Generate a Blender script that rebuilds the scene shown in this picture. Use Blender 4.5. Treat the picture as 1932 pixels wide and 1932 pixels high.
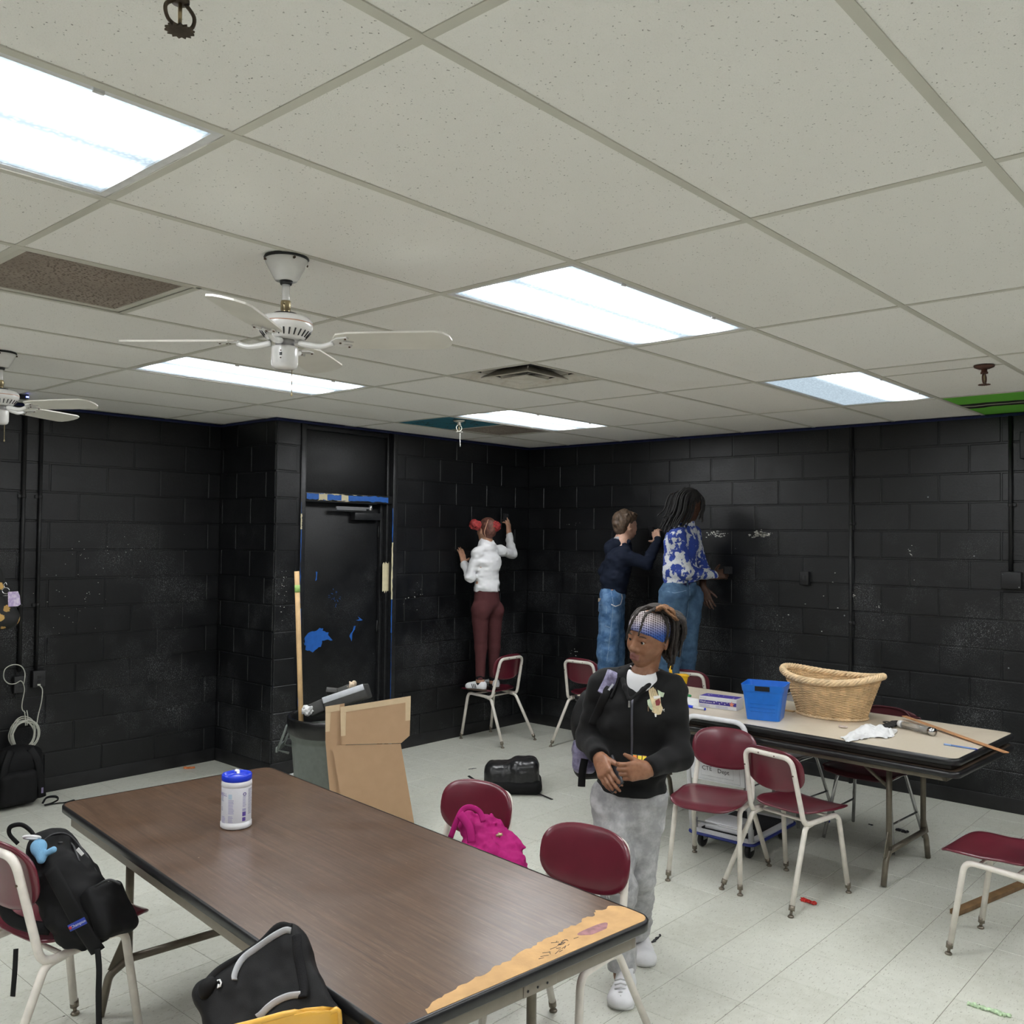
import bpy, bmesh, math, random
import numpy as np
from mathutils import Vector, Matrix
from mathutils.bvhtree import BVHTree
for o in list(bpy.data.objects): bpy.data.objects.remove(o)
SC = bpy.context.scene
COL = SC.collection
random.seed(7)
# ---------------------------------------------------------------- camera, world, exposure
YAW, PITCH, ROLL, FPX = 0.727353151, 0.0263050745, 0.0112834725, 1738.83757
H = 2.70
CAM = np.array([-1.0881307, -0.5835724, H - 0.8756688])
_fw = np.array([math.cos(PITCH)*math.cos(YAW), math.cos(PITCH)*math.sin(YAW), math.sin(PITCH)])
_r = np.array([math.sin(YAW), -math.cos(YAW), 0.0]); _u = np.cross(_r, _fw)
_r, _u = math.cos(ROLL)*_r + math.sin(ROLL)*_u, -math.sin(ROLL)*_r + math.cos(ROLL)*_u
cd = bpy.data.cameras.new('camera'); cam = bpy.data.objects.new('camera', cd); COL.objects.link(cam)
cd.sensor_fit = 'HORIZONTAL'; cd.sensor_width = 36.0; cd.lens = FPX/1932*36.0; cd.clip_start = 0.05; cd.clip_end = 60
cam.matrix_world = Matrix(((_r[0], _u[0], -_fw[0], CAM[0]), (_r[1], _u[1], -_fw[1], CAM[1]), (_r[2], _u[2], -_fw[2], CAM[2]), (0, 0, 0, 1)))
SC.camera = cam
w = bpy.data.worlds.new('world'); SC.world = w; w.use_nodes = True
w.node_tree.nodes['Background'].inputs[0].default_value = (0.6, 0.65, 0.7, 1); w.node_tree.nodes['Background'].inputs[1].default_value = 0.05
SC.view_settings.view_transform = 'Standard'; SC.view_settings.look = 'None'
SC.view_settings.exposure = 1.12; SC.view_settings.gamma = 1.0
try: SC.view_settings.use_curve_mapping = False
except Exception: pass
LAMP_PEAK, LAMP_BASE = 21.0, .62      # light given off by the ceiling fixtures

def ray(x, y): return (x-966)/FPX*_r + (966-y)/FPX*_u + _fw
def at(x, y, d): return CAM + ray(x, y)*d                      # photo pixel + depth in metres -> point
def onz(x, y, z): d = ray(x, y); return CAM + d*((z-CAM[2])/d[2])
def onx(x, y, X): d = ray(x, y); return CAM + d*((X-CAM[0])/d[0])
def ony(x, y, Y): d = ray(x, y); return CAM + d*((Y-CAM[1])/d[1])
V = lambda *a: np.array(a, float)
def unit(v): v = np.asarray(v, float); return v/max(1e-9, np.linalg.norm(v))

# ---------------------------------------------------------------- node helpers and materials
class NT:
    def __init__(s, name):
        s.m = bpy.data.materials.new(name); s.m.use_nodes = True; s.t = s.m.node_tree; s.n = s.t.nodes
        s.b = s.n['Principled BSDF']; s.out = s.n['Material Output']
    def add(s, typ, **kw):
        n = s.n.new(typ)
        for k, v in kw.items(): setattr(n, k, v)
        return n
    def link(s, a, b): s.t.links.new(a, b)
    def val(s, sock, v):
        if hasattr(v, 'is_output') or isinstance(v, bpy.types.NodeSocket): s.link(v, sock)
        else: sock.default_value = v
    def coord(s, which='Object', scale=None, rot=None, loc=None):
        c = s.add('ShaderNodeTexCoord').outputs[which]
        if scale or rot or loc:
            mp = s.add('ShaderNodeMapping')
            if scale: mp.inputs['Scale'].default_value = scale
            if rot: mp.inputs['Rotation'].default_value = rot
            if loc: mp.inputs['Location'].default_value = loc
            s.link(c, mp.inputs[0]); c = mp.outputs[0]
        return c
    def world(s, scale=None, rot=None):
        g = s.add('ShaderNodeNewGeometry').outputs['Position']
        if scale or rot:
            mp = s.add('ShaderNodeMapping')
            if scale: mp.inputs['Scale'].default_value = scale
            if rot: mp.inputs['Rotation'].default_value = rot
            s.link(g, mp.inputs[0]); g = mp.outputs[0]
        return g
    def noise(s, co, scale, detail=2, rough=.5, out='Fac'):
        n = s.add('ShaderNodeTexNoise'); s.link(co, n.inputs['Vector'])
        n.inputs['Scale'].default_value = scale; n.inputs['Detail'].default_value = detail; n.inputs['Roughness'].default_value = rough
        return n.outputs[out]
    def voro(s, co, scale, out='Distance', feature='F1'):
        n = s.add('ShaderNodeTexVoronoi', feature=feature); s.link(co, n.inputs['Vector']); n.inputs['Scale'].default_value = scale
        return n.outputs[out]
    def ramp(s, fac, stops, interp='LINEAR'):
        r = s.add('ShaderNodeValToRGB'); s.link(fac, r.inputs[0]); e = r.color_ramp.elements; r.color_ramp.interpolation = interp
        while len(e) < len(stops): e.new(0.5)
        for i, (p, c) in enumerate(stops):
            e[i].position = p; e[i].color = (c, c, c, 1) if not hasattr(c, '__len__') else (*c[:3], 1)
        return r.outputs[0]
    def mix(s, fac, a, b, mode='MIX'):
        n = s.add('ShaderNodeMix', data_type='RGBA', blend_type=mode)
        s.val(n.inputs[0], fac)
        for sock, v in ((n.inputs[6], a), (n.inputs[7], b)):
            s.val(sock, v if isinstance(v, bpy.types.NodeSocket) else (*v[:3], 1))
        return n.outputs[2]
    def math(s, op, a, b=0.0, c=None):
        n = s.add('ShaderNodeMath', operation=op); s.val(n.inputs[0], a); s.val(n.inputs[1], b)
        if c is not None: s.val(n.inputs[2], c)
        return n.outputs[0]
    def sep(s, v):
        n = s.add('ShaderNodeSeparateXYZ'); s.link(v, n.inputs[0]); return n.outputs
    def bump(s, h, strength=.3, dist=.01):
        n = s.add('ShaderNodeBump'); s.link(h, n.inputs['Height']); n.inputs['Strength'].default_value = strength; n.inputs['Distance'].default_value = dist
        s.link(n.outputs[0], s.b.inputs['Normal'])
    def color(s, v): s.val(s.b.inputs['Base Color'], v if isinstance(v, bpy.types.NodeSocket) else (*v[:3], 1))
    def rough(s, v): s.val(s.b.inputs['Roughness'], v)
    def spec(s, v): s.b.inputs['Specular IOR Level'].default_value = v
    def metal(s, v): s.b.inputs['Metallic'].default_value = v
MATS = {}
def plain(name, col, rough=.5, metal=0, var=.08, scale=30, bump=0, bscale=200, spec=.5, coat=0, sheen=0, alpha=None, trans=0):
    """simple procedural material: base colour with soft noise variation, optional fine relief"""
    if name in MATS: return MATS[name]
    t = NT(name); co = t.coord()
    n = t.noise(co, scale, 3)
    c2 = tuple(min(1, c*(1+var)+var*.02) for c in col); c1 = tuple(c*(1-var) for c in col)
    t.color(t.mix(t.ramp(n, [(.3, 0), (.7, 1)]), c1, c2)); t.rough(rough); t.metal(metal); t.spec(spec)
    if bump: t.bump(t.noise(co, bscale, 2), bump, .004)
    if coat: t.b.inputs['Coat Weight'].default_value = coat; t.b.inputs['Coat Roughness'].default_value = .15
    if sheen: t.b.inputs['Sheen Weight'].default_value = sheen
    if trans: t.b.inputs['Transmission Weight'].default_value = trans
    if alpha is not None: t.b.inputs['Alpha'].default_value = alpha
    MATS[name] = t.m; return t.m

# ---------------------------------------------------------------- mesh helpers
class MB:
    """collects faces of one mesh object; material slots by index"""
    def __init__(s): s.v = []; s.f = []; s.mi = []; s.sm = []
    def add(s, verts, faces, mi=0, smooth=False):
        o = len(s.v); s.v += [tuple(map(float, p)) for p in verts]
        for f in faces: s.f.append(tuple(i+o for i in f)); s.mi.append(mi); s.sm.append(smooth)
        return s
    def box(s, lo, hi, mi=0, bevel=0, M=None, seg=2):
        lo = np.minimum(lo, hi).astype(float) if True else lo; hi2 = np.maximum(lo, hi)
        bm = bmesh.new(); bmesh.ops.create_cube(bm, size=1)
        c = (np.array(lo)+np.array(hi2))/2; d = np.array(hi2)-np.array(lo)
        for v in bm.verts: v.co = Vector((v.co.x*d[0]+c[0], v.co.y*d[1]+c[1], v.co.z*d[2]+c[2]))
        if bevel: bmesh.ops.bevel(bm, geom=list(bm.edges), offset=min(bevel, .49*min(d)), segments=seg, profile=.6, affect='EDGES')
        s.bm(bm, mi, bool(bevel), M); return s
    def bm(s, bm, mi=0, smooth=False, M=None):
        bm.verts.index_update()
        vs = [v.co.copy() for v in bm.verts]
        if M is not None: vs = [M @ v for v in vs]
        s.add(vs, [[v.index for v in f.verts] for f in bm.faces], mi, smooth); bm.free(); return s
    def cyl(s, a, b, r0, r1=None, n=16, mi=0, caps=True, smooth=True):
        return s.tube([a, b], [r0, r0 if r1 is None else r1], n, mi, caps, smooth)
    def tube(s, pts, rad, n=10, mi=0, caps=True, smooth=True, closed=False, flat=None):
        P = np.array(pts, float); m = len(P); rad = np.full(m, rad) if np.isscalar(rad) else np.array(rad, float)
        if closed: T = np.roll(P, -1, 0)-np.roll(P, 1, 0)
        else:
            T = np.zeros_like(P); T[1:-1] = P[2:]-P[:-2]; T[0] = P[1]-P[0]; T[-1] = P[-1]-P[-2]
        T /= np.maximum(1e-9, np.linalg.norm(T, axis=1))[:, None]
        a = np.array([0, 0, 1.]) if abs(T[0][2]) < .9 else np.array([1., 0, 0])
        if flat is not None: a = np.array(flat[0], float)
        N = np.cross(T[0], a); N /= np.linalg.norm(N); vs = []
        for i in range(m):
            if i: N = N-T[i]*(N@T[i]); N /= max(1e-9, np.linalg.norm(N))
            B = np.cross(T[i], N); k = flat[1] if flat is not None else 1.0
            for j in range(n):
                t = 2*math.pi*j/n; vs.append(P[i]+rad[i]*(math.cos(t)*N+k*math.sin(t)*B))
        fs = [[i*n+j, i*n+(j+1) % n, (i+1)*n+(j+1) % n, (i+1)*n+j] for i in range(m-1) for j in range(n)]
        if closed: fs += [[(m-1)*n+j, (m-1)*n+(j+1) % n, (j+1) % n, j] for j in range(n)]
        elif caps: fs += [list(range(n))[::-1], list(range((m-1)*n, m*n))]
        return s.add(vs, fs, mi, smooth)
    def lathe(s, prof, n=32, mi=0, c=(0, 0, 0), sx=1, sy=1, smooth=True, cap0=False, cap1=False):
        vs = [(c[0]+r*sx*math.cos(2*math.pi*j/n), c[1]+r*sy*math.sin(2*math.pi*j/n), c[2]+z) for r, z in prof for j in range(n)]
        m = len(prof); fs = [[i*n+j, i*n+(j+1) % n, (i+1)*n+(j+1) % n, (i+1)*n+j] for i in range(m-1) for j in range(n)]
        if cap0: fs.append(list(range(n))[::-1])
        if cap1: fs.append(list(range((m-1)*n, m*n)))
        return s.add(vs, fs, mi, smooth)
    def prism(s, poly, z0, z1, mi=0, M=None, smooth=False):
        n = len(poly); vs = [Vector((x, y, z0)) for x, y in poly]+[Vector((x, y, z1)) for x, y in poly]
        if M is not None: vs = [M @ v for v in vs]
        fs = [list(range(n))[::-1], list(range(n, 2*n))]+[[i, (i+1) % n, n+(i+1) % n, n+i] for i in range(n)]
        return s.add(vs, fs, mi, smooth)
    def grid(s, P, mi=0, smooth=True, closed_u=False):
        P = np.array(P, float); a, b = P.shape[:2]
        fs = [[i*b+j, i*b+(j+1) % b, (i+1)*b+(j+1) % b, (i+1)*b+j] for i in range(a-1) for j in range(b if closed_u else b-1)]
        return s.add(P.reshape(-1, 3), fs, mi, smooth)
    def build(s, name, mats, parent=None, recalc=True):
        me = bpy.data.meshes.new(name); me.from_pydata(s.v, [], s.f)
        if not isinstance(mats, (list, tuple)): mats = [mats]
        for m in mats: me.materials.append(m)
        me.polygons.foreach_set('material_index', s.mi); me.polygons.foreach_set('use_smooth', s.sm)
        if recalc:
            bm = bmesh.new(); bm.from_mesh(me); bmesh.ops.recalc_face_normals(bm, faces=bm.faces); bm.to_mesh(me); bm.free()
        me.update()
        return link(name, me, parent)
def link(name, data, parent=None):
    o = bpy.data.objects.new(name, data); COL.objects.link(o)
    if parent is not None: o.parent = parent
    return o
def tag(o, label=None, cat=None, group=None, kind=None):
    if label: o['label'] = label
    if cat: o['category'] = cat
    if group: o['group'] = group
    if kind: o['kind'] = kind
    return o
def thing(name, label, cat, loc=(0, 0, 0), rotz=0, group=None):
    o = link(name, None); o.location = [float(c) for c in loc]; o.rotation_euler = (0, 0, rotz); return tag(o, label, cat, group)
def dup(root, name=None):
    r = root.copy(); COL.objects.link(r)
    if name: r.name = name
    for ch in list(root.children):
        c = ch.copy(); COL.objects.link(c); c.parent = r
        for g in list(ch.children):
            d = g.copy(); COL.objects.link(d); d.parent = c
    return r
def fillet(pts, r, n=6):
    P = [np.array(p, float) for p in pts]; out = [P[0]]
    for i in range(1, len(P)-1):
        ri = r[i] if hasattr(r, '__len__') else r
        a, b, c = P[i-1], P[i], P[i+1]; u = unit(a-b); v = unit(c-b); ang = math.acos(max(-1, min(1, float(u@v))))
        if ri < 1e-4 or ang > math.pi-.02: out.append(b); continue
        d = min(ri/math.tan(ang/2), .48*np.linalg.norm(a-b), .48*np.linalg.norm(c-b))
        for k in range(n+1):
            t = k/n; out.append((1-t)**2*(b+u*d)+2*t*(1-t)*b+t*t*(b+v*d))
    out.append(P[-1]); return out
def spline(pts, n=8):
    """Catmull-Rom through the points"""
    P = np.array(pts, float); Q = np.vstack([2*P[0]-P[1], P, 2*P[-1]-P[-2]]); out = []
    for i in range(1, len(Q)-2):
        for k in range(n):
            t = k/n; a, b, c, d = Q[i-1], Q[i], Q[i+1], Q[i+2]
            out.append(.5*((2*b)+(c-a)*t+(2*a-5*b+4*c-d)*t*t+(3*b-a-3*c+d)*t**3))
    out.append(P[-1]); return np.array(out)
def rrect(w, d, r, n=5):
    out = []
    for cx, cy, a0 in ((w/2-r, d/2-r, 0), (-w/2+r, d/2-r, 90), (-w/2+r, -d/2+r, 180), (w/2-r, -d/2+r, 270)):
        for k in range(n+1): a = math.radians(a0+90*k/n); out.append((cx+r*math.cos(a), cy+r*math.sin(a)))
    return out
def text_mesh(txt, size, depth=.0005, align='CENTER', res=2):
    cu = bpy.data.curves.new('txt', 'FONT'); cu.body = txt; cu.size = size; cu.extrude = depth; cu.align_x = align; cu.align_y = 'CENTER'; cu.resolution_u = res
    o = bpy.data.objects.new('txt', cu); COL.objects.link(o); dg = bpy.context.evaluated_depsgraph_get()
    me = bpy.data.meshes.new_from_object(o.evaluated_get(dg)); bpy.data.objects.remove(o); bpy.data.curves.remove(cu); return me
def text(name, txt, size, mat, parent, M, depth=.0005, align='CENTER'):
    me = text_mesh(txt, size, depth, align); me.materials.clear(); me.materials.append(mat); me.transform(M)
    return link(name, me, parent)
def frame_M(origin, x, y, z=None):
    x = unit(x); y = np.asarray(y, float); y = unit(y-x*(x@y)); zz = np.cross(x, y)
    return Matrix(((x[0], y[0], zz[0], origin[0]), (x[1], y[1], zz[1], origin[1]), (x[2], y[2], zz[2], origin[2]), (0, 0, 0, 1)))
def drape(name, target_objs, polys, origin, U, N, mats, parent, off=.0015, step=.006):
    """flat print or patch laid on a surface: polygons in the (u,v) plane at origin are projected along -N onto the targets"""
    vs, fs = [], []
    for t in target_objs:
        o = len(vs); vs += [v.co.copy() for v in t.data.vertices]; fs += [[i+o for i in p.vertices] for p in t.data.polygons]
    tree = BVHTree.FromPolygons(vs, fs); U = unit(U); N = unit(N); W = np.cross(N, U); mb = MB()
    for poly, mi in polys:
        bm = bmesh.new(); f = bm.faces.new([bm.verts.new((x, y, 0)) for x, y in poly])
        bmesh.ops.triangulate(bm, faces=[f])
        for _ in range(5):
            es = [e for e in bm.edges if e.calc_length() > step*1.6]
            if not es: break
            bmesh.ops.subdivide_edges(bm, edges=es, cuts=1); bmesh.ops.triangulate(bm, faces=list(bm.faces))
        for v in bm.verts:
            p = Vector(origin+U*v.co.x+W*v.co.y+N*.25); h = tree.ray_cast(p, Vector(-N), .6)
            q = h[0]+Vector(N)*(off*(1+.35*mi)) if h[0] is not None else Vector(origin+U*v.co.x+W*v.co.y)
            v.co = q
        mb.bm(bm, mi, True)
    return mb.build(name, mats, parent)
def settle(root):
    """parts of this thing were modelled in room coordinates: keep them there under the root"""
    inv = Matrix.LocRotScale(root.location, root.rotation_euler, None).inverted()
    for ch in root.children: ch.matrix_parent_inverse = inv
# ---------------------------------------------------------------- surface materials
def m_black_paint(name='black_wall_paint', scuff=1.0, gloss=.33):
    t = NT(name); p = t.world(); x = t.sep(p)
    peel = t.noise(p, 420, 3, .6); rough_b = t.noise(p, 60, 3, .6)
    base = t.mix(t.ramp(t.noise(p, 2.2, 3), [(.35, 0), (.65, 1)]), (.0022, .0025, .0032), (.0058, .0063, .0075))
    patch = t.ramp(t.noise(p, 1.9, 3, .65), [(.46, 0), (.66, 1)])
    speck = t.ramp(t.noise(p, 190, 2, .7), [(.57, 0), (.68, 1)])
    grime = t.ramp(t.noise(p, 14, 5, .75), [(.50, 0), (.75, 1)])
    lowz = t.ramp(t.math('MULTIPLY', x[2], 1/2.7), [(.12, 1), (.62, .75), (.74, .12)])      # rubbing and chalk reach only hand height
    dust = t.math('MULTIPLY', t.math('MULTIPLY', patch, speck), t.math('MULTIPLY', lowz, .50*scuff))
    haze = t.math('MULTIPLY', t.math('MULTIPLY', patch, grime), t.math('MULTIPLY', lowz, .06*scuff))
    fl = t.math('MULTIPLY', t.ramp(t.voro(p, 5.5), [(.0, 1), (.028, 1), (.036, 0)]), .5*scuff)
    fac = t.math('ADD', t.math('ADD', dust, haze), t.math('MULTIPLY', fl, t.ramp(t.noise(p, 3.3, 1), [(.55, 0), (.6, 1)])))
    t.color(t.mix(fac, base, (.62, .64, .66)))
    t.rough(t.ramp(t.noise(p, 8, 3), [(.3, max(.3, gloss-.05)), (.7, gloss+.1)])); t.spec(.5)
    t.bump(t.math('ADD', t.math('MULTIPLY', peel, .5), rough_b), .35, .004); return t.m
M_WALL = m_black_paint()
M_DOORP = m_black_paint('black_door_paint', .55, .38)
M_TRIMP = plain('black_trim_paint', (.012, .0125, .014), .35, var=.3, bump=.15, bscale=60)
M_PIPE = plain('black_painted_conduit', (.006, .006, .007), .5, var=.2)
M_BASE = plain('black_vinyl_base', (.006, .006, .007), .5, var=.4, scale=8, bump=.2, bscale=20)
M_BLUE = plain('blue_wall_angle_paint', (.006, .012, .075), .45, var=.15)
def m_ceiling():
    t = NT('mineral_fibre_tile'); p = t.world()
    warp = t.noise(p, 90, 1, out='Color')
    q = t.add('ShaderNodeMixRGB', blend_type='ADD'); q.inputs[0].default_value = .012; t.link(p, q.inputs[1]); t.link(warp, q.inputs[2])
    v = t.voro(q.outputs[0], 88); hole = t.ramp(v, [(.10, 1), (.19, 0)])
    keep = t.ramp(t.noise(p, 55, 2), [(.46, 0), (.56, 1)])
    hole = t.math('MULTIPLY', hole, keep)
    fine = t.ramp(t.noise(p, 330, 2, .7), [(.60, 0), (.72, 1)])
    oi = t.add('ShaderNodeObjectInfo').outputs['Random']
    base = t.mix(oi, (.86, .845, .805), (.90, .885, .85))
    stain = t.ramp(t.noise(p, 1.1, 3), [(.62, 0), (.8, 1)])
    base = t.mix(t.math('MULTIPLY', stain, .25), base, (.70, .65, .55))
    c = t.mix(t.math('MULTIPLY', fine, .35), base, (.50, .485, .45))
    t.color(t.mix(t.math('MULTIPLY', hole, .85), c, (.24, .225, .20))); t.rough(.95); t.spec(.1)
    t.bump(t.math('SUBTRACT', t.noise(p, 260, 2), hole), .35, .004); return t.m
M_CEIL = m_ceiling()
M_TBAR = plain('cream_grid_enamel', (.62, .605, .53), .45, var=.05, scale=4)
def m_floor():
    t = NT('vinyl_composition_tile'); co = t.coord('Object'); p = t.world(); oi = t.add('ShaderNodeObjectInfo').outputs['Random']
    base = t.mix(oi, (.565, .57, .495), (.62, .625, .55))
    mott = t.noise(p, 22, 4, .65); base = t.mix(t.ramp(mott, [(.3, 0), (.75, 1)]), base, (.675, .68, .61))
    rn = t.add('ShaderNodeMapping'); rn.inputs['Scale'].default_value = (1, 3.2, 1); t.link(p, rn.inputs[0])
    cmb = t.add('ShaderNodeCombineXYZ'); t.link(t.math('MULTIPLY', oi, 6.28), cmb.inputs[2]); t.link(cmb.outputs[0], rn.inputs['Rotation'])
    st = t.ramp(t.noise(rn.outputs[0], 42, 3, .65), [(.60, 0), (.66, 1)])
    st2 = t.ramp(t.noise(rn.outputs[0], 110, 2, .6), [(.61, 0), (.70, 1)])
    c = t.mix(t.math('MULTIPLY', st, .6), base, (.22, .20, .15)); c = t.mix(t.math('MULTIPLY', st2, .3), c, (.30, .29, .23))
    dirt = t.ramp(t.noise(p, 1.7, 4, .6), [(.45, 0), (.8, 1)]); c = t.mix(t.math('MULTIPLY', dirt, .3), c, (.38, .37, .29))
    spot = t.ramp(t.voro(p, 3.1), [(0, 1), (.012, 1), (.02, 0)]); c = t.mix(t.math('MULTIPLY', spot, .8), c, (.05, .05, .04))
    t.color(c); t.rough(t.ramp(t.noise(p, 6, 3), [(.3, .30), (.75, .44)])); t.spec(.5)
    return t.m
M_FLOOR = m_floor()
M_FLOORJ = plain('floor_joint_dirt', (.16, .15, .12), .8, var=.3)

# ---------------------------------------------------------------- room shell
XW, YW, YR, XR = 5.847, 5.368, 6.149, 2.916      # right wall, door wall, recessed wall, return
X0, Y0 = -3.7, -3.75                              # unseen walls behind the camera
CZ, CJ = .203, .068                               # block course height and first bed joint
DX0, DX1, DTOP = 3.135, 4.112, 2.70               # door frame opening
def block_mesh(w, h, name='block'):
    c, d, b = .0042, .0062, .0035; mb = MB()
    x0, x1, z0, z1 = 0, w, 0, h
    v = [(x0, 0, z0), (x1, 0, z0), (x1, 0, z1), (x0, 0, z1), (x0, -d+b, z0), (x1, -d+b, z0), (x1, -d+b, z1), (x0, -d+b, z1),
         (x0+c, -d, z0+c), (x1-c, -d, z0+c), (x1-c, -d, z1-c), (x0+c, -d, z1-c)]
    f = [(0, 1, 5, 4), (1, 2, 6, 5), (2, 3, 7, 6), (3, 0, 4, 7), (4, 5, 9, 8), (5, 6, 10, 9), (6, 7, 11, 10), (7, 4, 8, 11), (8, 9, 10, 11)]
    mb.add(v, f); me = bpy.data.meshes.new(name); me.from_pydata(mb.v, [], mb.f); me.materials.append(M_WALL); me.update(); return me
_bm = {}
def blocks(wall, o, ang, length, u_lo=0, phase=0, u_show=None, flip=False):
    """concrete blocks on a wall face: o = origin on the face, ang = direction of the wall run; the face looks along local -Y"""
    J = .0095; n = int(2.7/CZ)+2; cnt = 0
    for r in range(n):
        z0 = 0 if r == 0 else CJ+CZ*(r-1)+0.0; z1 = min(H, CJ+CZ*r)
        if z0 >= H-.02: break
        off = (phase+(.203 if r % 2 else 0)) % .406; u = off-.406
        while u < length:
            a, b = max(u, u_lo), min(u+.406, length); u += .406
            if b-a < .03: continue
            if u_show and (b < u_show[0] or a > u_show[1]): continue
            jw, jh = b-a-J, z1-z0-J
            if jh < .02: continue
            key = (round(jw, 3), round(jh, 3))
            if key not in _bm: _bm[key] = block_mesh(*key)
            q = link('block', _bm[key], wall); rnd = random.uniform(-.0012, .0012)
            q.location = (o[0]+math.cos(ang)*(a+J/2)+math.sin(ang)*rnd, o[1]+math.sin(ang)*(a+J/2)-math.cos(ang)*rnd, z0+J/2); q.rotation_euler = (0, 0, ang); cnt += 1
    return cnt
def shell(name, boxes, mat):
    mb = MB()
    for lo, hi in boxes: mb.box(lo, hi)
    return tag(mb.build(name, mat), kind='structure')
TH = .16
w_right = shell('wall_right', [((XW, Y0-TH, 0), (XW+TH, YW+TH+.3, H+.25))], M_WALL)
blocks(w_right, (XW, YW, 0), -math.pi/2, YW-Y0, phase=.0, u_show=(0, 5.6))
w_back = shell('wall_back', [((XR, YW, 0), (DX0, YW+TH, H+.25)), ((DX1, YW, 0), (XW, YW+TH, H+.25)), ((DX0, YW+.13, 2.15), (DX1, YW+TH, H+.25))], M_WALL)
blocks(w_back, (XR, YW, 0), 0, DX0-XR, phase=.19)
blocks(w_back, (DX1, YW, 0), 0, XW-DX1, phase=.10)
w_ret = shell('wall_return', [((XR, YW+TH, 0), (XR+TH, YR+TH, H+.25))], M_WALL)
blocks(w_ret, (XR, YR, 0), -math.pi/2, YR-YW, phase=.05)
w_left = shell('wall_left', [((X0-TH, YR, 0), (XR, YR+TH, H+.25))], M_WALL)
blocks(w_left, (X0, YR, 0), 0, XR-X0, phase=.21, u_show=(4.6, 9))
w_side = shell('wall_side', [((X0-TH, Y0-TH, 0), (X0, YR, H+.25))], M_WALL)
w_front = shell('wall_front', [((X0, Y0-TH, 0), (XW, Y0, H+.25))], M_WALL)
for nm, lo, hi in (('baseboard_right', (XW-.014, Y0, 0), (XW-.0065, YW-.007, .10)), ('baseboard_back', (DX1+.02, YW-.014, 0), (XW-.014, YW-.0065, .10)),
                   ('baseboard_left', (X0, YR-.014, 0), (XR-.014, YR-.0065, .10)), ('baseboard_return', (XR-.014, YW-.014, 0), (XR-.0065, YR-.014, .10)),
                   ('baseboard_pier', (XR-.0065, YW-.014, 0), (DX0-.02, YW-.0065, .10))):
    tag(MB().box(lo, hi, bevel=.004).build(nm, M_BASE), kind='structure')
for i, (lo, hi) in enumerate((((XW-.024, Y0, H-.020), (XW-.0065, YW-.007, H-.0035)), ((XR-.006, YW-.024, H-.020), (XW-.024, YW-.0065, H-.0035)),
                   ((X0, YR-.024, H-.020), (XR-.024, YR-.0065, H-.0035)), ((XR-.024, YW-.024, H-.020), (XR-.0065, YR-.0065, H-.0035)))):
    tag(MB().box(lo, hi).build('trim_%d' % (i+2), M_BLUE), kind='structure')

# floor: slab, then 12-inch tiles; those in view are tiles of their own
fl = tag(MB().box((X0, Y0, -.08), (XW, YR, -.0016)).build('floor', M_FLOORJ), kind='structure')
TS, FX, FY = .3048, 2.882, .866
def tile_me(wx, wy):
    g = .0009; b = .0012; mb = MB(); z = -.0016
    v = [(g, g, z), (wx-g, g, z), (wx-g, wy-g, z), (g, wy-g, z), (g+b, g+b, 0), (wx-g-b, g+b, 0), (wx-g-b, wy-g-b, 0), (g+b, wy-g-b, 0)]
    mb.add(v, [(4, 5, 6, 7), (0, 1, 5, 4), (1, 2, 6, 5), (2, 3, 7, 6), (3, 0, 4, 7)])
    me = bpy.data.meshes.new('floor_tile'); me.from_pydata(mb.v, [], mb.f); me.materials.append(M_FLOOR); me.update(); return me
TM0 = tile_me(TS, TS); cells = []
for i in range(-24, 12):
    for j in range(-18, 20):
        x0, y0 = FX+TS*i, FY+TS*j; x1, y1 = min(x0+TS, XW-.007), min(y0+TS, YR-.007); x0, y0 = max(x0, X0), max(y0, Y0)
        if x1-x0 < .01 or y1-y0 < .01: continue
        if x0 > XR-.01 and y0 > YW: continue
        c = np.array([(x0+x1)/2, (y0+y1)/2, 0])-CAM; dz = c@_fw
        vis = dz > .5 and abs(FPX*(c@_r)/dz) < 1000 and -1000 < FPX*(c@_u)/dz < 1000
        cells.append((0 if vis else 1, dz if vis else 99, x0, y0, x1, y1))
cells.sort(); rest = MB()
for k, (nv, dz, x0, y0, x1, y1) in enumerate(cells):
    full = abs(x1-x0-TS) < .002 and abs(y1-y0-TS) < .002
    if not nv and k < 298:
        q = link('floor_tile', TM0 if full else tile_me(x1-x0, y1-y0), fl); q.location = (x0, y0, 0)
    else:
        me = TM0 if full else tile_me(x1-x0, y1-y0)
        rest.add([(v.co.x+x0, v.co.y+y0, v.co.z) for v in me.vertices], [list(p.vertices) for p in me.polygons])
tag(rest.build('floor_tiles_beyond', M_FLOOR, fl, recalc=False), kind='stuff')

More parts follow.
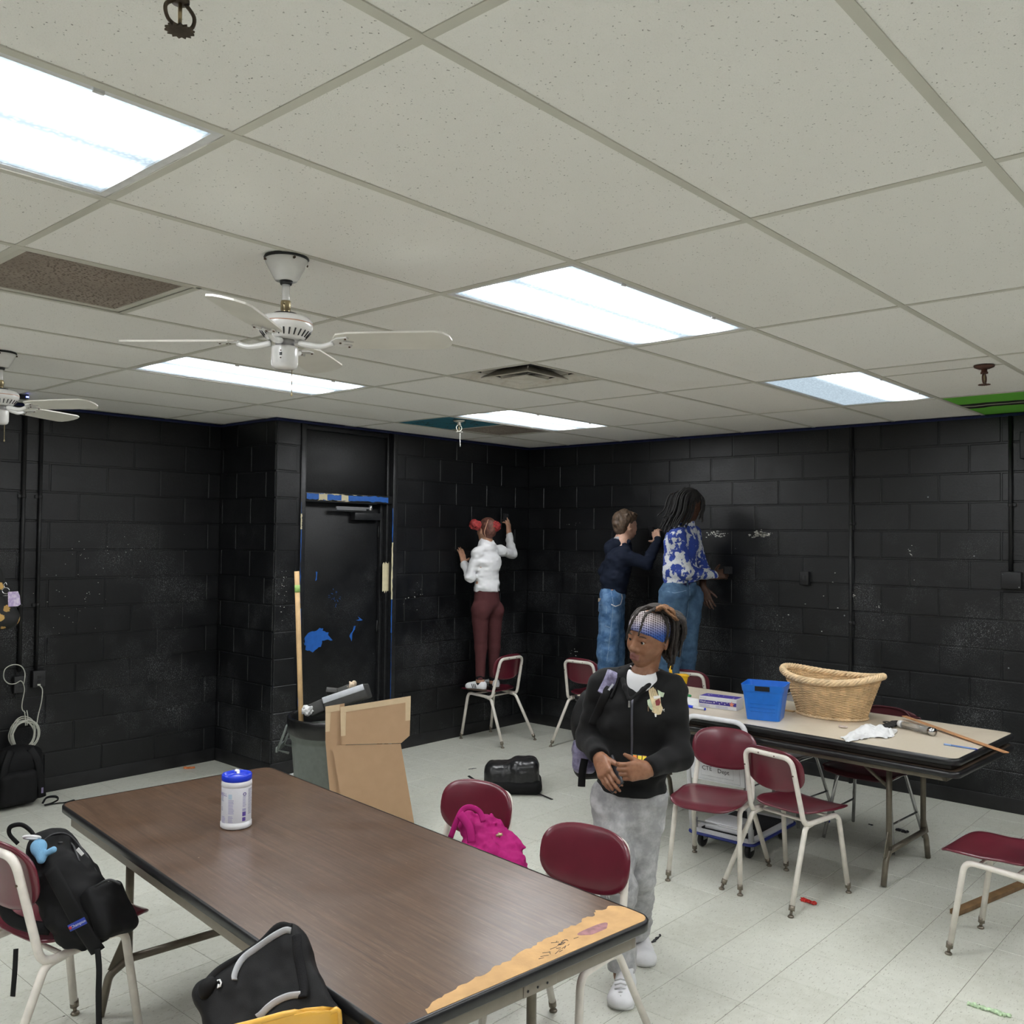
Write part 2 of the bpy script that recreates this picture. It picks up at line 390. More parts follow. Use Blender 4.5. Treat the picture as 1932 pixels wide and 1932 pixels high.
# ceiling: deck above, enamelled grid bars, lay-in tiles
GX, GY = 1.2192, .6096
ce = tag(MB().box((X0, Y0, H+.16), (XW, YR, H+.24)).build('ceiling', plain('ceiling_deck', (.25, .24, .22), .9)), kind='structure')
for k in range(-3, 5):
    tag(MB().box((GX*k-.012, Y0, H+.0008), (GX*k+.012, YR, H+.004)).box((GX*k-.001, Y0, H+.004), (GX*k+.001, YR, H+.03)).build('grid_bar', M_TBAR, ce))
for j in range(-6, 11):
    xe = XW if GY*j < YW else XR
    MB().box((X0, GY*j-.012, H), (xe, GY*j+.012, H+.0032)).build('grid_bar', M_TBAR, ce)
lights = {(-1, 2), (1, 2), (3, 2), (1, 6), (3, 6), (-1, 6), (-3, 2), (-3, 6), (-1, -2), (1, -2), (3, -2), (-3, -2), (-1, -6), (1, -6)}
special = {(0, 4): 'grille', (2, 4): 'diffuser', (3, 7): 'teal', (4, 1): 'green', (3, 1): 'strip'}
def ctile(x0, y0, x1, y1, m=None, parent=ce, name='ceiling_tile'):
    x1 = min(x1, XW); y1 = min(y1, YR)
    return MB().box((x0+.004, y0+.004, H+.0034), (x1-.004, y1-.004, H+.016)).build(name, m or M_CEIL, parent)
for k in range(-4, 5):
    for j in range(-7, 11):
        if (k, j) in lights: continue
        x0, y0, x1, y1 = max(GX*k, X0), max(GY*j, Y0), GX*(k+1), GY*(j+1)
        if x1-x0 < .03 or y1-y0 < .03 or (x0 > XR and y0 > YW): continue
        if y0 < YW < y1 and x0 > XR: y1 = YW
        if y0 < YW < y1 and x0 < XR < x1:
            ctile(x0, y0, x1, YW); ctile(x0, YW, XR, y1); continue
        if y0 >= YW and x1 > XR: x1 = XR
        sp = special.get((k, j))
        if sp == 'grille': ctile(GX*.5, y0, x1, y1); MB().box((GX*.5-.012, y0, H), (GX*.5+.012, y1, H+.003)).build('grid_bar', M_TBAR, ce); continue
        if sp == 'diffuser': ctile(GX*2.5, y0, x1, y1); MB().box((GX*2.5-.012, y0, H), (GX*2.5+.012, y1, H+.003)).build('grid_bar', M_TBAR, ce); continue
        if sp == 'teal': MB().box((GX*3.5-.012, y0, H), (GX*3.5+.012, y1, H+.003)).build('grid_bar', M_TBAR, ce); continue
        if sp == 'green': continue
        if sp == 'strip':
            MB().box((x0+.245, y0, H), (x0+.257, y1, H+.003)).build('grid_bar', M_TBAR, ce)
        ctile(x0, y0, x1, y1)
# painted tiles
def m_paint_tile(name, base, strokes):
    t = NT(name); co = t.coord('Object'); c = base
    n = t.noise(co, 5, 3, out='Color')
    q = t.add('ShaderNodeMixRGB', blend_type='ADD'); q.inputs[0].default_value = .12; t.link(co, q.inputs[1]); t.link(n, q.inputs[2])
    x = t.sep(q.outputs[0]); c = t.mix(t.noise(co, 20, 2), base, tuple(b*1.15 for b in base))
    for axis, lo, hi, col in strokes:
        g = t.math('MULTIPLY', t.math('GREATER_THAN', x[axis], lo), t.math('LESS_THAN', x[axis], hi)); c = t.mix(g, c, col)
    t.color(c); t.rough(.8); return t.m
G0 = (GX*4, GY*1, min(GX*5, XW), GY*2)
tag(ctile(*G0, m=m_paint_tile('green_painted_tile', (.13, .45, .045), [(0, 5.30, 5.52, (.006, .006, .005)), (0, 5.39, 5.43, (.45, .44, .36))]), parent=None, name='painted_ceiling_tile'),
    'bright green painted ceiling tile with black brush strokes', 'ceiling tile')
def m_squiggle():
    t = NT('teal_painted_tile'); p = t.world(); n = t.noise(p, 9, 2, .5)
    ln = t.ramp(t.math('ABSOLUTE', t.math('SUBTRACT', n, .5)), [(.010, 1), (.02, 0)])
    x = t.sep(p); inn = t.math('MULTIPLY', t.math('GREATER_THAN', x[0], 3.75), t.math('LESS_THAN', x[0], 4.18))
    t.color(t.mix(t.math('MULTIPLY', ln, inn), (.022, .15, .21), (.02, .03, .03))); t.rough(.8); return t.m
tag(ctile(GX*3, GY*7, GX*3.5, GY*8, m=m_squiggle(), parent=None, name='painted_ceiling_tile'), 'teal painted ceiling tile with dark scribbled lines', 'ceiling tile')

# ---------------------------------------------------------------- ceiling fixtures
def m_lamp(name, tubes):
    t = NT(name); co = t.coord('Object'); x = t.sep(co)
    g = None
    for yc in tubes:
        d = t.math('SUBTRACT', x[1], yc); e = t.math('POWER', 2.71828, t.math('MULTIPLY', t.math('MULTIPLY', d, d), -1/(2*.042**2)))
        g = e if g is None else t.math('ADD', g, e)
    ends = t.ramp(t.math('ABSOLUTE', x[0]), [(.46, 1), (.60, .25)]); g = t.math('MULTIPLY', g, ends)
    pr = t.voro(t.coord('Object', scale=(1, 1, 0)), 85); g2 = t.math('MULTIPLY', g, t.ramp(pr, [(.1, 1.15), (.6, .7)]))
    st = t.math('ADD', t.math('MULTIPLY', g2, LAMP_PEAK), t.math('MULTIPLY', t.ramp(pr, [(.1, 1.1), (.6, .8)]), LAMP_BASE*.62))
    em = t.add('ShaderNodeEmission'); t.link(st, em.inputs[1]); t.link(t.mix(t.ramp(g, [(.0, 0), (.25, 1)]), (.72, .88, 1.0), (.97, .985, 1.0)), em.inputs[0])
    t.link(em.outputs[0], t.out.inputs[0]); return t.m
M_LAMP2 = m_lamp('lit_diffuser_two_tubes', (-.135, .135)); M_LAMP1 = m_lamp('lit_diffuser_one_tube', (-.135,))
M_FRAME = plain('white_fixture_enamel', (.70, .70, .70), .4)
LBL = {(-1, 2): 'long lit fluorescent ceiling panel showing two blurred tubes, beside the ceiling fan grid', (1, 2): 'lit fluorescent ceiling panel between white fan and square air diffuser',
       (3, 2): 'ceiling light panel with only one tube lit, beside the green painted tile', (1, 6): 'bright fluorescent ceiling panel behind the white fan blades', (3, 6): 'bright fluorescent ceiling panel next to the teal painted tile'}
for (k, j) in sorted(lights):
    cx, cy = GX*(k+.5), GY*(j+.5)
    if cx < X0+.6: continue
    vis = (k, j) in LBL
    L = thing('ceiling_light', LBL.get((k, j), 'fluorescent ceiling panel farther back in the room'), 'ceiling light', (cx, cy, H), group='ceiling light panels')
    a, b = GX/2-.013, GY/2-.013; mb = MB()
    for lo, hi in (((-a, -b, .0035), (a, -b+.022, .011)), ((-a, b-.022, .0035), (a, b, .011)), ((-a, -b+.022, .0035), (-a+.022, b-.022, .011)), ((a-.022, -b+.022, .0035), (a, b-.022, .011))): mb.box(lo, hi)
    mb.build('frame', M_FRAME, L)
    MB().box((-a+.02, -b+.02, .008), (a-.02, b-.02, .0105)).build('diffuser', M_LAMP1 if (k, j) == (3, 2) else M_LAMP2, L)
    MB().box((-a, -b, .02), (a, b, .10)).build('housing', M_FRAME, L)
    if vis:
        for xx in (-.3, .32): MB().box((xx-.012, -b+.004, -.006), (xx+.012, -b+.012, .006), bevel=.002).build('latch', M_FRAME, L)
# return grille (brown, dirty) in its cell
def m_grille():
    t = NT('dirty_perforated_grille'); p = t.world(); g = t.voro(p, 90)
    c = t.mix(t.ramp(g, [(.2, 0), (.5, 1)]), (.16, .13, .105), (.46, .40, .34)); c = t.mix(t.ramp(t.noise(p, 4, 4), [(.35, 0), (.75, 1)]), c, (.34, .29, .245))
    t.color(c); t.rough(.8); t.bump(g, .4, .004); return t.m
M_GRILLE = m_grille()
def grille(name, x0, y0, x1, y1, label):
    g = thing(name, label, 'air vent', ((x0+x1)/2, (y0+y1)/2, H)); a, b = (x1-x0)/2-.013, (y1-y0)/2-.013; e = .028; mb = MB()
    for lo, hi in (((-a, -b, .0036), (a, -b+e, .012)), ((-a, b-e, .0036), (a, b, .012)), ((-a, -b+e, .0036), (-a+e, b-e, .012)), ((a-e, -b+e, .0036), (a, b-e, .012))): mb.box(lo, hi, bevel=.002)
    mb.build('frame', M_TBAR, g)
    n = 46
    mb = MB().box((-a+e, -b+e, .014), (a-e, b-e, .02))
    mb.build('backing', M_GRILLE, g)
    mb = MB()
    for i in range(n):
        y = -b+e+(2*b-2*e)*(i+.5)/n; mb.box((-a+e, y-.003, .006), (a-e, y+.002, .0125))
    o = mb.build('louvre', M_GRILLE, g); tag(o, kind='stuff'); return g
grille('return_air_grille', 0, GY*4, GX*.5, GY*5, 'brown dusty return air grille set in the ceiling')
grille('return_air_grille', GX*3.5, GY*7, GX*4, GY*8, 'small tan air grille beside the teal painted ceiling tile')
# square supply diffuser with concentric cones
def m_soot():
    t = NT('sooty_white_diffuser'); p = t.coord('Object'); x = t.sep(p); r = t.math('MAXIMUM', t.math('ABSOLUTE', x[0]), t.math('ABSOLUTE', x[1])); n = t.noise(p, 9, 4, .65); rr = t.math('ADD', r, t.math('MULTIPLY', t.math('SUBTRACT', n, .5), .07))
    s1 = t.math('MULTIPLY', t.ramp(rr, [(.185, 1), (.262, 0)]), t.math('GREATER_THAN', r, .172)); s2 = t.math('MULTIPLY', t.ramp(rr, [(.105, 1), (.155, 0)]), t.math('GREATER_THAN', r, .097)); so = t.math('MAXIMUM', s1, s2)
    t.color(t.mix(so, t.mix(t.ramp(n, [(.45, 0), (.8, 1)]), (.74, .71, .64), (.52, .46, .37)), (.035, .028, .024))); t.rough(.6); return t.m
M_SUP = m_soot()
dx, dy = GX*2.25, GY*4.5
g = thing('supply_air_diffuser', 'square ceiling air diffuser with stepped cones and dark soot', 'air vent', (dx, dy, H))
def sq(s, z): return [(-s, -s, z), (s, -s, z), (s, s, z), (-s, s, z)]
def cone(parent, name, prof, mat):
    mb = MB(); vs = []; 
    for s, z in prof: vs += sq(s, z)
    mb.add(vs, [[i*4+j, i*4+(j+1) % 4, (i+1)*4+(j+1) % 4, (i+1)*4+j] for i in range(len(prof)-1) for j in range(4)]); return mb.build(name, mat, parent, recalc=False)
cone(g, 'outer_frame', [(.293, .010), (.292, .003), (.286, .003), (.19, .075), (.188, .09), (.293, .09), (.293, .01)], M_SUP)
cone(g, 'middle_cone', [(.172, -.004), (.170, -.008), (.164, -.005), (.105, .038), (.107, .043), (.168, .001), (.172, -.004)], M_SUP)
c3 = cone(g, 'inner_cone', [(.095, -.006), (.092, -.010), (.0, -.012), (.0, .0), (.091, -.002), (.095, -.006)], M_SUP)
MB().box((-.19, -.19, .088), (.19, .19, .10)).build('plenum', plain('dark_plenum', (.03, .027, .025), .9), g)
for sx, sy in ((1, 1), (1, -1), (-1, 1), (-1, -1)): MB().tube([(sx*.09, sy*.09, .0), (sx*.235, sy*.235, .045)], .004, 6).build('strut', M_SUP, g)
# ---------------------------------------------------------------- ceiling fans
M_FANW = plain('white_fan_enamel', (.74, .73, .71), .25, var=.04, coat=.4)
M_BLADE = plain('cream_fan_blade', (.70, .68, .62), .5, var=.06, scale=6)
M_BRASS = plain('tarnished_brass', (.42, .34, .20), .35, metal=.9, var=.25)
M_BLKPL = plain('black_plastic', (.012, .012, .013), .4)
M_RUST = plain('rusty_screw', (.10, .06, .04), .6, metal=.4, var=.4)
M_COPPER = plain('copper_stripe', (.45, .22, .13), .4, var=.1)
def ceiling_fan(loc, rot, label):
    f = thing('ceiling_fan', label, 'ceiling fan', loc, rot, 'white ceiling fans')
    cp = MB().lathe([(.001, 0), (.066, 0), (.067, -.012), (.064, -.02), (.038, -.068), (.034, -.074), (.001, -.074)], 32).build('canopy', M_FANW, f)
    MB().lathe([(.069, .001), (.071, -.003), (.067, -.008)], 32).build('gasket', M_BLKPL, cp)
    for a in (.6, 2.2, 3.8, 5.4): MB().cyl((.062*math.cos(a), .062*math.sin(a), -.014), (.072*math.cos(a), .072*math.sin(a), -.014), .004, n=8).build('screw', M_RUST, cp)
    MB().lathe([(.001, -.074), (.021, -.074), (.018, -.086), (.001, -.088)], 20).build('ball_cover', M_BLKPL, f)
    MB().cyl((0, 0, -.08), (0, 0, -.17), .0125).build('downrod', M_FANW, f)
    y = MB().lathe([(.001, -.138), (.015, -.138), (.016, -.145), (.016, -.168), (.012, -.172), (.019, -.178), (.019, -.184), (.001, -.186)], 16)
    y.cyl((-.026, 0, -.15), (.026, 0, -.15), .003, n=8); y.build('yoke_collar', M_BRASS, f)
    MB().lathe([(.001, -.178), (.036, -.178), (.038, -.184), (.001, -.185)], 24).build('collar_seal', M_BLKPL, f)
    mo = MB().lathe([(.001, -.184), (.05, -.185), (.075, -.193), (.084, -.203), (.086, -.215), (.0855, -.226), (.082, -.232), (.060, -.258), (.055, -.262), (.001, -.263)], 40).build('motor_housing', M_FANW, f)
    MB().lathe([(.0862, -.2115), (.0868, -.213), (.0862, -.2145)], 40).build('stripe', M_COPPER, mo)
    for i in range(26):
        a = 2*math.pi*i/26; c, s_ = math.cos(a), math.sin(a)
        MB().tube([(.0785*c, .0785*s_, -.236), (.064*c, .064*s_, -.2545)], [.0028, .0022], 6).build('vent_slot', M_BLKPL, mo)
    MB().lathe([(.001, -.262), (.03, -.262), (.03, -.285), (.001, -.285)], 20).build('hub', plain('fan_hub_grey', (.35, .34, .33), .4, metal=.5), f)
    sw = MB().lathe([(.001, -.285), (.040, -.285), (.0415, -.292), (.0415, -.338), (.038, -.349), (.030, -.355), (.001, -.357)], 32).build('switch_housing', M_FANW, f)
    MB().box((-.0425, -.004, -.318), (-.0405, .004, -.308), bevel=.001).build('reverse_switch', M_BLKPL, sw)
    for zz in (-.303, -.326): MB().cyl((-.0405, 0, zz), (-.0432, 0, zz), .0022, n=8).build('screw', M_RUST, sw)
    MB().tube([(.012, -.02, -.355), (.0125, -.02, -.43)], .0014, 6).lathe([(.001, 0), (.004, .004), (.001, .012)], 8, c=(.0125, -.02, -.44)).build('pull_chain', M_BRASS, f)
    for k in range(4):
        a = math.pi/2*k; R = Matrix.Rotation(a, 4, 'Z')
        # blade iron: curved arm widening to a scrolled plate
        arm = spline([(.045, 0, -.272), (.085, 0, -.280), (.12, 0, -.283), (.155, 0, -.273)], 5)
        mb = MB().tube([tuple(R @ Vector(p)) for p in arm], [.010]*6+[.009]*(len(arm)-6), 8)
        tw = R @ Matrix.Translation((.15, 0, -.270)) @ Matrix.Rotation(math.radians(-12), 4, 'X')
        mb.prism([(0, -.010), (.02, -.03), (.055, -.036), (.06, -.026), (.035, -.012), (.07, 0), (.035, .012), (.06, .026), (.055, .036), (.02, .03), (0, .010)], -.002, .003, M=tw)
        ir = mb.build('blade_iron', M_FANW, f)
        for px, py in ((.05, -.03), (.05, .03), (.028, 0)):
            MB().cyl(tw @ Vector((px, py, -.005)), tw @ Vector((px, py, .0)), .0035, n=8).build('screw', M_RUST, ir)
        pts = [(.02, -.045), (.06, -.056), (.20, -.062), (.335, -.064), (.36, -.055), (.378, -.03), (.383, 0), (.378, .03), (.36, .055), (.335, .064), (.20, .062), (.06, .056), (.02, .045), (.008, .02), (.008, -.02)]
        MB().prism(pts, .0035, .0095, M=tw).build('blade', M_BLADE, f)
    return f
ceiling_fan((.600, 1.89, H), math.radians(38), 'white four-blade ceiling fan hanging near the brown air grille')
ceiling_fan((.605, 4.30, H), math.radians(29), 'white ceiling fan close to the black wall, only blades showing')
# sprinkler heads
M_SPR = plain('dark_bronze_sprinkler', (.09, .07, .05), .45, metal=.7, var=.3)
M_CHROME = plain('chrome_metal', (.55, .55, .56), .18, metal=1, var=.04)
def sprinkler(loc, label, s=1.0, m=None, esc=True, lng=False):
    m = m or M_SPR; f = thing('sprinkler_head', label, 'sprinkler', loc)
    if esc: MB().lathe([(.001, 0), (.036*s, 0), (.034*s, -.006*s), (.02*s, -.012*s), (.001, -.013*s)], 24).build('escutcheon', m, f)
    L = .05 if lng else .0
    MB().lathe([(.010*s, 0), (.010*s, -.022*s-L), (.013*s, -.024*s-L), (.013*s, -.03*s-L), (.001, -.031*s-L)], 14).build('body', m, f)
    mb = MB()
    for sg in (-1, 1): mb.tube(spline([(sg*.008*s, 0, -.028*s-L), (sg*.022*s, 0, -.042*s-L), (sg*.018*s, 0, -.060*s-L), (0, 0, -.068*s-L)], 6), .003*s, 8)
    mb.build('frame_arms', m, f)
    MB().cyl((0, 0, -.03*s-L), (0, 0, -.066*s-L), .003*s, n=8).build('fusible_link', M_BRASS, f)
    mb = MB(); n = 14; pts = []
    for i in range(n*2): a = math.pi*i/n; r = (.021 if i % 2 else .016)*s; pts.append((r*math.cos(a), r*math.sin(a)))
    mb.prism(pts, -.072*s-L, -.069*s-L); mb.build('deflector', m, f); return f
p = onz(340, 8, 2.665); sprinkler((p[0], p[1], H), 'corroded sprinkler head with toothed deflector high on near ceiling tile', 1.1, esc=True, lng=False)
p = onz(1857, 690, H); sprinkler((p[0], p[1], H), 'bronze sprinkler head below the ceiling beside the green painted tile', 1.35, plain('reddish_bronze', (.12, .055, .04), .5, metal=.5, var=.3))
p = onz(866, 793, H); s3 = sprinkler((p[0], p[1], H), 'pale sprinkler head with a string tied to it, by the teal tile', 1.25, plain('cream_sprinkler', (.5, .48, .42), .4, metal=.4))
MB().tube(spline([(.012, 0, -.075), (.016, .004, -.12), (.012, -.002, -.165), (.017, 0, -.20)], 5), .0025, 6).build('string', plain('white_string', (.7, .7, .66), .8), s3)
# small blue indicator box on the far ceiling
p = onz(36, 750, H-.02); q = thing('ceiling_sensor', 'small dark ceiling sensor with blue light beside the far fan', 'sensor', (p[0], p[1], H))
MB().box((-.05, -.03, -.028), (.05, .03, 0), bevel=.006).build('housing', M_BLKPL, q)
t_ = NT('blue_led'); t_.b.inputs['Emission Color'].default_value = (.15, .2, 1, 1); t_.b.inputs['Emission Strength'].default_value = 3; t_.color((.1, .1, .8))
MB().box((.03, -.034, -.02), (.048, -.030, -.010), bevel=.002).build('indicator_light', t_.m, q)
# ---------------------------------------------------------------- door, transom and frame
M_BLUEP = plain('bright_blue_paint', (.018, .125, .48), .45, var=.08)
M_CREAMP = plain('cream_underpaint', (.72, .64, .42), .6, var=.06)
M_STEEL = plain('satin_steel', (.62, .62, .63), .28, metal=.9, var=.05)
YD = YW+.105                                     # face of the recessed leaf
fr = MB()
fr.box((DX0, YW-.012, 0), (DX0+.045, YW+.13, H-.003), bevel=.003)
fr.box((DX1-.045, YW-.014, 0), (DX1, YW+.13, H-.003), bevel=.003)
fr.box((DX1-.075, YW+.03, 0), (DX1-.045, YW+.13, H-.003), bevel=.003)
fr.box((DX1-.105, YW+.075, 0), (DX1-.075, YW+.13, H-.003), bevel=.003)
fr.box((DX0+.045, YW+.03, H-.055), (DX1-.075, YW+.13, H-.003), bevel=.003)
trim = tag(fr.build('trim_1', M_TRIMP), kind='structure')
MB().box((DX0+.045, YW+.055, 2.150), (DX1-.075, YW+.075, H-.055), bevel=.003).build('transom_panel', M_DOORP, trim)
mul = MB().box((DX0+.045, YW-.002, 2.085), (DX1-.045, YW+.12, 2.150), bevel=.003).build('head_bar', M_TRIMP, trim)
def ragged(x0, x1, z0, z1, n=22, amp=.008, seed=1):
    rs = random.Random(seed); top = [(x0+(x1-x0)*i/n, z1-rs.random()*amp) for i in range(n+1)]; bot = [(x0+(x1-x0)*i/n, z0+rs.random()*amp) for i in range(n+1)]
    return bot+top[::-1]
RY = lambda y: Matrix(((1, 0, 0, 0), (0, 0, -1, y), (0, 1, 0, 0), (0, 0, 0, 1)))      # polygon (x, z) onto the plane at y
MB().prism(ragged(DX0+.06, DX1-.09, 2.089, 2.147, 30, .012, 3), 0, .0012, M=RY(YW-.002)).build('bare_blue_paint', M_BLUEP, mul)
for i, (a, b, lo, hi) in enumerate(((3.31, 3.39, 2.089, 2.147), (3.53, 3.60, 2.092, 2.148), (3.36, 3.56, 2.135, 2.149), (3.55, 3.80, 2.138, 2.148), (3.30, 3.62, 2.087, 2.096))):
    MB().prism(ragged(a, b, lo, hi, 10, .010, 11+i), 0, .0022, M=RY(YW-.002)).build('bare_cream_paint', M_CREAMP, mul)
for i, (x0_, x1_, z0_, z1_, m_) in enumerate(((DX0+.002, DX0+.010, 1.2, 2.07, M_BLUEP), (DX0-.002, DX0+.014, 1.86, 1.98, M_CREAMP), (DX0, DX0+.02, .5, 1.25, M_BLUEP), (DX1-.052, DX1-.040, 1.0, 2.05, M_BLUEP), (DX1-.055, DX1-.038, 1.28, 1.76, M_CREAMP), (DX1-.046, DX1-.041, .4, 1.0, M_BLUEP))):
    rs = random.Random(40+i); n = 18; L_ = [(x0_+rs.random()*.004, z0_+(z1_-z0_)*k/n) for k in range(n+1)]; R_ = [(x1_-rs.random()*.006, z0_+(z1_-z0_)*k/n) for k in range(n+1)]
    MB().prism(L_+R_[::-1], 0, .0015+.0004*i, M=RY(YW-.0135)).build('worn_paint', m_, trim)
MB().prism(ragged(DX1-.115, DX1-.045, 1.33, 1.60, 8, .03, 77), 0, .0015, M=RY(YW+.029)).build('worn_paint', M_CREAMP, trim)
door = tag(MB().box((DX0+.047, YD, .008), (DX1-.107, YD+.022, 2.083), bevel=.002).build('door_1', M_DOORP), kind='structure')
def chip(poly, y, m, par, seed=0, jag=.006):
    rs = random.Random(seed); out = []
    for i in range(len(poly)):
        a, b = np.array(poly[i]), np.array(poly[(i+1) % len(poly)]); n = max(2, int(np.linalg.norm(b-a)/.018))
        for k in range(n): out.append(tuple(a+(b-a)*k/n+(np.array([rs.uniform(-jag, jag), rs.uniform(-jag, jag)]) if k else 0)))
    return MB().prism(out, 0, .0012, M=RY(y)).build('paint_chip', m, par)
dpt = lambda x, y: (lambda q: (q[0], q[2]))(ony(x, y, YD))
C8 = lambda a, b: dpt(520+a*.2330, 900+b*.2330)
chip([C8(*q) for q in ((235, 1300), (265, 1262), (330, 1245), (355, 1222), (385, 1225), (380, 1245), (430, 1258), (425, 1280), (462, 1322), (410, 1318), (375, 1325), (365, 1375), (335, 1390), (300, 1420), (240, 1400), (245, 1365), (228, 1345))], YD, M_BLUEP, door, 5)
chip([C8(*q) for q in ((605, 1270), (625, 1245), (632, 1208), (648, 1205), (640, 1235), (622, 1265), (615, 1330), (598, 1290))], YD, M_BLUEP, door, 6, .002)
chip([C8(*q) for q in ((650, 1160), (680, 1150), (665, 1128), (705, 1158), (690, 1163))], YD, M_BLUEP, door, 7, .002)
chip([C8(*q) for q in ((325, 765), (338, 770), (333, 830), (320, 842), (328, 800))], YD, M_BLUEP, door, 8, .002)
rs = random.Random(3)
for i in range(16):
    a, b = 478+rs.gauss(0, 20), 965+rs.gauss(0, 22); th = math.atan2(b-965, a-478); l_ = rs.uniform(8, 22)
    chip([C8(a, b), C8(a+l_*math.cos(th)+2, b+l_*math.sin(th)), C8(a+l_*math.cos(th)-2, b+l_*math.sin(th)+3)], YD, M_BLUEP, door, 20+i, .0005)
k_ = ony(569, 1208, YD); kn = MB().lathe([(.001, 0), (.03, 0), (.031, .006), (.014, .010), (.012, .03), (.024, .042), (.028, .055), (.024, .068), (.001, .072)], 24)
o = kn.build('door_knob', M_CHROME, door); o.matrix_local = Matrix.Translation((3.205, YD, k_[2])) @ Matrix.Rotation(math.pi/2, 4, 'X')
c0 = ony(668, 966, YW+.06); c1 = ony(722, 984, YW+.06)
clo = MB().box((c0[0], YW+.045, 1.945), (c1[0]-.03, YD, 2.005), bevel=.004).build('door_closer', M_TRIMP, door)
mb = MB().box((3.50, YW+.02, 2.035), (3.87, YW+.03, 2.050)).box((3.50, YW+.012, 2.022), (3.80, YW+.020, 2.034)).cyl((3.85, YW+.02, 2.025), (3.85, YW+.02, 2.068), .014, n=12); mb.build('closer_arm', M_STEEL, clo)
for z in (.25, 1.05, 1.85): MB().cyl((DX1-.108, YD-.006, z-.05), (DX1-.108, YD-.006, z+.05), .007, n=10).build('hinge', M_TRIMP, door)
# ---------------------------------------------------------------- conduits, boxes, cables
def conduit(name, x, y, z0, z1, r, label, axis):
    c = thing(name, label, 'conduit', (x, y, z0)); MB().cyl((0, 0, 0), (0, 0, z1-z0), r, n=14).build('pipe', M_PIPE, c)
    for z in np.arange(.45, z1-z0, .75):
        mb = MB().lathe([(r+.001, -.012), (r+.0035, -.010), (r+.0035, .010), (r+.001, .012)], 14, c=(0, 0, z))
        if axis == 'x': mb.box((-.002, -.034, z-.01), (r+.006, -r, z+.01))
        else: mb.box((-.034, -.002, z-.01), (-r, r+.006, z+.01))
        mb.build('strap', M_PIPE, c)
    return c
WF = .0065
conduit('wall_conduit', XW-WF-.0145, 2.138, .0, H-.021, .0135, 'black painted conduit running the full height of the wall', 'x')
conduit('wall_conduit', XW-WF-.0145, 1.045, 1.625, H-.021, .0135, 'black painted conduit dropping to a square junction box', 'x')
def wbox(name, lo, hi, label, cat, parts=()):
    t = thing(name, label, cat, ((lo[0]+hi[0])/2, (lo[1]+hi[1])/2, lo[2])); mb = MB().box(np.array(lo)-np.array(t.location), np.array(hi)-np.array(t.location), bevel=.006); mb.build('box', M_PIPE, t); return t
b1 = wbox('junction_box', (XW-WF-.042, .975, 1.505), (XW-WF-.0005, 1.100, 1.622), 'black painted square junction box under the wall conduit', 'junction box')
for dy_, dz_ in ((-.05, .015), (.05, .10)): MB().cyl((-.022, dy_, dz_), (-.026, dy_, dz_), .004, n=8).build('screw', M_STEEL, b1)
b2 = wbox('wall_switch_box', (XW-WF-.038, 2.46, 1.47), (XW-WF-.0005, 2.535, 1.575), 'small black switch box on the block wall above the blue bin', 'switch box')
MB().box((-.024, -.012, .03), (-.019, .012, .075), bevel=.002).build('switch', M_BLKPL, b2)
p = onx(1930, 820, XW-.03); wbox('wall_speaker', (XW-WF-.09, p[1]-.30, 2.38), (XW-WF-.0005, p[1]+.005, 2.56), 'black box mounted on the wall at the frame edge by the conduit', 'wall box')
conduit('wall_conduit', 1.405, YR-WF-.0145, .862, H-.021, .0135, 'black conduit ending at the wall box with the cable loop', 'y')
conduit('wall_conduit', 1.515, YR-WF-.0145, .862, H-.021, .0115, 'black conduit ending at the wall box with the plugged cable', 'y')
M_DKPL = plain('dark_painted_plate', (.02, .02, .021), .45, var=.3)
for x_, z_, lab in ((1.405, .72, 'black network outlet box with cable loop above the coil'), (1.525, .745, 'black outlet box with a white cable plugged in')):
    t = thing('outlet_box', lab, 'outlet box', (x_, YR-WF, z_))
    MB().box((-.042, -.046, 0), (.042, -.0005, .115), bevel=.005).build('box', M_PIPE, t)
    MB().box((-.040, -.050, .003), (.040, -.046, .112), bevel=.003).build('cover_plate', M_DKPL, t)
    for zz in (.045, .07): MB().box((-.012, -.053, zz-.008), (.012, -.049, zz+.008), bevel=.001).build('socket', M_BLKPL, t)
M_CABLE = plain('grey_white_cable', (.55, .55, .48), .5, var=.08)
yc = YR-WF-.055
loop = thing('network_cable', 'pale network cable coiled and hanging on the black wall', 'cable', (1.46, yc, .2))
def lw(x, y): q = ony(x, y, yc); return q
cab = spline([lw(45, 1290)+V(0, .0, 0), lw(47, 1270), lw(40, 1257), lw(25, 1254), lw(10, 1262), lw(7, 1278), lw(15, 1289), lw(28, 1290), lw(40, 1285), lw(46, 1300), lw(42, 1325), lw(42, 1338), lw(48, 1345)], 8)
MB().tube(cab, .0034, 8).build('loop', M_CABLE, loop)
MB().tube(spline([lw(75, 1293), lw(80, 1302), lw(78, 1325), lw(72, 1350), lw(68, 1375)], 8), .0036, 8).box(lw(74, 1292)-V(.012, .004, .006), lw(74, 1292)+V(.008, .006, .006), bevel=.002).build('plug_lead', M_CABLE, loop)
rs = random.Random(8)
for i in range(11):
    c = lw(44+rs.uniform(-4, 4), 1385+rs.uniform(-3, 4)); a, b = .085+rs.uniform(-.018, .012), .10+rs.uniform(-.014, .012); ph = rs.uniform(0, 6); pts = []
    for k in range(36):
        th = 2*math.pi*k/36; pts.append(c+V(a*math.cos(th)+.006*math.sin(2*th+ph), -.010+.014*math.sin(th+ph)-.001*i, b*math.sin(th)))
    MB().tube(pts, .0034, 7, closed=True).build('coil_turn', M_CABLE, loop)
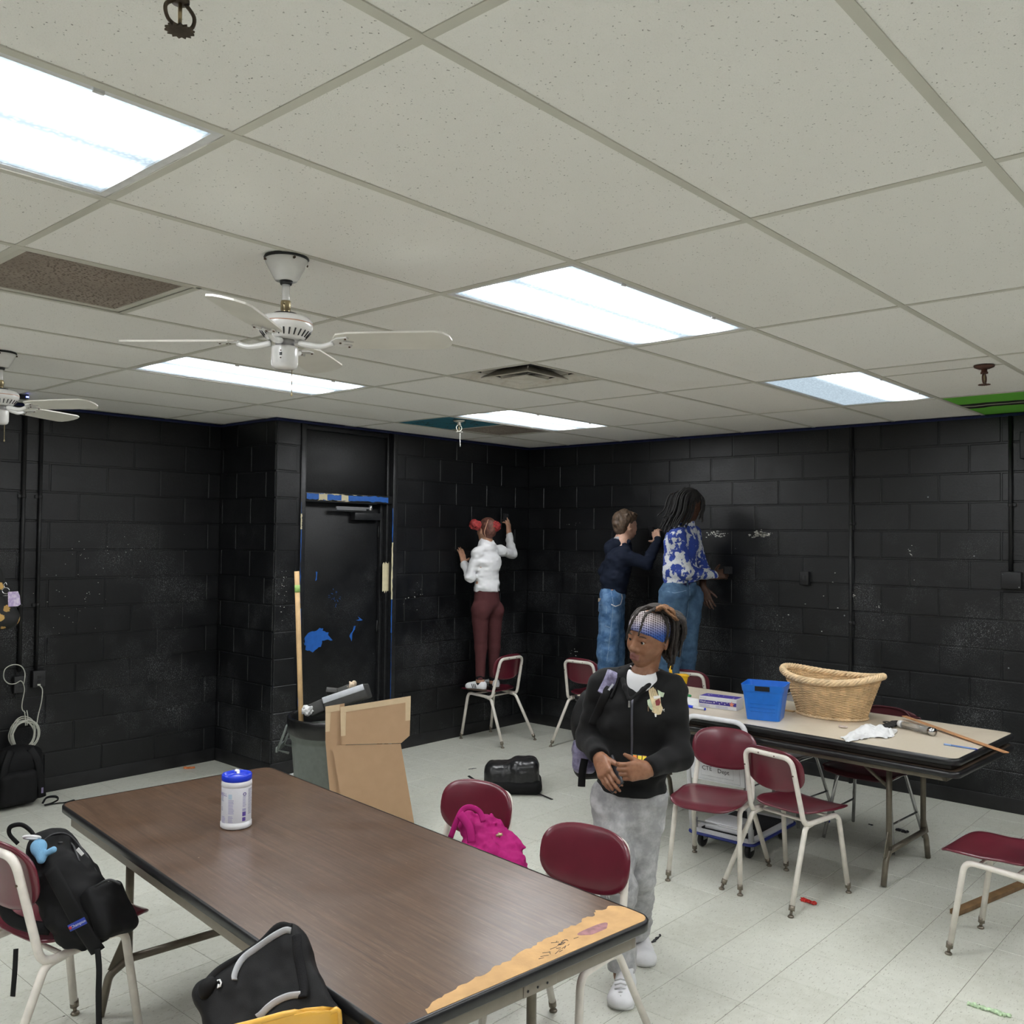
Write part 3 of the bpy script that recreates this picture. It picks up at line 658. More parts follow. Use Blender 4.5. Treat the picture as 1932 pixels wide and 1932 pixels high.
for dx_ in (-.006, .010): MB().tube(spline([lw(46, 1340)+V(dx_, -.015, 0), lw(47, 1352)+V(dx_, -.022, 0), lw(47, 1368)+V(dx_*.6, -.02, 0)], 6), .0034, 7).build('tie', M_CABLE, loop)
settle(loop)
# ceiling debris: flakes hanging on the grid
# ---------------------------------------------------------------- furniture
M_MAROON = plain('maroon_hard_plastic', (.115, .010, .022), .28, var=.12, scale=9, coat=.35)
M_MAROON2 = plain('dark_maroon_plastic', (.07, .010, .016), .42, var=.12, scale=9)
M_CREAM = plain('cream_enamel_tube', (.76, .71, .64), .35, var=.08, scale=25, coat=.2)
M_GLIDE = plain('worn_steel_glide', (.22, .19, .15), .4, metal=.7, var=.3)
M_TUBE = plain('bronze_table_leg', (.17, .148, .112), .38, metal=.35, var=.12)
def disc_shell(fn, n=40, rings=7, th=.010, nrm=None):
    """plate whose top is fn(r, angle); closed with an underside offset along -normal and a rounded rim"""
    P = []
    for i in range(rings+1):
        r = (i/rings)**.8; P.append([fn(r, 2*math.pi*j/n) for j in range(n)])
    P = np.array(P); nz = np.array(nrm if nrm is not None else (0, 0, 1.), float)
    rim = P[-1]; cen = P[0][0]; out = rim-cen; out -= np.outer(out@nz, nz); out /= np.linalg.norm(out, axis=1)[:, None]
    top = [P[i] for i in range(1, rings+1)]; mid = [rim+out*th*.35-nz*th*.3, rim+out*th*.35-nz*th*.7]; bot = [P[i]-nz*th for i in range(rings, 0, -1)]
    R = np.array(top+mid+bot); m = MB().grid(R, closed_u=True)
    o = len(m.v); m.v += [tuple(cen), tuple(cen-nz*th)]; k = len(R)-1
    for j in range(n):
        m.f.append((j, (j+1) % n, o)); m.mi.append(0); m.sm.append(True); m.f.append((k*n+j, k*n+(j+1) % n, o+1)); m.mi.append(0); m.sm.append(True)
    return m
def superell(a, w, d, e=3.2):
    c, s = math.cos(a), math.sin(a); return (w*math.copysign(abs(c)**(2/e), c), d*math.copysign(abs(s)**(2/e), s))
def glide(mb, foot, top):
    a = np.array(foot, float); d = unit(np.array(top)-a)
    mb.cyl(a+d*.030, a+d*.055, .0150, n=12); mb.cyl(a+V(0, 0, .009), a+d*.032, .007, n=8); mb.lathe([(.001, 0), (.014, 0), (.016, .004), (.012, .010), (.001, .012)], 14, c=tuple(a)); return mb
def make_school_chair():
    ch = thing('school_chair', 'x', 'chair', group='maroon school chairs with cream tube frames')
    def seat(r, a):
        x, y = superell(a, .198, .196, 4.2); x *= r; y *= r; yy = y+.075
        x *= 1-.06*(.5-y/.39)
        z = .447+.010*(r**4)*(1 if y < 0 else .2)-.006*(1-r*r)-.020*max(0, (y-.13)/.066)**2*(1 if y > .13 else 0)+.012*abs(x/.2)**3
        return V(x, yy, z)
    disc_shell(seat, 48, 8, .011).build('seat', M_MAROON, ch)
    nb = unit(V(0, .96, .20))
    def back(r, a):
        x, h = superell(a, .183, .112, 2.7); x *= r; h *= r; c = V(0, -.172, .667)
        return c+V(x, 0, 0)+unit(V(0, -.20, .96))*h+nb*(.028*(x/.18)**2-.006*(r**4))
    disc_shell(back, 44, 7, .011, nb).build('backrest', M_MAROON, ch)
    L = lambda s: [(s*.196, .205, .045), (s*.176, .150, .418), (s*.168, -.128, .402), (s*.148, -.208, .745)]
    pts = L(-1)+[(p[0]*-1, p[1], p[2]) for p in L(-1)[::-1]]
    path = fillet(pts, [0, .05, .05, .055, .055, .05, .05, 0], 7)
    MB().tube(path, .0135, 12).build('frame_tube', M_CREAM, ch)
    g = MB()
    for s in (-1, 1):
        top = (s*.160, -.045, .400); kn = (s*.166, -.115, .392); ft = (s*.214, -.288, .045)
        MB().tube(fillet([top, kn, ft], .05, 6), .0135, 12).build('rear_leg', M_CREAM, ch)
        glide(g, (s*.2195, -.305, 0), ft); glide(g, (s*.198, .212, 0), (s*.196, .205, .06))
        for x, y, z in ((s*.05, -.2215, .744), (s*.153, -.205, .66)): MB().cyl((x, y+.006, z), (x, y-.001, z), .004, n=8).build('screw', M_RUST, ch)
    MB().tube([(-.165, .10, .410), (.165, .10, .410)], .008, 8).tube([(-.16, -.05, .400), (.16, -.05, .400)], .008, 8).build('crossbar', M_CREAM, ch)
    for s in (-1, 1):
        glide(MB(), (s*.2195, -.305, 0), (s*.214, -.288, .045)).build('glide', M_GLIDE, ch); glide(MB(), (s*.198, .212, 0), (s*.196, .205, .06)).build('glide', M_GLIDE, ch)
    return ch
chair0 = make_school_chair(); _first = [True]
def chair(x, y, facing, label, s=1.0):
    c = chair0 if _first[0] else dup(chair0); _first[0] = False
    c.location = (x, y, 0); c.rotation_euler = (0, 0, math.radians(facing-90)); c.scale = (s, s, s); tag(c, label, 'chair', 'maroon school chairs with cream tube frames'); return c
CH_A = chair(5.05, 5.075, 91, 'maroon school chair carrying the person in the white jacket')
CH_B = chair(5.485, 4.30, 2, 'maroon school chair by the wall under the person in jeans and navy hoodie')
CH_B2 = chair(5.56, 3.33, 12, 'maroon school chair by the wall under the tall person with long locs')
CH_C = chair(3.425, 1.93, 192, 'maroon school chair in front of the white cart, front side showing', .98)
CH_D = chair(3.52, 1.535, -12, 'maroon school chair turned to the beige table, bolted back tube showing', .98)
CH_E = chair(3.47, .475, 86, 'maroon school chair with wooden stick on floor behind its legs')
CH_F = chair(1.435, 1.42, 186, 'maroon school chair tucked under the chipped end of the brown table')
CH_H = chair(1.600, 2.12, 186, 'maroon school chair holding the magenta bag at the brown table')
CH_G = chair(.275, 2.745, 8, 'maroon school chair holding a black backpack with blue strap label', 1.05)
# chrome-leg shell chairs behind the beige table
def shell_chair(x, y, facing, mat, label, leg_mat, top=.775):
    ch = thing('shell_chair', label, 'chair', (x, y, 0), math.radians(facing-90))
    prof = spline([(.225, .415), (.20, .438), (.10, .432), (0, .425), (-.12, .432), (-.18, .46), (-.205, .53), (-.225, .64), (-.245, top-.02), (-.248, top)], 4)
    P = []
    for i, (yy, zz) in enumerate(prof):
        t = i/(len(prof)-1); wv = .215*(1-.30*max(0, (t-.80)/.20)**3)
        if t < .08: wv *= .93
        row = []
        for j in range(13):
            u = (j-6)/6; cur = .018*abs(u)**2.5
            row.append((u*wv, yy+(cur*1.6 if t > .55 else 0), zz+(cur if t <= .55 else 0)-(.045*abs(u)**5*max(0, (t-.80)/.20) if t > .80 else 0)))
        P.append(row)
    P = np.array(P); d = V(0, -.35, -.9)*.006
    mb = MB().grid(P).grid(P+np.array([0, -.004, -.006]))
    n, m = len(P), 13; B = n*m
    ring = [i*m for i in range(n)]+[(n-1)*m+j for j in range(1, m)]+[i*m+m-1 for i in range(n-2, -1, -1)]+[j for j in range(m-2, 0, -1)]
    for a, b in zip(ring, ring[1:]+ring[:1]): mb.f.append((a, b, B+b, B+a)); mb.mi.append(0); mb.sm.append(True)
    mb.build('shell', mat, ch)
    MB().tube([P.reshape(-1, 3)[k]+np.array([0, -.002, -.003]) for k in ring], .0065, 6, closed=True).build('rolled_rim', mat, ch)
    for s in (-1, 1):
        MB().tube(fillet([(s*.21, .21, .012), (s*.155, .13, .41), (s*.155, -.12, .41), (s*.22, -.24, .012)], .05, 6), .0105, 10).build('leg', leg_mat, ch)
        MB().tube([(s*.19, .175, .17), (s*.198, -.20, .17)], .006, 8).build('side_bar', leg_mat, ch)
    MB().tube([(-.155, .10, .41), (.155, .10, .41)], .008, 8).tube([(-.155, -.10, .41), (.155, -.10, .41)], .008, 8).build('crossbar', leg_mat, ch)
    return ch
M_GREYSH = plain('grey_plastic_shell', (.26, .25, .25), .35, var=.08)
shell_chair(4.70, 2.13, 176, M_GREYSH, 'grey plastic chair with chrome legs pushed under the beige table', M_CHROME)
shell_chair(4.62, 1.53, 178, M_MAROON2, 'dark maroon plastic chair with chrome legs pushed under the beige table', M_CHROME)
M_YEL = plain('yellow_plastic_shell', (.80, .44, .065), .32, var=.06, scale=6, coat=.2)
YC = shell_chair(.093, 1.36, 72, M_YEL, 'yellow plastic shell chair holding a backpack with grey piping', M_CHROME, .80)
# ---------------------------------------------------------------- brown folding table
def m_wood_top():
    t = NT('brown_woodgrain_laminate'); co = t.coord('Object'); x = t.sep(co)
    st = t.coord('Object', scale=(55, 1.5, 1)); w1 = t.noise(st, 1.6, 6, .65)
    st2 = t.coord('Object', scale=(11, .55, 1)); w2 = t.noise(st2, 1.3, 4, .55)
    c = t.mix(t.ramp(w1, [(.32, 0), (.7, 1)]), (.060, .031, .017), (.145, .084, .050)); c = t.mix(t.math('MULTIPLY', t.ramp(w2, [(.42, 0), (.58, 1)]), .55), c, (.090, .050, .029))
    fine = t.ramp(t.noise(t.coord('Object', scale=(160, 5, 1)), 3, 2), [(.62, 0), (.68, 1)]); c = t.mix(t.math('MULTIPLY', fine, .30), c, (.30, .21, .15))
    nick = t.ramp(t.voro(co, 9), [(0, 1), (.025, 1), (.035, 0)]); c = t.mix(t.math('MULTIPLY', nick, t.ramp(t.noise(co, 4, 1), [(.55, 0), (.58, .8)])), c, (.55, .45, .33))
    t.color(c)
    t.rough(t.ramp(t.noise(co, 5, 3), [(.3, .30), (.7, .42)])); t.spec(.55)
    t.b.inputs['Coat Weight'].default_value = .25; t.b.inputs['Coat Roughness'].default_value = .2; return t.m
M_WOODT = m_wood_top()
M_BARE = plain('bare_particle_board', (.55, .33, .14), .75, var=.15, scale=14, bump=.2, bscale=120)
M_EDGE = plain('black_table_edge', (.010, .010, .011), .35, var=.2)
M_APRON = plain('bronze_grey_apron', (.235, .205, .165), .42, metal=.15, var=.06)
TW, TL, TZ = .92, 2.28, .737; tc = np.array([.838, 2.052]); ta = math.radians(-5.6)
tb = thing('folding_table', 'long brown woodgrain folding table with one chipped bare end', 'table', (tc[0], tc[1], 0), ta)
MB().prism(rrect(TW-.012, TL-.012, .045), TZ-.020, TZ).build('tabletop', M_WOODT, tb)
rim = []; outl = rrect(TW-.014, TL-.014, .045, 6); n_ = len(outl); prof = [(0, .0012), (.0045, .0010), (.0085, -.004), (.0085, -.026), (.004, -.031), (0, -.031)]
cen = np.array([0, 0]); R_ = []
for (x, y) in outl:
    nx, ny = x-math.copysign(min(abs(x), TW/2-.052), x), y-math.copysign(min(abs(y), TL/2-.052), y); nn = math.hypot(nx, ny) or 1
    R_.append([(x+nx/nn*d, y+ny/nn*d, TZ+z) for d, z in prof])
R_ = np.array(R_).transpose(1, 0, 2); MB().grid(R_, closed_u=True).build('edge_band', M_EDGE, tb)
# apron rails
ap = [((-.40, -1.085), (.40, -1.085)), ((-.40, 1.085), (.40, 1.085)), ((-.415, -1.085), (-.415, 1.085)), ((.415, -1.085), (.415, 1.085))]
for a, b in ap: MB().box((min(a[0], b[0])-.012, min(a[1], b[1])-.012, TZ-.088), (max(a[0], b[0])+.012, max(a[1], b[1])+.012, TZ-.031), bevel=.004).build('apron_rail', M_APRON, tb)
MB().box((-.02, -1.0995, TZ-.086), (.10, -1.0975, TZ-.034), bevel=.0015).build('apron_plate', M_APRON, tb)
for i in range(6): MB().cyl((-.005+.035*(i % 3), -1.0995, TZ-.048-.024*(i//3)), (-.005+.035*(i % 3), -1.1010, TZ-.048-.024*(i//3)), .0035, n=8).build('rivet', M_BLKPL, tb)
# bare strip where the laminate has broken away along the near end
rs = random.Random(21); e0 = -TL/2+.010; inner = []
prof_b = [(.455, .100), (.43, .135), (.40, .125), (.37, .140), (.34, .118), (.30, .122), (.26, .108), (.22, .112), (.17, .098), (.12, .104), (.07, .088), (.02, .086), (-.03, .072), (-.08, .070), (-.13, .056), (-.18, .058), (-.23, .046), (-.28, .040), (-.32, .032), (-.35, .010)]
for i in range(len(prof_b)-1):
    a, b = np.array(prof_b[i]), np.array(prof_b[i+1])
    for k in range(4): q = a+(b-a)*k/4; inner.append((q[0], e0+q[1]+rs.uniform(-.005, .005)))
outer = [(-.35, e0), (.30, e0), (.40, e0)]+[(.418+.034*math.sin(a), e0+.036-.036*math.cos(a)) for a in np.linspace(0, math.pi/2, 6)]
bare = MB().prism(inner[::-1][:0]+outer[::1]+inner, TZ-.0002, TZ+.0008).build('bare_edge_patch', M_BARE, tb)
mk = MB()
for i in range(26):
    cx_, cy_ = rs.choice([(.13, e0+.045), (.08, e0+.03), (.15, e0+.05)]); a_ = rs.uniform(0, 3.1); l_ = rs.uniform(.008, .03); cx_ += rs.gauss(0, .02); cy_ += rs.gauss(0, .008)
    mk.tube([(cx_, cy_, TZ+.001), (cx_+l_*math.cos(a_), cy_+l_*.5*math.sin(a_), TZ+.001)], .0008, 5)
tag(mk.build('pencil_marks', plain('graphite', (.06, .05, .05), .6), bare), kind='stuff')
pur = [(.27+.055*math.cos(a)*(1+.2*math.sin(3*a)), e0+.052+.022*math.sin(a)*(1+.2*math.cos(2*a))) for a in np.linspace(0, 2*math.pi, 24, endpoint=False)]
MB().prism(pur, TZ+.0007, TZ+.0012).build('purple_stain', plain('purple_stain', (.30, .14, .15), .6, var=.25, scale=60), bare)
def fold_legs(par, y, sgn, w, z, mat, foot_w, bar_z=.16, cx=0):
    """U-shaped folding leg set: two uprights, cross foot bar with bent feet, gusset plates and brace arms"""
    for s in (-1, 1):
        MB().tube([(cx+s*w, y, z), (cx+s*w, y, bar_z)], .0155, 12).build('leg', mat, par)
        MB().tube(fillet([(cx+s*w, y, bar_z+.03), (cx+s*w, y, bar_z), (cx+s*(foot_w-.03), y, bar_z-.04), (cx+s*foot_w, y, .006)], [0, .02, .05, 0], 6), .0155, 12).build('foot', mat, par)
        MB().prism([(cx+s*w, bar_z+.13), (cx+s*(w+.004), bar_z+.13), (cx+s*(w+.075), bar_z-.02), (cx+s*w, bar_z-.02)], -.003, .003, M=Matrix(((1, 0, 0, 0), (0, 0, 1, y), (0, 1, 0, 0), (0, 0, 0, 1)))).build('gusset', mat, par)
        MB().tube(fillet([(cx+s*(w-.03), y+sgn*.02, z-.17), (cx+s*(w-.03), y+sgn*.13, z-.09), (cx+s*(w-.03), y+sgn*.22, z-.01)], .03, 4), .010, 8).build('brace_arm', mat, par)
    MB().tube([(cx-w, y, bar_z), (cx+w, y, bar_z)], .0155, 12).build('foot_bar', mat, par)
    MB().tube([(cx-w, y, z-.012), (cx+w, y, z-.012)], .012, 10).build('top_bar', mat, par)
fold_legs(tb, .80, -1, .30, TZ-.035, M_TUBE, .40, .19); fold_legs(tb, -.80, 1, .30, TZ-.035, M_TUBE, .40, .19)
# ---------------------------------------------------------------- beige tables, one folded flat on the other
def m_beige():
    t = NT('beige_speckled_laminate'); co = t.coord('Object'); c = t.mix(t.noise(co, 250, 2), (.60, .52, .40), (.70, .62, .50))
    sm = t.ramp(t.noise(co, 2.3, 4, .65), [(.48, 0), (.72, 1)]); c = t.mix(t.math('MULTIPLY', sm, .45), c, (.40, .31, .23)); t.color(c)
    t.rough(.35); t.spec(.5); return t.m
M_BEIGE = m_beige()
bc = np.array([4.185, 1.965]); ba = math.radians(-2.6); BT = .772
def slab(par, W, L, z, edge_t, rim_r=.05, edge_mat=None, top_mat=None):
    MB().prism(rrect(W-.03, L-.03, rim_r-.012), z-edge_t+.004, z).build('tabletop', top_mat or M_BEIGE, par)
    o = rrect(W-.032, L-.032, rim_r-.012, 6); R = []
    for (x, y) in o:
        nx, ny = x-math.copysign(min(abs(x), W/2-.016-rim_r+.012), x), y-math.copysign(min(abs(y), L/2-.016-rim_r+.012), y); nn = math.hypot(nx, ny) or 1
        R.append([(x+nx/nn*d, y+ny/nn*d, z+zz) for d, zz in ((0, .0008), (.009, 0), (.0155, -.006), (.0155, -edge_t+.005), (.010, -edge_t), (0, -edge_t))])
    MB().grid(np.array(R).transpose(1, 0, 2), closed_u=True).build('edge_band', edge_mat or M_EDGE, par)
b_low = thing('folding_table', 'dark edged folding table standing beneath the beige tabletop', 'table', (bc[0]+.0, bc[1], 0), ba)
slab(b_low, .915, 2.44, .708, .030, top_mat=plain('dark_laminate', (.10, .07, .05), .4))
for a, b in (((-.405, -1.14), (-.405, 1.14)), ((.405, -1.14), (.405, 1.14)), ((-.405, -1.14), (.405, -1.14)), ((-.405, 1.14), (.405, 1.14))):
    MB().box((min(a[0], b[0])-.012, min(a[1], b[1])-.012, .650), (max(a[0], b[0])+.012, max(a[1], b[1])+.012, .679), bevel=.004).build('apron_rail', M_TUBE, b_low)
fold_legs(b_low, -.78, 1, .24, .672, M_TUBE, .312, .17, .05); fold_legs(b_low, .98, -1, .24, .672, M_TUBE, .312, .17, .05)
b_up = thing('folded_table', 'beige table folded flat and laid on top of another table', 'table', (bc[0]+.0, bc[1]+.0, .7085), ba)
slab(b_up, .915, 2.44, BT-.7085, .034)
MB().box((-.415, -1.175, .0005), (.415, 1.175, .029), bevel=.006).build('folded_underframe', plain('dark_brown_frame', (.028, .022, .018), .45), b_up)
# ---------------------------------------------------------------- soft-body modeller: blended volumes -> one continuous surface
def vnoise(P, scale, seed):
    """smooth random field in [-1,1] at points P (n,3)"""
    rg = np.random.RandomState(seed); T = rg.rand(32, 32, 32)*2-1
    q = P*np.asarray(scale, float); i = np.floor(q).astype(int); f = q-i; f = f*f*(3-2*f); i &= 31; j = (i+1) & 31
    def g(a, b, c): return T[a, b, c]
    x0, y0, z0 = i.T; x1, y1, z1 = j.T; fx, fy, fz = f.T
    return ((g(x0, y0, z0)*(1-fx)+g(x1, y0, z0)*fx)*(1-fy)+(g(x0, y1, z0)*(1-fx)+g(x1, y1, z0)*fx)*fy)*(1-fz)+((g(x0, y0, z1)*(1-fx)+g(x1, y0, z1)*fx)*(1-fy)+(g(x0, y1, z1)*(1-fx)+g(x1, y1, z1)*fx)*fy)*fz
class Sdf:
    def __init__(s, h=.006): s.ops = []; s.h = h; s.folds = []
    def cap(s, a, b, ra, rb=None, k=.02, sub=False):
        a = V(*a); b = V(*b); rb = ra if rb is None else rb
        def fn(X, Y, Z):
            d = b-a; L = max(1e-9, d@d); px, py, pz = X-a[0], Y-a[1], Z-a[2]
            t = np.clip((px*d[0]+py*d[1]+pz*d[2])/L, 0, 1)
            return np.sqrt((px-t*d[0])**2+(py-t*d[1])**2+(pz-t*d[2])**2)-(ra+(rb-ra)*t)
        R = max(ra, rb); s.ops.append((fn, np.minimum(a, b)-R, np.maximum(a, b)+R, k, sub)); return s
    def chain(s, pts, radii, k=.02):
        for i in range(len(pts)-1): s.cap(pts[i], pts[i+1], radii[i], radii[i+1], k)
        return s
    def ecap(s, a, b, ra, rb, u, k=.02, sub=False):
        """elliptic tapered limb: ra, rb = (half width along u, half depth) at the two ends"""
        a = V(*a); b = V(*b); ax = b-a; L = np.linalg.norm(ax); ax = ax/L; u = np.asarray(u, float); u = unit(u-ax*(u@ax)); v = np.cross(ax, u)
        def fn(X, Y, Z):
            px, py, pz = X-a[0], Y-a[1], Z-a[2]
            w_ = px*ax[0]+py*ax[1]+pz*ax[2]; uu = px*u[0]+py*u[1]+pz*u[2]; vv = px*v[0]+py*v[1]+pz*v[2]
            t = np.clip(w_/L, 0, 1); ru = ra[0]+(rb[0]-ra[0])*t; rv = ra[1]+(rb[1]-ra[1])*t; e = w_-t*L; re = np.minimum(ru, rv)
            return (np.sqrt((uu/ru)**2+(vv/rv)**2+(e/re)**2)-1)*np.minimum(ru, rv)
        R = max(*ra, *rb); s.ops.append((fn, np.minimum(a, b)-R, np.maximum(a, b)+R, k, sub)); return s
    def ell(s, c, r, axes=None, k=.02, sub=False):
        c = V(*c); r = V(*r); A = np.eye(3) if axes is None else np.array(axes, float)
        def fn(X, Y, Z):
            px, py, pz = X-c[0], Y-c[1], Z-c[2]; q = [(px*A[i][0]+py*A[i][1]+pz*A[i][2])/r[i] for i in range(3)]
            k0 = np.sqrt(q[0]**2+q[1]**2+q[2]**2); k1 = np.sqrt((q[0]/r[0])**2+(q[1]/r[1])**2+(q[2]/r[2])**2)
            return k0*(k0-1)/np.maximum(k1, 1e-6)
        R = np.abs(A.T) @ r; s.ops.append((fn, c-R, c+R, k, sub)); return s
    def rbox(s, c, half, axes=None, rd=.01, k=.01, sub=False):
        c = V(*c); hf = V(*half)-rd; A = np.eye(3) if axes is None else np.array(axes, float)
        def fn(X, Y, Z):
            px, py, pz = X-c[0], Y-c[1], Z-c[2]; q = [np.abs(px*A[i][0]+py*A[i][1]+pz*A[i][2])-hf[i] for i in range(3)]
            return np.sqrt(np.maximum(q[0], 0)**2+np.maximum(q[1], 0)**2+np.maximum(q[2], 0)**2)+np.minimum(np.maximum(q[0], np.maximum(q[1], q[2])), 0)-rd
        R = np.abs(A.T) @ V(*half); s.ops.append((fn, c-R, c+R, k, sub)); return s
    def cut(s, p, n, k=.004):
        """keep the side away from n"""
        p = V(*p); n = unit(n); s.ops.append((lambda X, Y, Z: (X-p[0])*n[0]+(Y-p[1])*n[1]+(Z-p[2])*n[2], None, None, k, 'cut')); return s
    def fold(s, amp, scale, seed=1, c=None, r=None): s.folds.append((amp, scale, seed, c, r)); return s
    def mesh(s, smooth=1):
        h = s.h; lo = np.min([o[1] for o in s.ops if o[1] is not None and o[4] is False], 0)-4*h; hi = np.max([o[2] for o in s.ops if o[2] is not None and o[4] is False], 0)+4*h
        n = np.ceil((hi-lo)/h).astype(int)+1; ax = [(lo[i]+h*np.arange(n[i])).astype(np.float32) for i in range(3)]
        F = np.full(n, .5, np.float32)
        for fn, a, b, k, sub in s.ops:
            if a is None: i0 = [0, 0, 0]; i1 = list(n)
            else:
                pad = k+3*h; i0 = np.clip(np.floor((a-pad-lo)/h).astype(int), 0, n); i1 = np.clip(np.ceil((b+pad-lo)/h).astype(int)+1, 0, n)
            if min(np.array(i1)-np.array(i0)) <= 0: continue
            X = ax[0][i0[0]:i1[0], None, None]; Y = ax[1][None, i0[1]:i1[1], None]; Z = ax[2][None, None, i0[2]:i1[2]]
            sl = (slice(i0[0], i1[0]), slice(i0[1], i1[1]), slice(i0[2], i1[2])); D = fn(X, Y, Z); A = F[sl]
            if sub is False:
                t = np.clip(.5+.5*(A-D)/k, 0, 1); F[sl] = A+(D-A)*t-k*t*(1-t)
            else:
                if sub is True: D = -D
                t = np.clip(.5-.5*(A-D)/k, 0, 1); F[sl] = A+(D-A)*t+k*t*(1-t)
        for amp, sc, seed, c, r in s.folds:
            m = np.abs(F) < 3*h+2*amp
            I = np.argwhere(m); P = lo+I*h; v = vnoise(P, sc, seed)*amp
            if c is not None: v *= np.clip(1-np.linalg.norm(P-V(*c), axis=1)/r, 0, 1)
            F[m] += v.astype(np.float32)
        ins = F < 0
        c8 = [ins[i:n[0]-1+i, j:n[1]-1+j, k:n[2]-1+k] for i in (0, 1) for j in (0, 1) for k in (0, 1)]
        al = c8[0].copy(); an = c8[0].copy()
        for c_ in c8[1:]: al &= c_; an |= c_
        act = np.argwhere(an & ~al); I, J, K = act.T; idx = np.full(np.array(n)-1, -1, np.int32); idx[I, J, K] = np.arange(len(act))
        val = {(i, j, k): F[I+i, J+j, K+k] for i in (0, 1) for j in (0, 1) for k in (0, 1)}
        acc = np.zeros((len(act), 3)); cnt = np.zeros(len(act))
        for e in range(3):
            for p_ in (0, 1):
                for q_ in (0, 1):
                    a = [0, 0, 0]; o = [x for x in range(3) if x != e]; a[o[0]] = p_; a[o[1]] = q_; b = list(a); b[e] = 1
                    va, vb = val[tuple(a)], val[tuple(b)]; m = (va < 0) != (vb < 0); t = np.where(m, va/np.where(m, va-vb, 1), 0)
                    pos = np.array(a, float)[None, :].repeat(len(act), 0); pos[:, e] = t; acc += pos*m[:, None]; cnt += m
        vs = lo+(act+acc/np.maximum(cnt, 1)[:, None])*h
        quads = []
        for e in range(3):
            o = [x for x in range(3) if x != e]; A = np.moveaxis(ins, e, 0); d = np.argwhere(A[:-1, 1:-1, 1:-1] != A[1:, 1:-1, 1:-1])
            if not len(d): continue
            d[:, 1:] += 1; base = np.zeros((len(d), 3), int); base[:, e] = d[:, 0]; base[:, o[0]] = d[:, 1]; base[:, o[1]] = d[:, 2]
            def cell(dp, dq): x = base.copy(); x[:, o[0]] -= dp; x[:, o[1]] -= dq; return idx[x[:, 0], x[:, 1], x[:, 2]]
            q = np.stack([cell(1, 1), cell(0, 1), cell(0, 0), cell(1, 0)], 1); st = A[d[:, 0], d[:, 1], d[:, 2]]
            if e == 1: st = ~st
            q[~st] = q[~st][:, ::-1]; quads.append(q)
        Q = np.concatenate(quads); Q = Q[(Q >= 0).all(1)]
        for _ in range(smooth):
            E = np.concatenate([Q[:, [0, 1]], Q[:, [1, 2]], Q[:, [2, 3]], Q[:, [3, 0]]]); a2 = np.zeros_like(vs); c2 = np.zeros(len(vs))
            for ccol in range(3): a2[:, ccol] = np.bincount(E[:, 0], vs[E[:, 1], ccol], len(vs))+np.bincount(E[:, 1], vs[E[:, 0], ccol], len(vs))
            c2 = np.bincount(E[:, 0], minlength=len(vs))+np.bincount(E[:, 1], minlength=len(vs)); vs = .5*vs+.5*a2/np.maximum(c2, 1)[:, None]
        return vs, Q
    def build(s, name, mats, parent=None, smooth=1, mat_fn=None, extra=None):
        vs, Q = s.mesh(smooth)
        if extra:                                             # further surfaces of the same mesh object
            for ex in extra: v2, q2 = ex.mesh(smooth); Q = np.concatenate([Q, q2+len(vs)]); vs = np.concatenate([vs, v2])
        me = bpy.data.meshes.new(name); me.vertices.add(len(vs)); me.vertices.foreach_set('co', vs.astype(np.float32).ravel())
        me.loops.add(len(Q)*4); me.loops.foreach_set('vertex_index', Q.astype(np.int32).ravel()); me.polygons.add(len(Q))
        me.polygons.foreach_set('loop_start', np.arange(0, len(Q)*4, 4, dtype=np.int32)); me.polygons.foreach_set('loop_total', np.full(len(Q), 4, np.int32))
        me.update(calc_edges=True); me.validate()
        for m in (mats if isinstance(mats, (list, tuple)) else [mats]): me.materials.append(m)
        if mat_fn is not None:
            c = np.zeros(len(me.polygons)*3); me.polygons.foreach_get('center', c); me.polygons.foreach_set('material_index', mat_fn(c.reshape(-1, 3)).astype(np.int32))
        me.polygons.foreach_set('use_smooth', np.ones(len(me.polygons), bool)); me.update()
        return link(name, me, parent)
# ---------------------------------------------------------------- people
def m_skin(name, c, c2):
    t = NT(name); p = t.coord('Object'); n = t.noise(p, 45, 4, .6)
    t.color(t.mix(t.ramp(n, [(.3, 0), (.7, 1)]), c, c2)); t.rough(.46); t.spec(.45); t.b.inputs['Subsurface Weight'].default_value = .12; t.b.inputs['Subsurface Radius'].default_value = (.01, .004, .002)
    t.bump(t.noise(p, 500, 2), .08, .002); return t.m
SK_DARK = m_skin('brown_skin', (.215, .096, .050), (.315, .150, .085)); SK_DEEP = m_skin('deep_brown_skin', (.060, .028, .018), (.10, .05, .032))
SK_FAIR = m_skin('fair_skin', (.52, .30, .21), (.62, .38, .28)); SK_TAN = m_skin('tan_skin', (.42, .22, .14), (.52, .29, .19))
M_LIP = m_skin('dark_rose_lip', (.20, .080, .066), (.27, .115, .098)); M_PALM = m_skin('pale_palm', (.38, .20, .13), (.45, .25, .17))
def m_cloth(name, c, var=.12, weave=900, rough=.85, bump=.25, sheen=.0, mott=None, mscale=10):
    t = NT(name); p = t.coord('Object'); n = t.noise(p, 25, 4, .6); c1 = tuple(x*(1-var) for x in c); c2 = tuple(min(1, x*(1+var)) for x in c)
    col = t.mix(n, c1, c2)
    if mott: col = t.mix(t.ramp(t.noise(p, mscale, 4, .65), [(.42, 0), (.66, 1)]), col, mott)
    t.color(col); t.rough(rough); t.spec(.2); t.b.inputs['Sheen Weight'].default_value = sheen
    t.bump(t.noise(p, weave, 1), bump, .002); return t.m
C_BLACK = m_cloth('black_knit_jacket', (.0085, .0085, .0088), .35, sheen=.05); C_WHITE = m_cloth('white_cotton', (.74, .74, .75), .04)
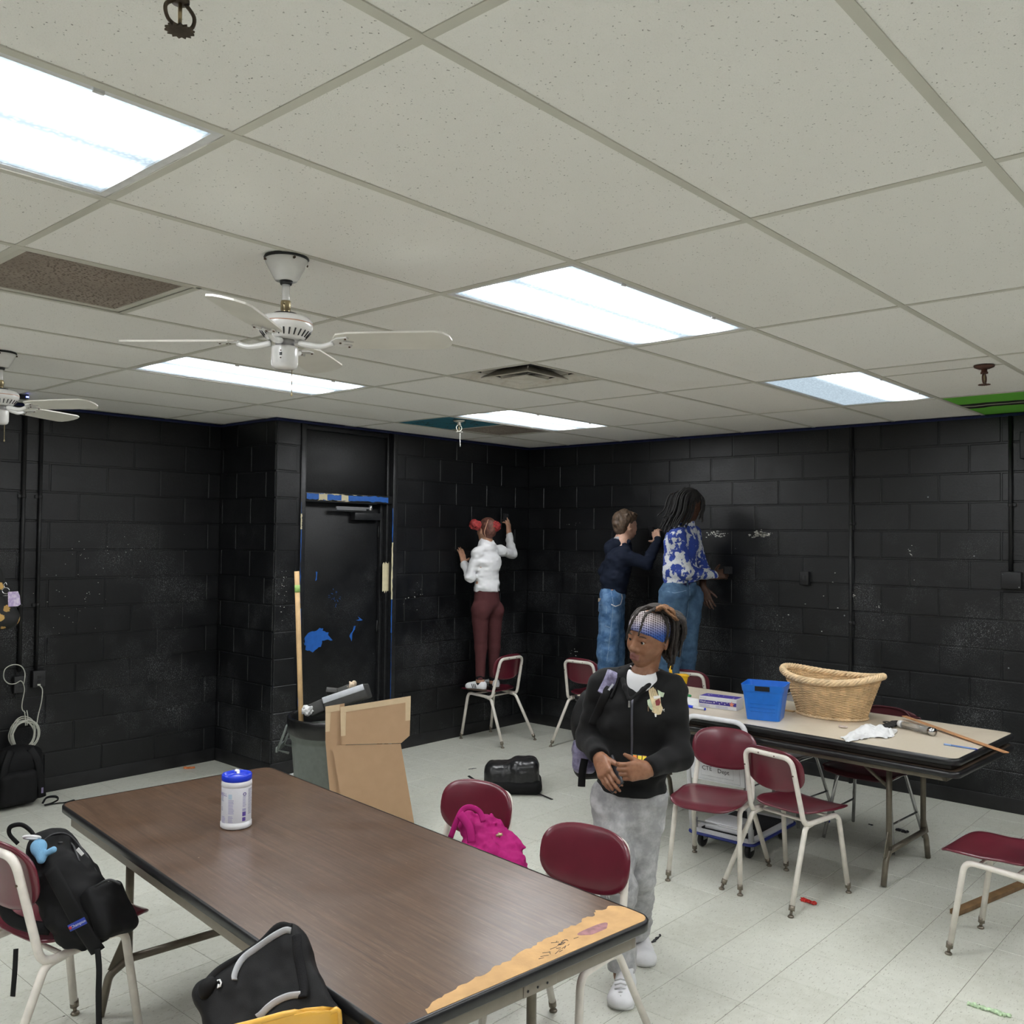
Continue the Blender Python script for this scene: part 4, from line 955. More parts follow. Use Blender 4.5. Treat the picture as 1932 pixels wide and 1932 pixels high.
C_GREYJ = m_cloth('washed_grey_denim', (.34, .34, .345), .12, mott=(.52, .52, .525), mscale=16); C_BLUEJ = m_cloth('blue_denim', (.055, .125, .25), .15, mott=(.14, .25, .42), mscale=13)
C_BLUEJ2 = m_cloth('washed_blue_denim', (.050, .10, .175), .15, mott=(.085, .155, .25), mscale=13)
C_NAVY = m_cloth('navy_fleece', (.0085, .0125, .026), .2); C_MARLEG = m_cloth('maroon_legging_knit', (.085, .028, .030), .15); C_SOCK = m_cloth('black_sock_knit', (.008, .008, .009), .2)
M_SHOEW = plain('white_leather', (.78, .78, .80), .45, var=.04); M_SOLEW = plain('white_rubber', (.70, .70, .70), .6); M_GUM = plain('gum_rubber_sole', (.07, .045, .03), .6)
M_EYEW = plain('eye_white', (.50, .48, .46), .3); M_EYEB = plain('dark_iris', (.012, .008, .006), .12)
M_DREAD = plain('dark_loc_hair', (.022, .016, .013), .75, var=.5, scale=90, bump=.6, bscale=260); M_DREADT = plain('light_brown_loc_hair', (.20, .095, .042), .75, var=.4, scale=90, bump=.6, bscale=260)
def head_frame(c, f, up):
    f = unit(f); u = unit(np.asarray(up)-f*(np.asarray(up)@f)); l = np.cross(u, f); return V(*c), f, l, u
def add_head(S, c, f, l, u, s=1.0, ears=True, nose=1.0, neck_to=None, neck_r=.05):
    """cranium, jaw, cheeks, brow, nose, lips and ears around head centre c; f = face, l = left, u = up"""
    A = [f, l, u]; q = lambda a, b, d: c+(f*a+l*b+u*d)*s
    S.ell(q(-.012, 0, .032), V(.097, .077, .088)*s, A, .02); S.ell(q(.030, 0, -.030), V(.064, .060, .080)*s, A, .03)
    S.cap(q(.052, 0, -.092), q(.060, 0, -.094), .021*s, .019*s, .03)
    for e in (-1, 1):
        S.cap(q(-.008, e*.050, -.040), q(.050, e*.016, -.090), .019*s, .016*s, .028)
        S.ell(q(.052, e*.036, -.030), V(.030, .026, .030)*s, A, .02); S.cap(q(.070, e*.012, .022), q(.062, e*.045, .020), .015*s, .013*s, .014)
    for e in (-1, 1): S.ell(q(.098, e*.031, .001), V(.018, .019, .0115)*s, A, .010, sub=True)
    for e in (-1, 1):
        S.cap(q(.0830, e*.018, .0088), q(.0765, e*.045, .0066), .0082*s, .0072*s, .004); S.cap(q(.0815, e*.020, -.0088), q(.0755, e*.042, -.0076), .0052*s, .0048*s, .006)
    S.cap(q(.086, 0, .010), q(.101, 0, -.026), .0085*s, .0105*s*nose, .010); S.ell(q(.103, 0, -.032), V(.0125, .0135, .011)*s*nose, A, .006)
    for e in (-1, 1): S.ell(q(.093, e*.0135*nose, -.036), V(.011, .0085, .0085)*s*nose, A, .005)
    S.cap(q(.086, -.019, -.0630), q(.086, .019, -.0630), .0080*s, k=.007); S.cap(q(.0950, -.008, -.0612), q(.0950, .008, -.0612), .0078*s, k=.006)
    S.cap(q(.0885, -.015, -.0770), q(.0885, .015, -.0770), .0098*s, k=.006); S.cap(q(.101, -.024, -.0690), q(.101, .024, -.0690), .0046*s, k=.003, sub=True)
    for e in (-1, 1): S.ell(q(.100, e*.008*nose, -.0435), V(.006, .0042, .004)*s, A, .003, sub=True)
    if ears:
        for e in (-1, 1):
            EA = [unit(f*.85+l*e*.45), unit(l*e*.9-f*.4), u]; S.ell(q(-.018, e*.078, -.012), V(.021, .0095, .034)*s, EA, .005); S.ell(q(-.008, e*.084, -.006), V(.010, .007, .018)*s, EA, .004, sub=True)
    if neck_to is not None:
        S.ecap(q(-.028, 0, -.050), V(*neck_to), (neck_r*s, neck_r*s), (neck_r*1.12*s, neck_r*1.1*s), l, .018)
    return q
def face_parts(par, q, c, f, l, u, s, brow_m, iris=(0, 0)):
    for e in (-1, 1):
        P = q(.0740, e*.031, -.001); mb = MB().lathe([(.0128*s*math.sin(math.pi*i/8)+1e-4, -.0128*s*math.cos(math.pi*i/8)) for i in range(9)], 16)
        o = mb.build('eye', M_EYEW, par); o.matrix_basis = Matrix.Translation(P)
        g = unit(f+l*iris[0]+u*iris[1]); mb = MB().lathe([(1e-4, .0134*s), (.0035*s, .0131*s), (.0066*s, .0112*s)], 14)
        i_ = mb.build('iris', M_EYEB, o); i_.matrix_basis = frame_M((0, 0, 0), l, np.cross(g, l))
        mb = MB().tube(spline([q(.088, e*.014, .021), q(.087, e*.030, .026), q(.077, e*.047, .021)], 5), [.0016*s]*10+[.0009*s], 6, flat=((0, 0, 1), 1.3)); mb.build('eyebrow', brow_m, par)
def add_hand(S, wrist, d, n, side, s=1.0, curl=(.3, .35, .4, .45), spread=.10, thumb=(.55, .75, -.25), tcurl=.3, k=.006):
    """palm with four unequal fingers and a thumb: d = towards the fingertips, n = back of the hand, side = +1 puts the thumb at cross(n, d)"""
    d = unit(d); n = unit(np.asarray(n)-d*(np.asarray(n)@d)); t = np.cross(n, d)*side; w = V(*wrist)
    P = lambda x, y, z: w+(d*x+t*y+n*z)*s
    S.ecap(P(-.03, 0, 0), P(.015, 0, 0), (.026*s, .019*s), (.030*s, .018*s), t, .012)
    ys = (.029, .0095, -.010, -.028); kx = (.088, .091, .086, .078); L = ((.040, .024, .020), (.044, .028, .021), (.041, .026, .020), (.032, .020, .018))
    for i in range(4): S.cap(P(.012, ys[i]*.7, 0), P(kx[i], ys[i], .002), .0155*s, .0125*s, .012)
    tips = []
    for i in range(4):
        p = P(kx[i], ys[i], 0); a = curl[i]*.75; dr = unit(d+t*(ys[i]*spread/.03))
        for j, (ln, r0, r1) in enumerate(zip(L[i], (.0098, .0088, .0080), (.0090, .0080, .0066))):
            v = dr*math.cos(a)-n*math.sin(a); q_ = p+v*ln*s; S.cap(p, q_, r0*s, r1*s, .0035); p = q_; a += curl[i]*(1.15 if j == 0 else .8)
        tips.append(p)
    tv = unit(d*thumb[0]+t*thumb[1]+n*thumb[2]); p0 = P(.018, .022, -.004); p1 = p0+tv*.042*s; tv2 = unit(tv*math.cos(tcurl)+d*math.sin(tcurl)*.8-t*math.sin(tcurl)*.6); p2 = p1+tv2*.030*s; p3 = p2+unit(tv2+d*.1)*.024*s
    S.cap(p0, p1, .0155*s, .0115*s, .010); S.cap(p1, p2, .0112*s, .0100*s, .004); S.cap(p2, p3, .0100*s, .0078*s, .004)
    return P, tips, p3
def add_shoe(par, heel, toe, m_up, m_sole, w=.045, hgt=.085, name='shoe', sole=.022, collar=None):
    heel = V(*heel); toe = V(*toe); d = unit((toe-heel)*V(1, 1, 0)); L = np.linalg.norm((toe-heel)[:2]); sd = np.cross(V(0, 0, 1), d); z = V(0, 0, 1)
    S = Sdf(.0045); b = heel
    S.ecap(b+d*.035+z*.035, b+d*(L-.05)+z*.030, (w*.82, .034), (w, .028), sd, .02); S.ecap(b+d*.04+z*.055, b+d*.05+z*hgt, (w*.72, .036), (w*.75, .045), sd, .02)
    S.ecap(b+d*.07+z*.062, b+d*(L*.62)+z*.045, (w*.6, .03), (w*.75, .028), sd, .02); S.ell(b+d*(L-.052)+z*.028, (.052, w, .034), [d, sd, z], .015)
    S.cut(b+z*.012, -z).cut(b+d*.05+z*(hgt+.022), z*.95-d*.2)
    o = S.build(name, m_up, par)
    So = Sdf(.0045); So.ecap(b+d*.036+z*.012, b+d*(L-.052)+z*.012, (w*.9, .036), (w*1.06, .036), sd, .02); So.cut(b+z*sole, z).cut(b+z*.0012, -z); so = So.build('sole', m_sole, o)
    return o, b, d, sd, L
RR, UU, FF = _r, _u, _fw; ZU = V(0, 0, 1)
def m_headband():
    t = NT('blue_white_net_headband'); p = t.coord('Generated'); x = t.sep(p)
    o = t.sep(t.coord('Object')); k = 2*math.pi/.0105
    a = t.math('SINE', t.math('MULTIPLY', t.math('ADD', o[2], t.math('MULTIPLY', o[0], .55)), k)); b = t.math('SINE', t.math('MULTIPLY', t.math('SUBTRACT', o[1], t.math('MULTIPLY', o[0], .6)), k)); grid = t.math('MULTIPLY', t.math('MAXIMUM', a, b), 1.0); g = t.ramp(grid, [(.45, 0), (.8, 1)])
    top = t.ramp(x[2], [(.30, 0), (.72, 1)]); cell = t.mix(top, (.035, .13, .50), (.62, .55, .56)); t.color(t.mix(t.math('MULTIPLY', g, .9), t.mix(top, (.02, .06, .26), (.16, .12, .12)), cell)); t.rough(.7); t.bump(grid, .5, .003); return t.m
M_BAND = m_headband()
def m_galaxy():
    t = NT('galaxy_print_fabric'); p = t.coord('Object'); n = t.noise(p, 14, 4, .65); t.color(t.mix(t.ramp(n, [(.4, 0), (.65, 1)]), (.07, .06, .11), (.34, .32, .48))); t.rough(.45); t.bump(t.noise(p, 60, 2), .3, .003); return t.m
M_GALAXY = m_galaxy()
# ================= walking person in the black jacket
base = onz(1180, 1860, 0)
p1 = thing('person', 'person in black zip jacket, grey ripped jeans and blue headband, walking', 'person', base)
T = lambda x, y, d: at(x, y, d)
neckB = T(1214, 1278, 3.80); chest = T(1203, 1350, 3.80); waist = T(1192, 1440, 3.81); hemC = T(1190, 1482, 3.82); pelv = T(1187, 1500, 3.83)
shR = T(1141, 1291, 3.84); elR = T(1112, 1390, 3.88); wrR = T(1130, 1427, 3.70)
shL = T(1267, 1305, 3.78); elL = T(1281, 1425, 3.69); wrL = T(1226, 1452, 3.555)
hipR = T(1153, 1505, 3.85); knR = T(1168, 1676, 3.72); anR = T(1175, 1840, 3.72)
hipL = T(1219, 1505, 3.83); knL = T(1207, 1650, 3.85); anL = T(1203, 1772, 4.04)
hf = unit(-RR*math.sin(math.radians(47))-FF*math.cos(math.radians(47))-ZU*.14); hu = unit(ZU+RR*.24-FF*.02)
hc, f1, l1, u1 = head_frame(T(1224, 1200, 3.78), hf, hu)
B = Sdf(.0042)
q1 = add_head(B, hc, f1, l1, u1, .97, nose=1.12, neck_to=neckB+ZU*.0, neck_r=.047)
B2 = Sdf(.0085); sdir = unit(shL-shR)
B2.ecap(neckB-ZU*.03, chest, (.09, .07), (.125, .085), sdir, .04); B2.ecap(chest, waist, (.125, .085), (.11, .08), sdir, .04); B2.ecap(waist, pelv, (.11, .08), (.125, .09), sdir, .04)
for a, b, c in ((shR, elR, wrR), (shL, elL, wrL)): B2.chain([neckB-ZU*.04, a, b, c], [.05, .042, .034, .026], .03)
B2.chain([hipR, knR, anR], [.07, .048, .035], .03).chain([hipL, knL, anL], [.07, .048, .035], .03).cap(neckB-ZU*.05, hc-u1*.05, .05, .042, .03)
for a_, t_ in ((anR, base), (anL, onz(1200, 1800, 0))): B2.cap(a_, V(a_[0], a_[1], .05), .033, .03, .02)
# hands
rd = unit(T(1150, 1480, 3.58)-wrR); rn = unit(-RR*.55-FF*.8+UU*.1)
HR = Sdf(.0034); HP, rtips, rth = add_hand(HR, wrR+rd*.012, rd, rn, 1, .93, (.30, .28, .30, .34), .05, (.74, .50, -.42), .15)
HR.cap(wrR-unit(wrR-elR)*.06, wrR+rd*.012, .026, .024, .012)
ld = unit(T(1170, 1458, 3.49)-wrL); ln_ = unit(-FF*.93+UU*.15+ld*0)
HL = Sdf(.0034); LP, ltips, lth = add_hand(HL, wrL+ld*.012, ld, ln_, -1, .93, (.95, 1.15, 1.2, 1.2), .03, (.86, .46, -.05), -.05)
HL.cap(wrL-unit(wrL-elL)*.06, wrL+ld*.012, .026, .025, .012)
def lipmask(c):
    d = c-hc; a, b, e = d@f1/.97, d@l1/.97, d@u1/.97
    m = (np.abs(b) < .0235) & (e < -.0535+.004*np.cos(b*200)) & (e > -.0845+np.abs(b)*.25) & (a > .077); return m.astype(int)
body = B.build('body', [SK_DARK, M_LIP], p1, 1, lipmask, extra=[B2, HR, HL])
face_parts(p1, q1, hc, f1, l1, u1, .97, M_DREAD, (.25, -.05))
# T-shirt and jacket
S = Sdf(.006); S.ecap(neckB-ZU*.018, chest, (.092, .080), (.132, .096), sdir, .03).ecap(chest, waist, (.132, .096), (.125, .09), sdir, .03)
fwd1 = unit(np.cross(sdir, ZU)); fwd1 = fwd1 if fwd1@(-FF) > 0 else -fwd1
S.ell(neckB+fwd1*.030+ZU*.052, (.054, .054, .040), None, .01, sub=True); S.cap(neckB-ZU*.02, hc-u1*.04, .056, .052, .006, sub=True)
S.build('tee_shirt', C_WHITE, p1)
J = Sdf(.006)
J.ecap(neckB-ZU*.035, chest, (.108, .082), (.150, .112), sdir, .04).ecap(chest, waist, (.150, .112), (.148, .108), sdir, .04).ecap(waist, hemC, (.148, .108), (.138, .104), sdir, .03)
for a, b, c in ((shR, elR, wrR), (shL, elL, wrL)):
    J.cap(neckB-ZU*.022, a, .056, .056, .045); J.cap(a, b, .058, .055, .035); J.cap(b, c, .055, .041, .03)
    e = unit(c-b); J.ecap(c-e*.045, c-e*.002, (.036, .036), (.034, .034), V(0, 0, 1), .008); J.cut
J.ecap(hemC-ZU*.006, hemC+ZU*.022, (.140, .105), (.143, .108), sdir, .006)
J.fold(.009, (8, 8, 18), 3).fold(.006, (22, 22, 30), 5)
J.cap(neckB-ZU*.03, hc-u1*.03, .060, .062, .010, sub=True)
vbot = T(1193, 1312, 3.80)+fwd1*.125; J.cap(neckB+fwd1*.085+ZU*.035-sdir*.048, vbot-fwd1*.016, .052, .016, .008, sub=True).cap(neckB+fwd1*.085+ZU*.03+sdir*.020, vbot-fwd1*.016, .057, .016, .008, sub=True)
for c, b in ((wrR, elR), (wrL, elL)): e = unit(c-b); J.rbox(c+e*.057, (.05, .055, .055), [e, unit(np.cross(e, ZU)), np.cross(e, unit(np.cross(e, ZU)))], .004, .004, sub=True)
J.cut(hemC-ZU*.020, -ZU)
jk = J.build('jacket', C_BLACK, p1, 1)
C = Sdf(.0045)                                               # turned-down collar
for e in (-1, 1):
    sp = neckB+sdir*(e*.082-.012)+ZU*.020+fwd1*.010; mp = sp*.45+vbot*.55+fwd1*.022
    C.chain([neckB-fwd1*.055+ZU*.030, sp, mp, vbot+sdir*e*.005+ZU*.006], [.012, .012, .009, .006], .012)
C.build('collar', C_BLACK, jk)
bpy.context.view_layer.update()
M_ZIP = plain('dark_zip', (.10, .10, .12), .4, metal=.5)
zx = unit(np.cross(fwd1, ZU))*-1
def dpoly(cx, cy, d, pts, k=.00219): return [((x-cx)*k, (cy-y)*k) for x, y in pts]
drape('zip', [jk], [([(-.004, 0), (.004, 0), (.005, -.16), (.000, -.30), (-.006, -.30), (-.004, -.16)], 0)], T(1193, 1316, 3.70), -zx if (-zx)@RR > 0 else zx, fwd1, [M_ZIP], jk, .0045, .006)
MB().box((-.005, -.002, -.014), (.005, .003, .012), bevel=.0015).build('zip_pull', M_STEEL, jk).matrix_basis = Matrix.Translation(vbot+fwd1*.004-ZU*.012)
# embroidered patch: pale hands, sleeve and beads
M_EMB = [plain('cream_embroidery', (.62, .50, .30), .8, var=.18, scale=70, bump=.4, bscale=300), plain('pale_green_embroidery', (.48, .56, .40), .8, var=.12, scale=70, bump=.4), plain('dark_red_embroidery', (.22, .035, .04), .8, var=.2, scale=80), plain('brown_thread', (.22, .15, .08), .8), plain('white_thread', (.72, .70, .66), .8)]
E = lambda pts: [((x-930)*.000478, (950-y)*.000478) for x, y in pts]
em = [(E([(865, 870), (880, 835), (905, 838), (930, 870), (945, 910), (960, 905), (965, 970), (970, 990), (980, 1010), (960, 1055), (930, 1060), (885, 1035), (890, 990), (875, 940)]), 0),
      (E([(940, 860), (975, 880), (998, 885), (985, 920), (950, 915)]), 1), (E([(848, 940), (870, 930), (888, 985), (895, 1030), (870, 1010), (850, 975)]), 1),
      (E([(915, 945), (950, 930), (962, 960), (950, 985), (920, 985)]), 2), (E([(902, 910), (960, 905), (963, 925), (905, 932)]), 4), (E([(850, 985), (856, 985), (858, 1030), (850, 1030)]), 3), (E([(905, 1050), (925, 1050), (920, 1075), (910, 1075)]), 4)]
for a in (878, 893, 908, 922): em.append((E([(a, 845), (a+3, 845), (a+14, 915), (a+11, 915)]), 3))
for i in range(5): em.append((E([(960+5*i, 1015+4*i-10), (990, 1020-6*i+14), (992, 1023-6*i+14), (962+5*i, 1018+4*i-10)]), 4))
drape('chest_embroidery', [jk], em, T(1040+930*.2174, 1120+950*.2174, 3.66), RR, unit(-FF), M_EMB, jk, .0012, .008)
# jeans with torn knees, then shoes
G = Sdf(.006); G.ecap(pelv+ZU*.03, T(1187, 1530, 3.84), (.130, .098), (.128, .102), sdir, .03)
G.chain([hipR, knR, anR-ZU*.005], [.088, .066, .058], .03).chain([hipL, knL, anL], [.088, .063, .056], .03)
G.ecap(anR+ZU*.05, anR-ZU*.012, (.058, .058), (.064, .066), sdir, .01).ecap(anL+ZU*.03, anL-ZU*.02, (.054, .054), (.060, .062), sdir, .01)
G.fold(.009, (11, 11, 24), 9).fold(.004, (34, 34, 56), 4)
kf = T(1172, 1682, 3.66); G.ell(kf, (.030, .030, .012), [RR, FF, UU], .006, sub=True)
G.cut(V(0, 0, .085), -ZU); jn = G.build('jeans', C_GREYJ, p1)
K = Sdf(.004); K.cap(knR-ZU*.03, knR+ZU*.02, .058, k=.01); K.build('bare_knee', SK_DARK, jn)
fr_ = MB(); rs = random.Random(5)
for i in range(46):
    a = rs.choice([(1150, 1685), (1160, 1692), (1172, 1690), (1186, 1676), (1215, 1642), (1221, 1650)]); d_ = 3.66 if a[1] > 1660 else 3.82; p_ = T(a[0]+rs.uniform(-8, 8), a[1]+rs.uniform(-4, 4), d_-.002); fr_.tube([p_, p_+V(rs.uniform(-.01, .01), rs.uniform(-.01, .01), -rs.uniform(.008, .028))], [.0011, .0005], 4)
tag(fr_.build('frayed_threads', plain('white_fray', (.70, .70, .70), .9), jn), kind='stuff')
Fl = Sdf(.005); Fl.ecap(T(1212, 1632, 3.82), T(1218, 1660, 3.80), (.020, .006), (.012, .005), RR, .01); Fl.build('torn_flap', C_GREYJ, jn)
sR, *_ = add_shoe(p1, onz(1183, 1862, 0), onz(1168, 1903, 0)+V(-.03, -.02, 0), M_SHOEW, M_SOLEW, .050, .10)
hL = onz(1203, 1800, 0); sL, *_ = add_shoe(p1, hL+V(.10, .06, 0), hL+V(-.10, -.11, 0), M_SHOEW, M_SOLEW, .047, .09)
lc = MB(); tr = T(1168, 1870, 3.60)
for i in range(5):
    z_ = 1848+i*8; lc.tube([T(1160, z_+2, 3.62-.012*i), T(1171, z_-1, 3.605-.012*i), T(1182, z_+2, 3.62-.012*i)], .0028, 6)
lc.build('laces', plain('grey_lace', (.5, .5, .5), .8), sR)
# headband and locs
HB = Sdf(.0042); add_h = lambda a, b, d: hc+(f1*a+l1*b+u1*d)*.97
HB.ell(add_h(-.012, 0, .034), V(.1035, .0835, .093)*.97, [f1, l1, u1], .01); HB.ell(add_h(.040, 0, .045), V(.052, .056, .045)*.97, [f1, l1, u1], .02)
HB.cut(add_h(.085, 0, .040), -u1*.90+f1*.52, .003).cut(add_h(0, 0, .108), u1*.9+f1*-.3, .003)
HB.build('headband', M_BAND, p1)
crown = add_h(-.045, 0, .112); dr = []
rs = random.Random(12); H1 = MB(); H2 = MB()
def loc_(mb, pts, r): pts = spline(pts, 6); n = len(pts); mb.tube([p_+V(rs.gauss(0, .0012), rs.gauss(0, .0012), rs.gauss(0, .0012)) for p_ in pts], [r*(1-.45*i/n)*(1+.10*math.sin(i*1.9)) for i in range(n)], 8)
hp = lambda x, y, d=3.72: T(x, y, d)
for pts, r in (([hp(1238, 1146, 3.74), hp(1215, 1146, 3.70), hp(1198, 1162, 3.67), hp(1187, 1185, 3.68), hp(1183, 1203, 3.70)], .0075), ([hp(1236, 1148, 3.72), hp(1222, 1156, 3.66), hp(1213, 1172, 3.64), hp(1207, 1190, 3.64), hp(1205, 1199, 3.645)], .0062),
               ([hp(1240, 1148, 3.78), hp(1208, 1148, 3.80), hp(1192, 1166, 3.80), hp(1186, 1190, 3.79), hp(1182, 1208, 3.78)], .007), ([hp(1238, 1147, 3.74), hp(1205, 1153, 3.72), hp(1192, 1172, 3.71), hp(1188, 1190, 3.72)], .0055)): loc_(H1, pts, r)
for i in range(46):
    t_ = i/45; a_ = rs.uniform(0, 1); x1_ = 1252+a_*38; d0 = 3.70+rs.uniform(0, .16); yb = 1200+rs.uniform(10, 58)-abs(a_-.5)*24
    st = hp(1244+rs.uniform(-6, 14), 1146+rs.uniform(-3, 6), d0+.02)
    mid = hp(1256+a_*34, 1166+rs.uniform(-6, 10), d0); mid2 = hp(1258+a_*36, 1192+rs.uniform(-5, 8), d0+rs.uniform(-.02, .02)); en = hp(x1_-4*a_, yb, d0+.03)
    loc_(H1, [st, mid, mid2, en], rs.uniform(.0066, .0098))
for i in range(9):
    d0 = 3.70+rs.uniform(0, .08); loc_(H2, [hp(1238+rs.uniform(-4, 6), 1150, d0), hp(1248+rs.uniform(0, 12), 1143+rs.uniform(0, 4), d0-.02), hp(1262+rs.uniform(0, 12), 1152+rs.uniform(0, 8), d0-.02), hp(1272+rs.uniform(0, 8), 1170, d0)], .0075)
for i in range(10):
    loc_(H1, [hp(1250+rs.uniform(-4, 18), 1222, 3.80+rs.uniform(-.03, .08)), hp(1256+rs.uniform(-3, 14), 1240, 3.80), hp(1262+rs.uniform(-8, 8), 1258+rs.uniform(-10, 6), 3.80)], .008)
HS = Sdf(.006); HS.ell(add_h(-.060, 0, .030), V(.066, .082, .090), [f1, l1, u1], .03); HS.ell(add_h(-.035, 0, .105), V(.050, .050, .028), [f1, l1, u1], .02); HS.build('hair_cap', M_DREAD, p1)
hr = H1.build('hair_locs', M_DREAD, p1); H2.build('light_locs', M_DREADT, p1)
settle(p1)
# things in the hands
ph = thing('phone', 'dark phone in the hand of the person with the headband', 'phone', T(1153, 1468, 3.57)); A_ = frame_M((0, 0, 0), rd, np.cross(rn, rd))
pm = MB().box((-.072, -.036, -.0045), (.072, .036, .0045), bevel=.004).build('case', plain('dark_grey_phone_case', (.03, .03, .035), .35), ph); s_ = MB().box((-.068, -.033, -.0052), (.068, .033, -.0044), bevel=.0003).build('screen', plain('phone_glass', (.005, .005, .006), .08), ph)
ph.matrix_world = Matrix.Translation(HP(.085, .012, -.030)) @ A_
cube = thing('puzzle_cube', 'coloured twisting puzzle cube held against the black jacket', 'puzzle cube', (0, 0, 0)); pal = {'r': (.55, .03, .02), 'o': (.80, .22, .02), 'y': (.80, .62, .03), 'w': (.75, .75, .75), 'b': (.02, .07, .40), 'g': (.02, .30, .06)}
cs = .0185; rows = {0: ['oyy', 'bry', 'wrw'], 1: ['ybr', 'wgo', 'gbr'], 2: ['rwo', 'gyb', 'wob']}
for i in range(3):
    for j in range(3):
        for k in range(3): MB().box(((i-1.5)*cs+.0003, (j-1.5)*cs+.0003, (k-1.5)*cs+.0003), ((i-.5)*cs-.0003, (j-.5)*cs-.0003, (k-.5)*cs-.0003), bevel=.0012, seg=1).build('cubelet', M_BLKPL, cube)
hs = 1.5*cs
for fidx, rws in rows.items():
    for a in range(3):
        for b in range(3):
            m = plain('sticker_'+rws[a][b], pal[rws[a][b]], .35); u_, v_ = (b-1)*cs, (1-a)*cs; e = .0076
            lo, hi = {0: ((u_-e, -hs-.0006, v_-e), (u_+e, -hs+.0002, v_+e)), 1: ((u_-e, v_-e, hs-.0002), (u_+e, v_+e, hs+.0006)), 2: ((hs-.0002, u_-e, v_-e), (hs+.0006, u_+e, v_+e))}[fidx]
            MB().box(lo, hi).build('sticker', m, cube)
cube.matrix_world = frame_M(T(1204, 1440, 3.60), unit(RR+UU*-.12), unit(FF*.9-UU*.35))
# ================= person in white jacket scrubbing the wall, seen from behind
G = lambda x, y, yw=5.07: ony(x, y, yw)
p2 = thing('person', 'person in white jacket and maroon leggings standing on a chair, red hair buns', 'person', (5.0, 5.07, .457))
pel = G(918, 1138); wst = G(918, 1105); nk = G(918, 1026); che = G(919, 1060); XD = V(1, 0, 0); YD_ = V(0, 1, 0)
sL = G(900, 1043); eL = G(887, 1090, 5.10); wL = G(875, 1064, 5.25); sR_ = G(946, 1040); eR = G(966, 1045, 5.14); wR_ = G(960, 1008, 5.27)
hpL, hpR = G(906, 1150), G(932, 1150); kL, kR = G(907, 1222), G(932, 1222); aL, aR = G(906, 1284, 5.06), G(931, 1286, 5.06)
hc2, f2, l2, u2 = head_frame(G(918, 1000), unit(V(.25, 1, .10)), V(.05, 0, 1))
B = Sdf(.006); q2 = add_head(B, hc2, f2, l2, u2, .93, neck_to=nk, neck_r=.045)
B.ecap(nk, che, (.06, .05), (.12, .08), XD, .04).ecap(che, wst, (.12, .08), (.105, .075), XD, .04).ecap(wst, pel, (.105, .075), (.125, .09), XD, .04)
for a, b, c in ((sL, eL, wL), (sR_, eR, wR_)): B.chain([nk-ZU*.04, a, b, c], [.045, .036, .030, .024], .03)
B.chain([hpL, kL, aL, aL-ZU*.04], [.07, .048, .032, .03], .03).chain([hpR, kR, aR, aR-ZU*.04], [.07, .048, .032, .03], .03)
add_hand(B, wL+ZU*.015, unit(G(871, 1046, 5.30)-wL), V(0, -1, .2), -1, .92, (.12, .1, .1, .14), .12, (.5, .8, 0), .1)
add_hand(B, wR_+ZU*.012, unit(G(958, 980, 5.29)-wR_), V(.25, -1, .1), -1, .92, (.22, .2, .5, .6), .08, (.7, .6, -.3), .2)
B.build('body', SK_TAN, p2)
J = Sdf(.0065); J.ecap(nk-ZU*.01, che, (.075, .068), (.126, .094), XD, .04).ecap(che, wst, (.126, .094), (.120, .094), XD, .04).ecap(wst, G(918, 1113), (.120, .094), (.124, .100), XD, .02)
for a, b, c in ((sL, eL, wL), (sR_, eR, wR_)): J.cap(nk-ZU*.03, a, .046, .047, .04).cap(a, b, .047, .042, .03).cap(b, c, .042, .033, .03)
J.ecap(nk+ZU*.0, nk+ZU*.022, (.062, .058), (.060, .056), XD, .015)
J.fold(.009, (10, 10, 22), 6).fold(.006, (26, 26, 44), 8); J.cap(nk, hc2, .050, .052, .006, sub=True); J.cut(G(918, 1115), -ZU)
for c, b in ((wL, eL), (wR_, eR)): e = unit(c-b); J.rbox(c+e*.05, (.05, .05, .05), [e, unit(np.cross(e, YD_)), np.cross(e, unit(np.cross(e, YD_)))], .004, .004, sub=True)
J.build('jacket', C_WHITE, p2)
L = Sdf(.0065); L.ecap(G(918, 1104), pel, (.116, .090), (.133, .100), XD, .03).ell(hpL+V(0, -.030, -.01), (.072, .072, .085), None, .03).ell(hpR+V(0, -.030, -.01), (.072, .072, .085), None, .03)
L.chain([hpL, kL, aL], [.082, .055, .039], .02).chain([hpR, kR, aR], [.082, .055, .039], .02).fold(.0025, (30, 30, 30), 2); L.cut(G(918, 1282, 5.06), -ZU); lg = L.build('leggings', C_MARLEG, p2)
for a in (aL, aR):
    K = Sdf(.006); K.cap(a+ZU*.035, a-ZU*.050, .0395, .036, .01); K.build('sock', C_SOCK, p2)
for a, dx_ in ((aL, -.03), (aR, .02)):
    o, b_, d_, sd_, L_ = add_shoe(p2, (a[0]-dx_*.3, a[1]-.07, .458), (a[0]+dx_, a[1]+.15, .458), M_SHOEW, M_GUM, .038, .062, sole=.018)
    for k in range(3):
        for s_ in (-1, 1): MB().tube([b_+d_*(.085+.018*k)+sd_*s_*.040+ZU*.024, b_+d_*(.100+.018*k)+sd_*s_*.034+ZU*.056], .0035, 6).build('stripe', C_SOCK, o)
M_REDH = plain('red_curly_hair', (.30, .022, .022), .7, var=.5, scale=60, bump=.9, bscale=90); M_BRNH = plain('reddish_brown_hair', (.115, .040, .026), .6, var=.5, scale=40, bump=.5, bscale=150)
hq = lambda a, b, d: hc2+(f2*a+l2*b+u2*d)*.93
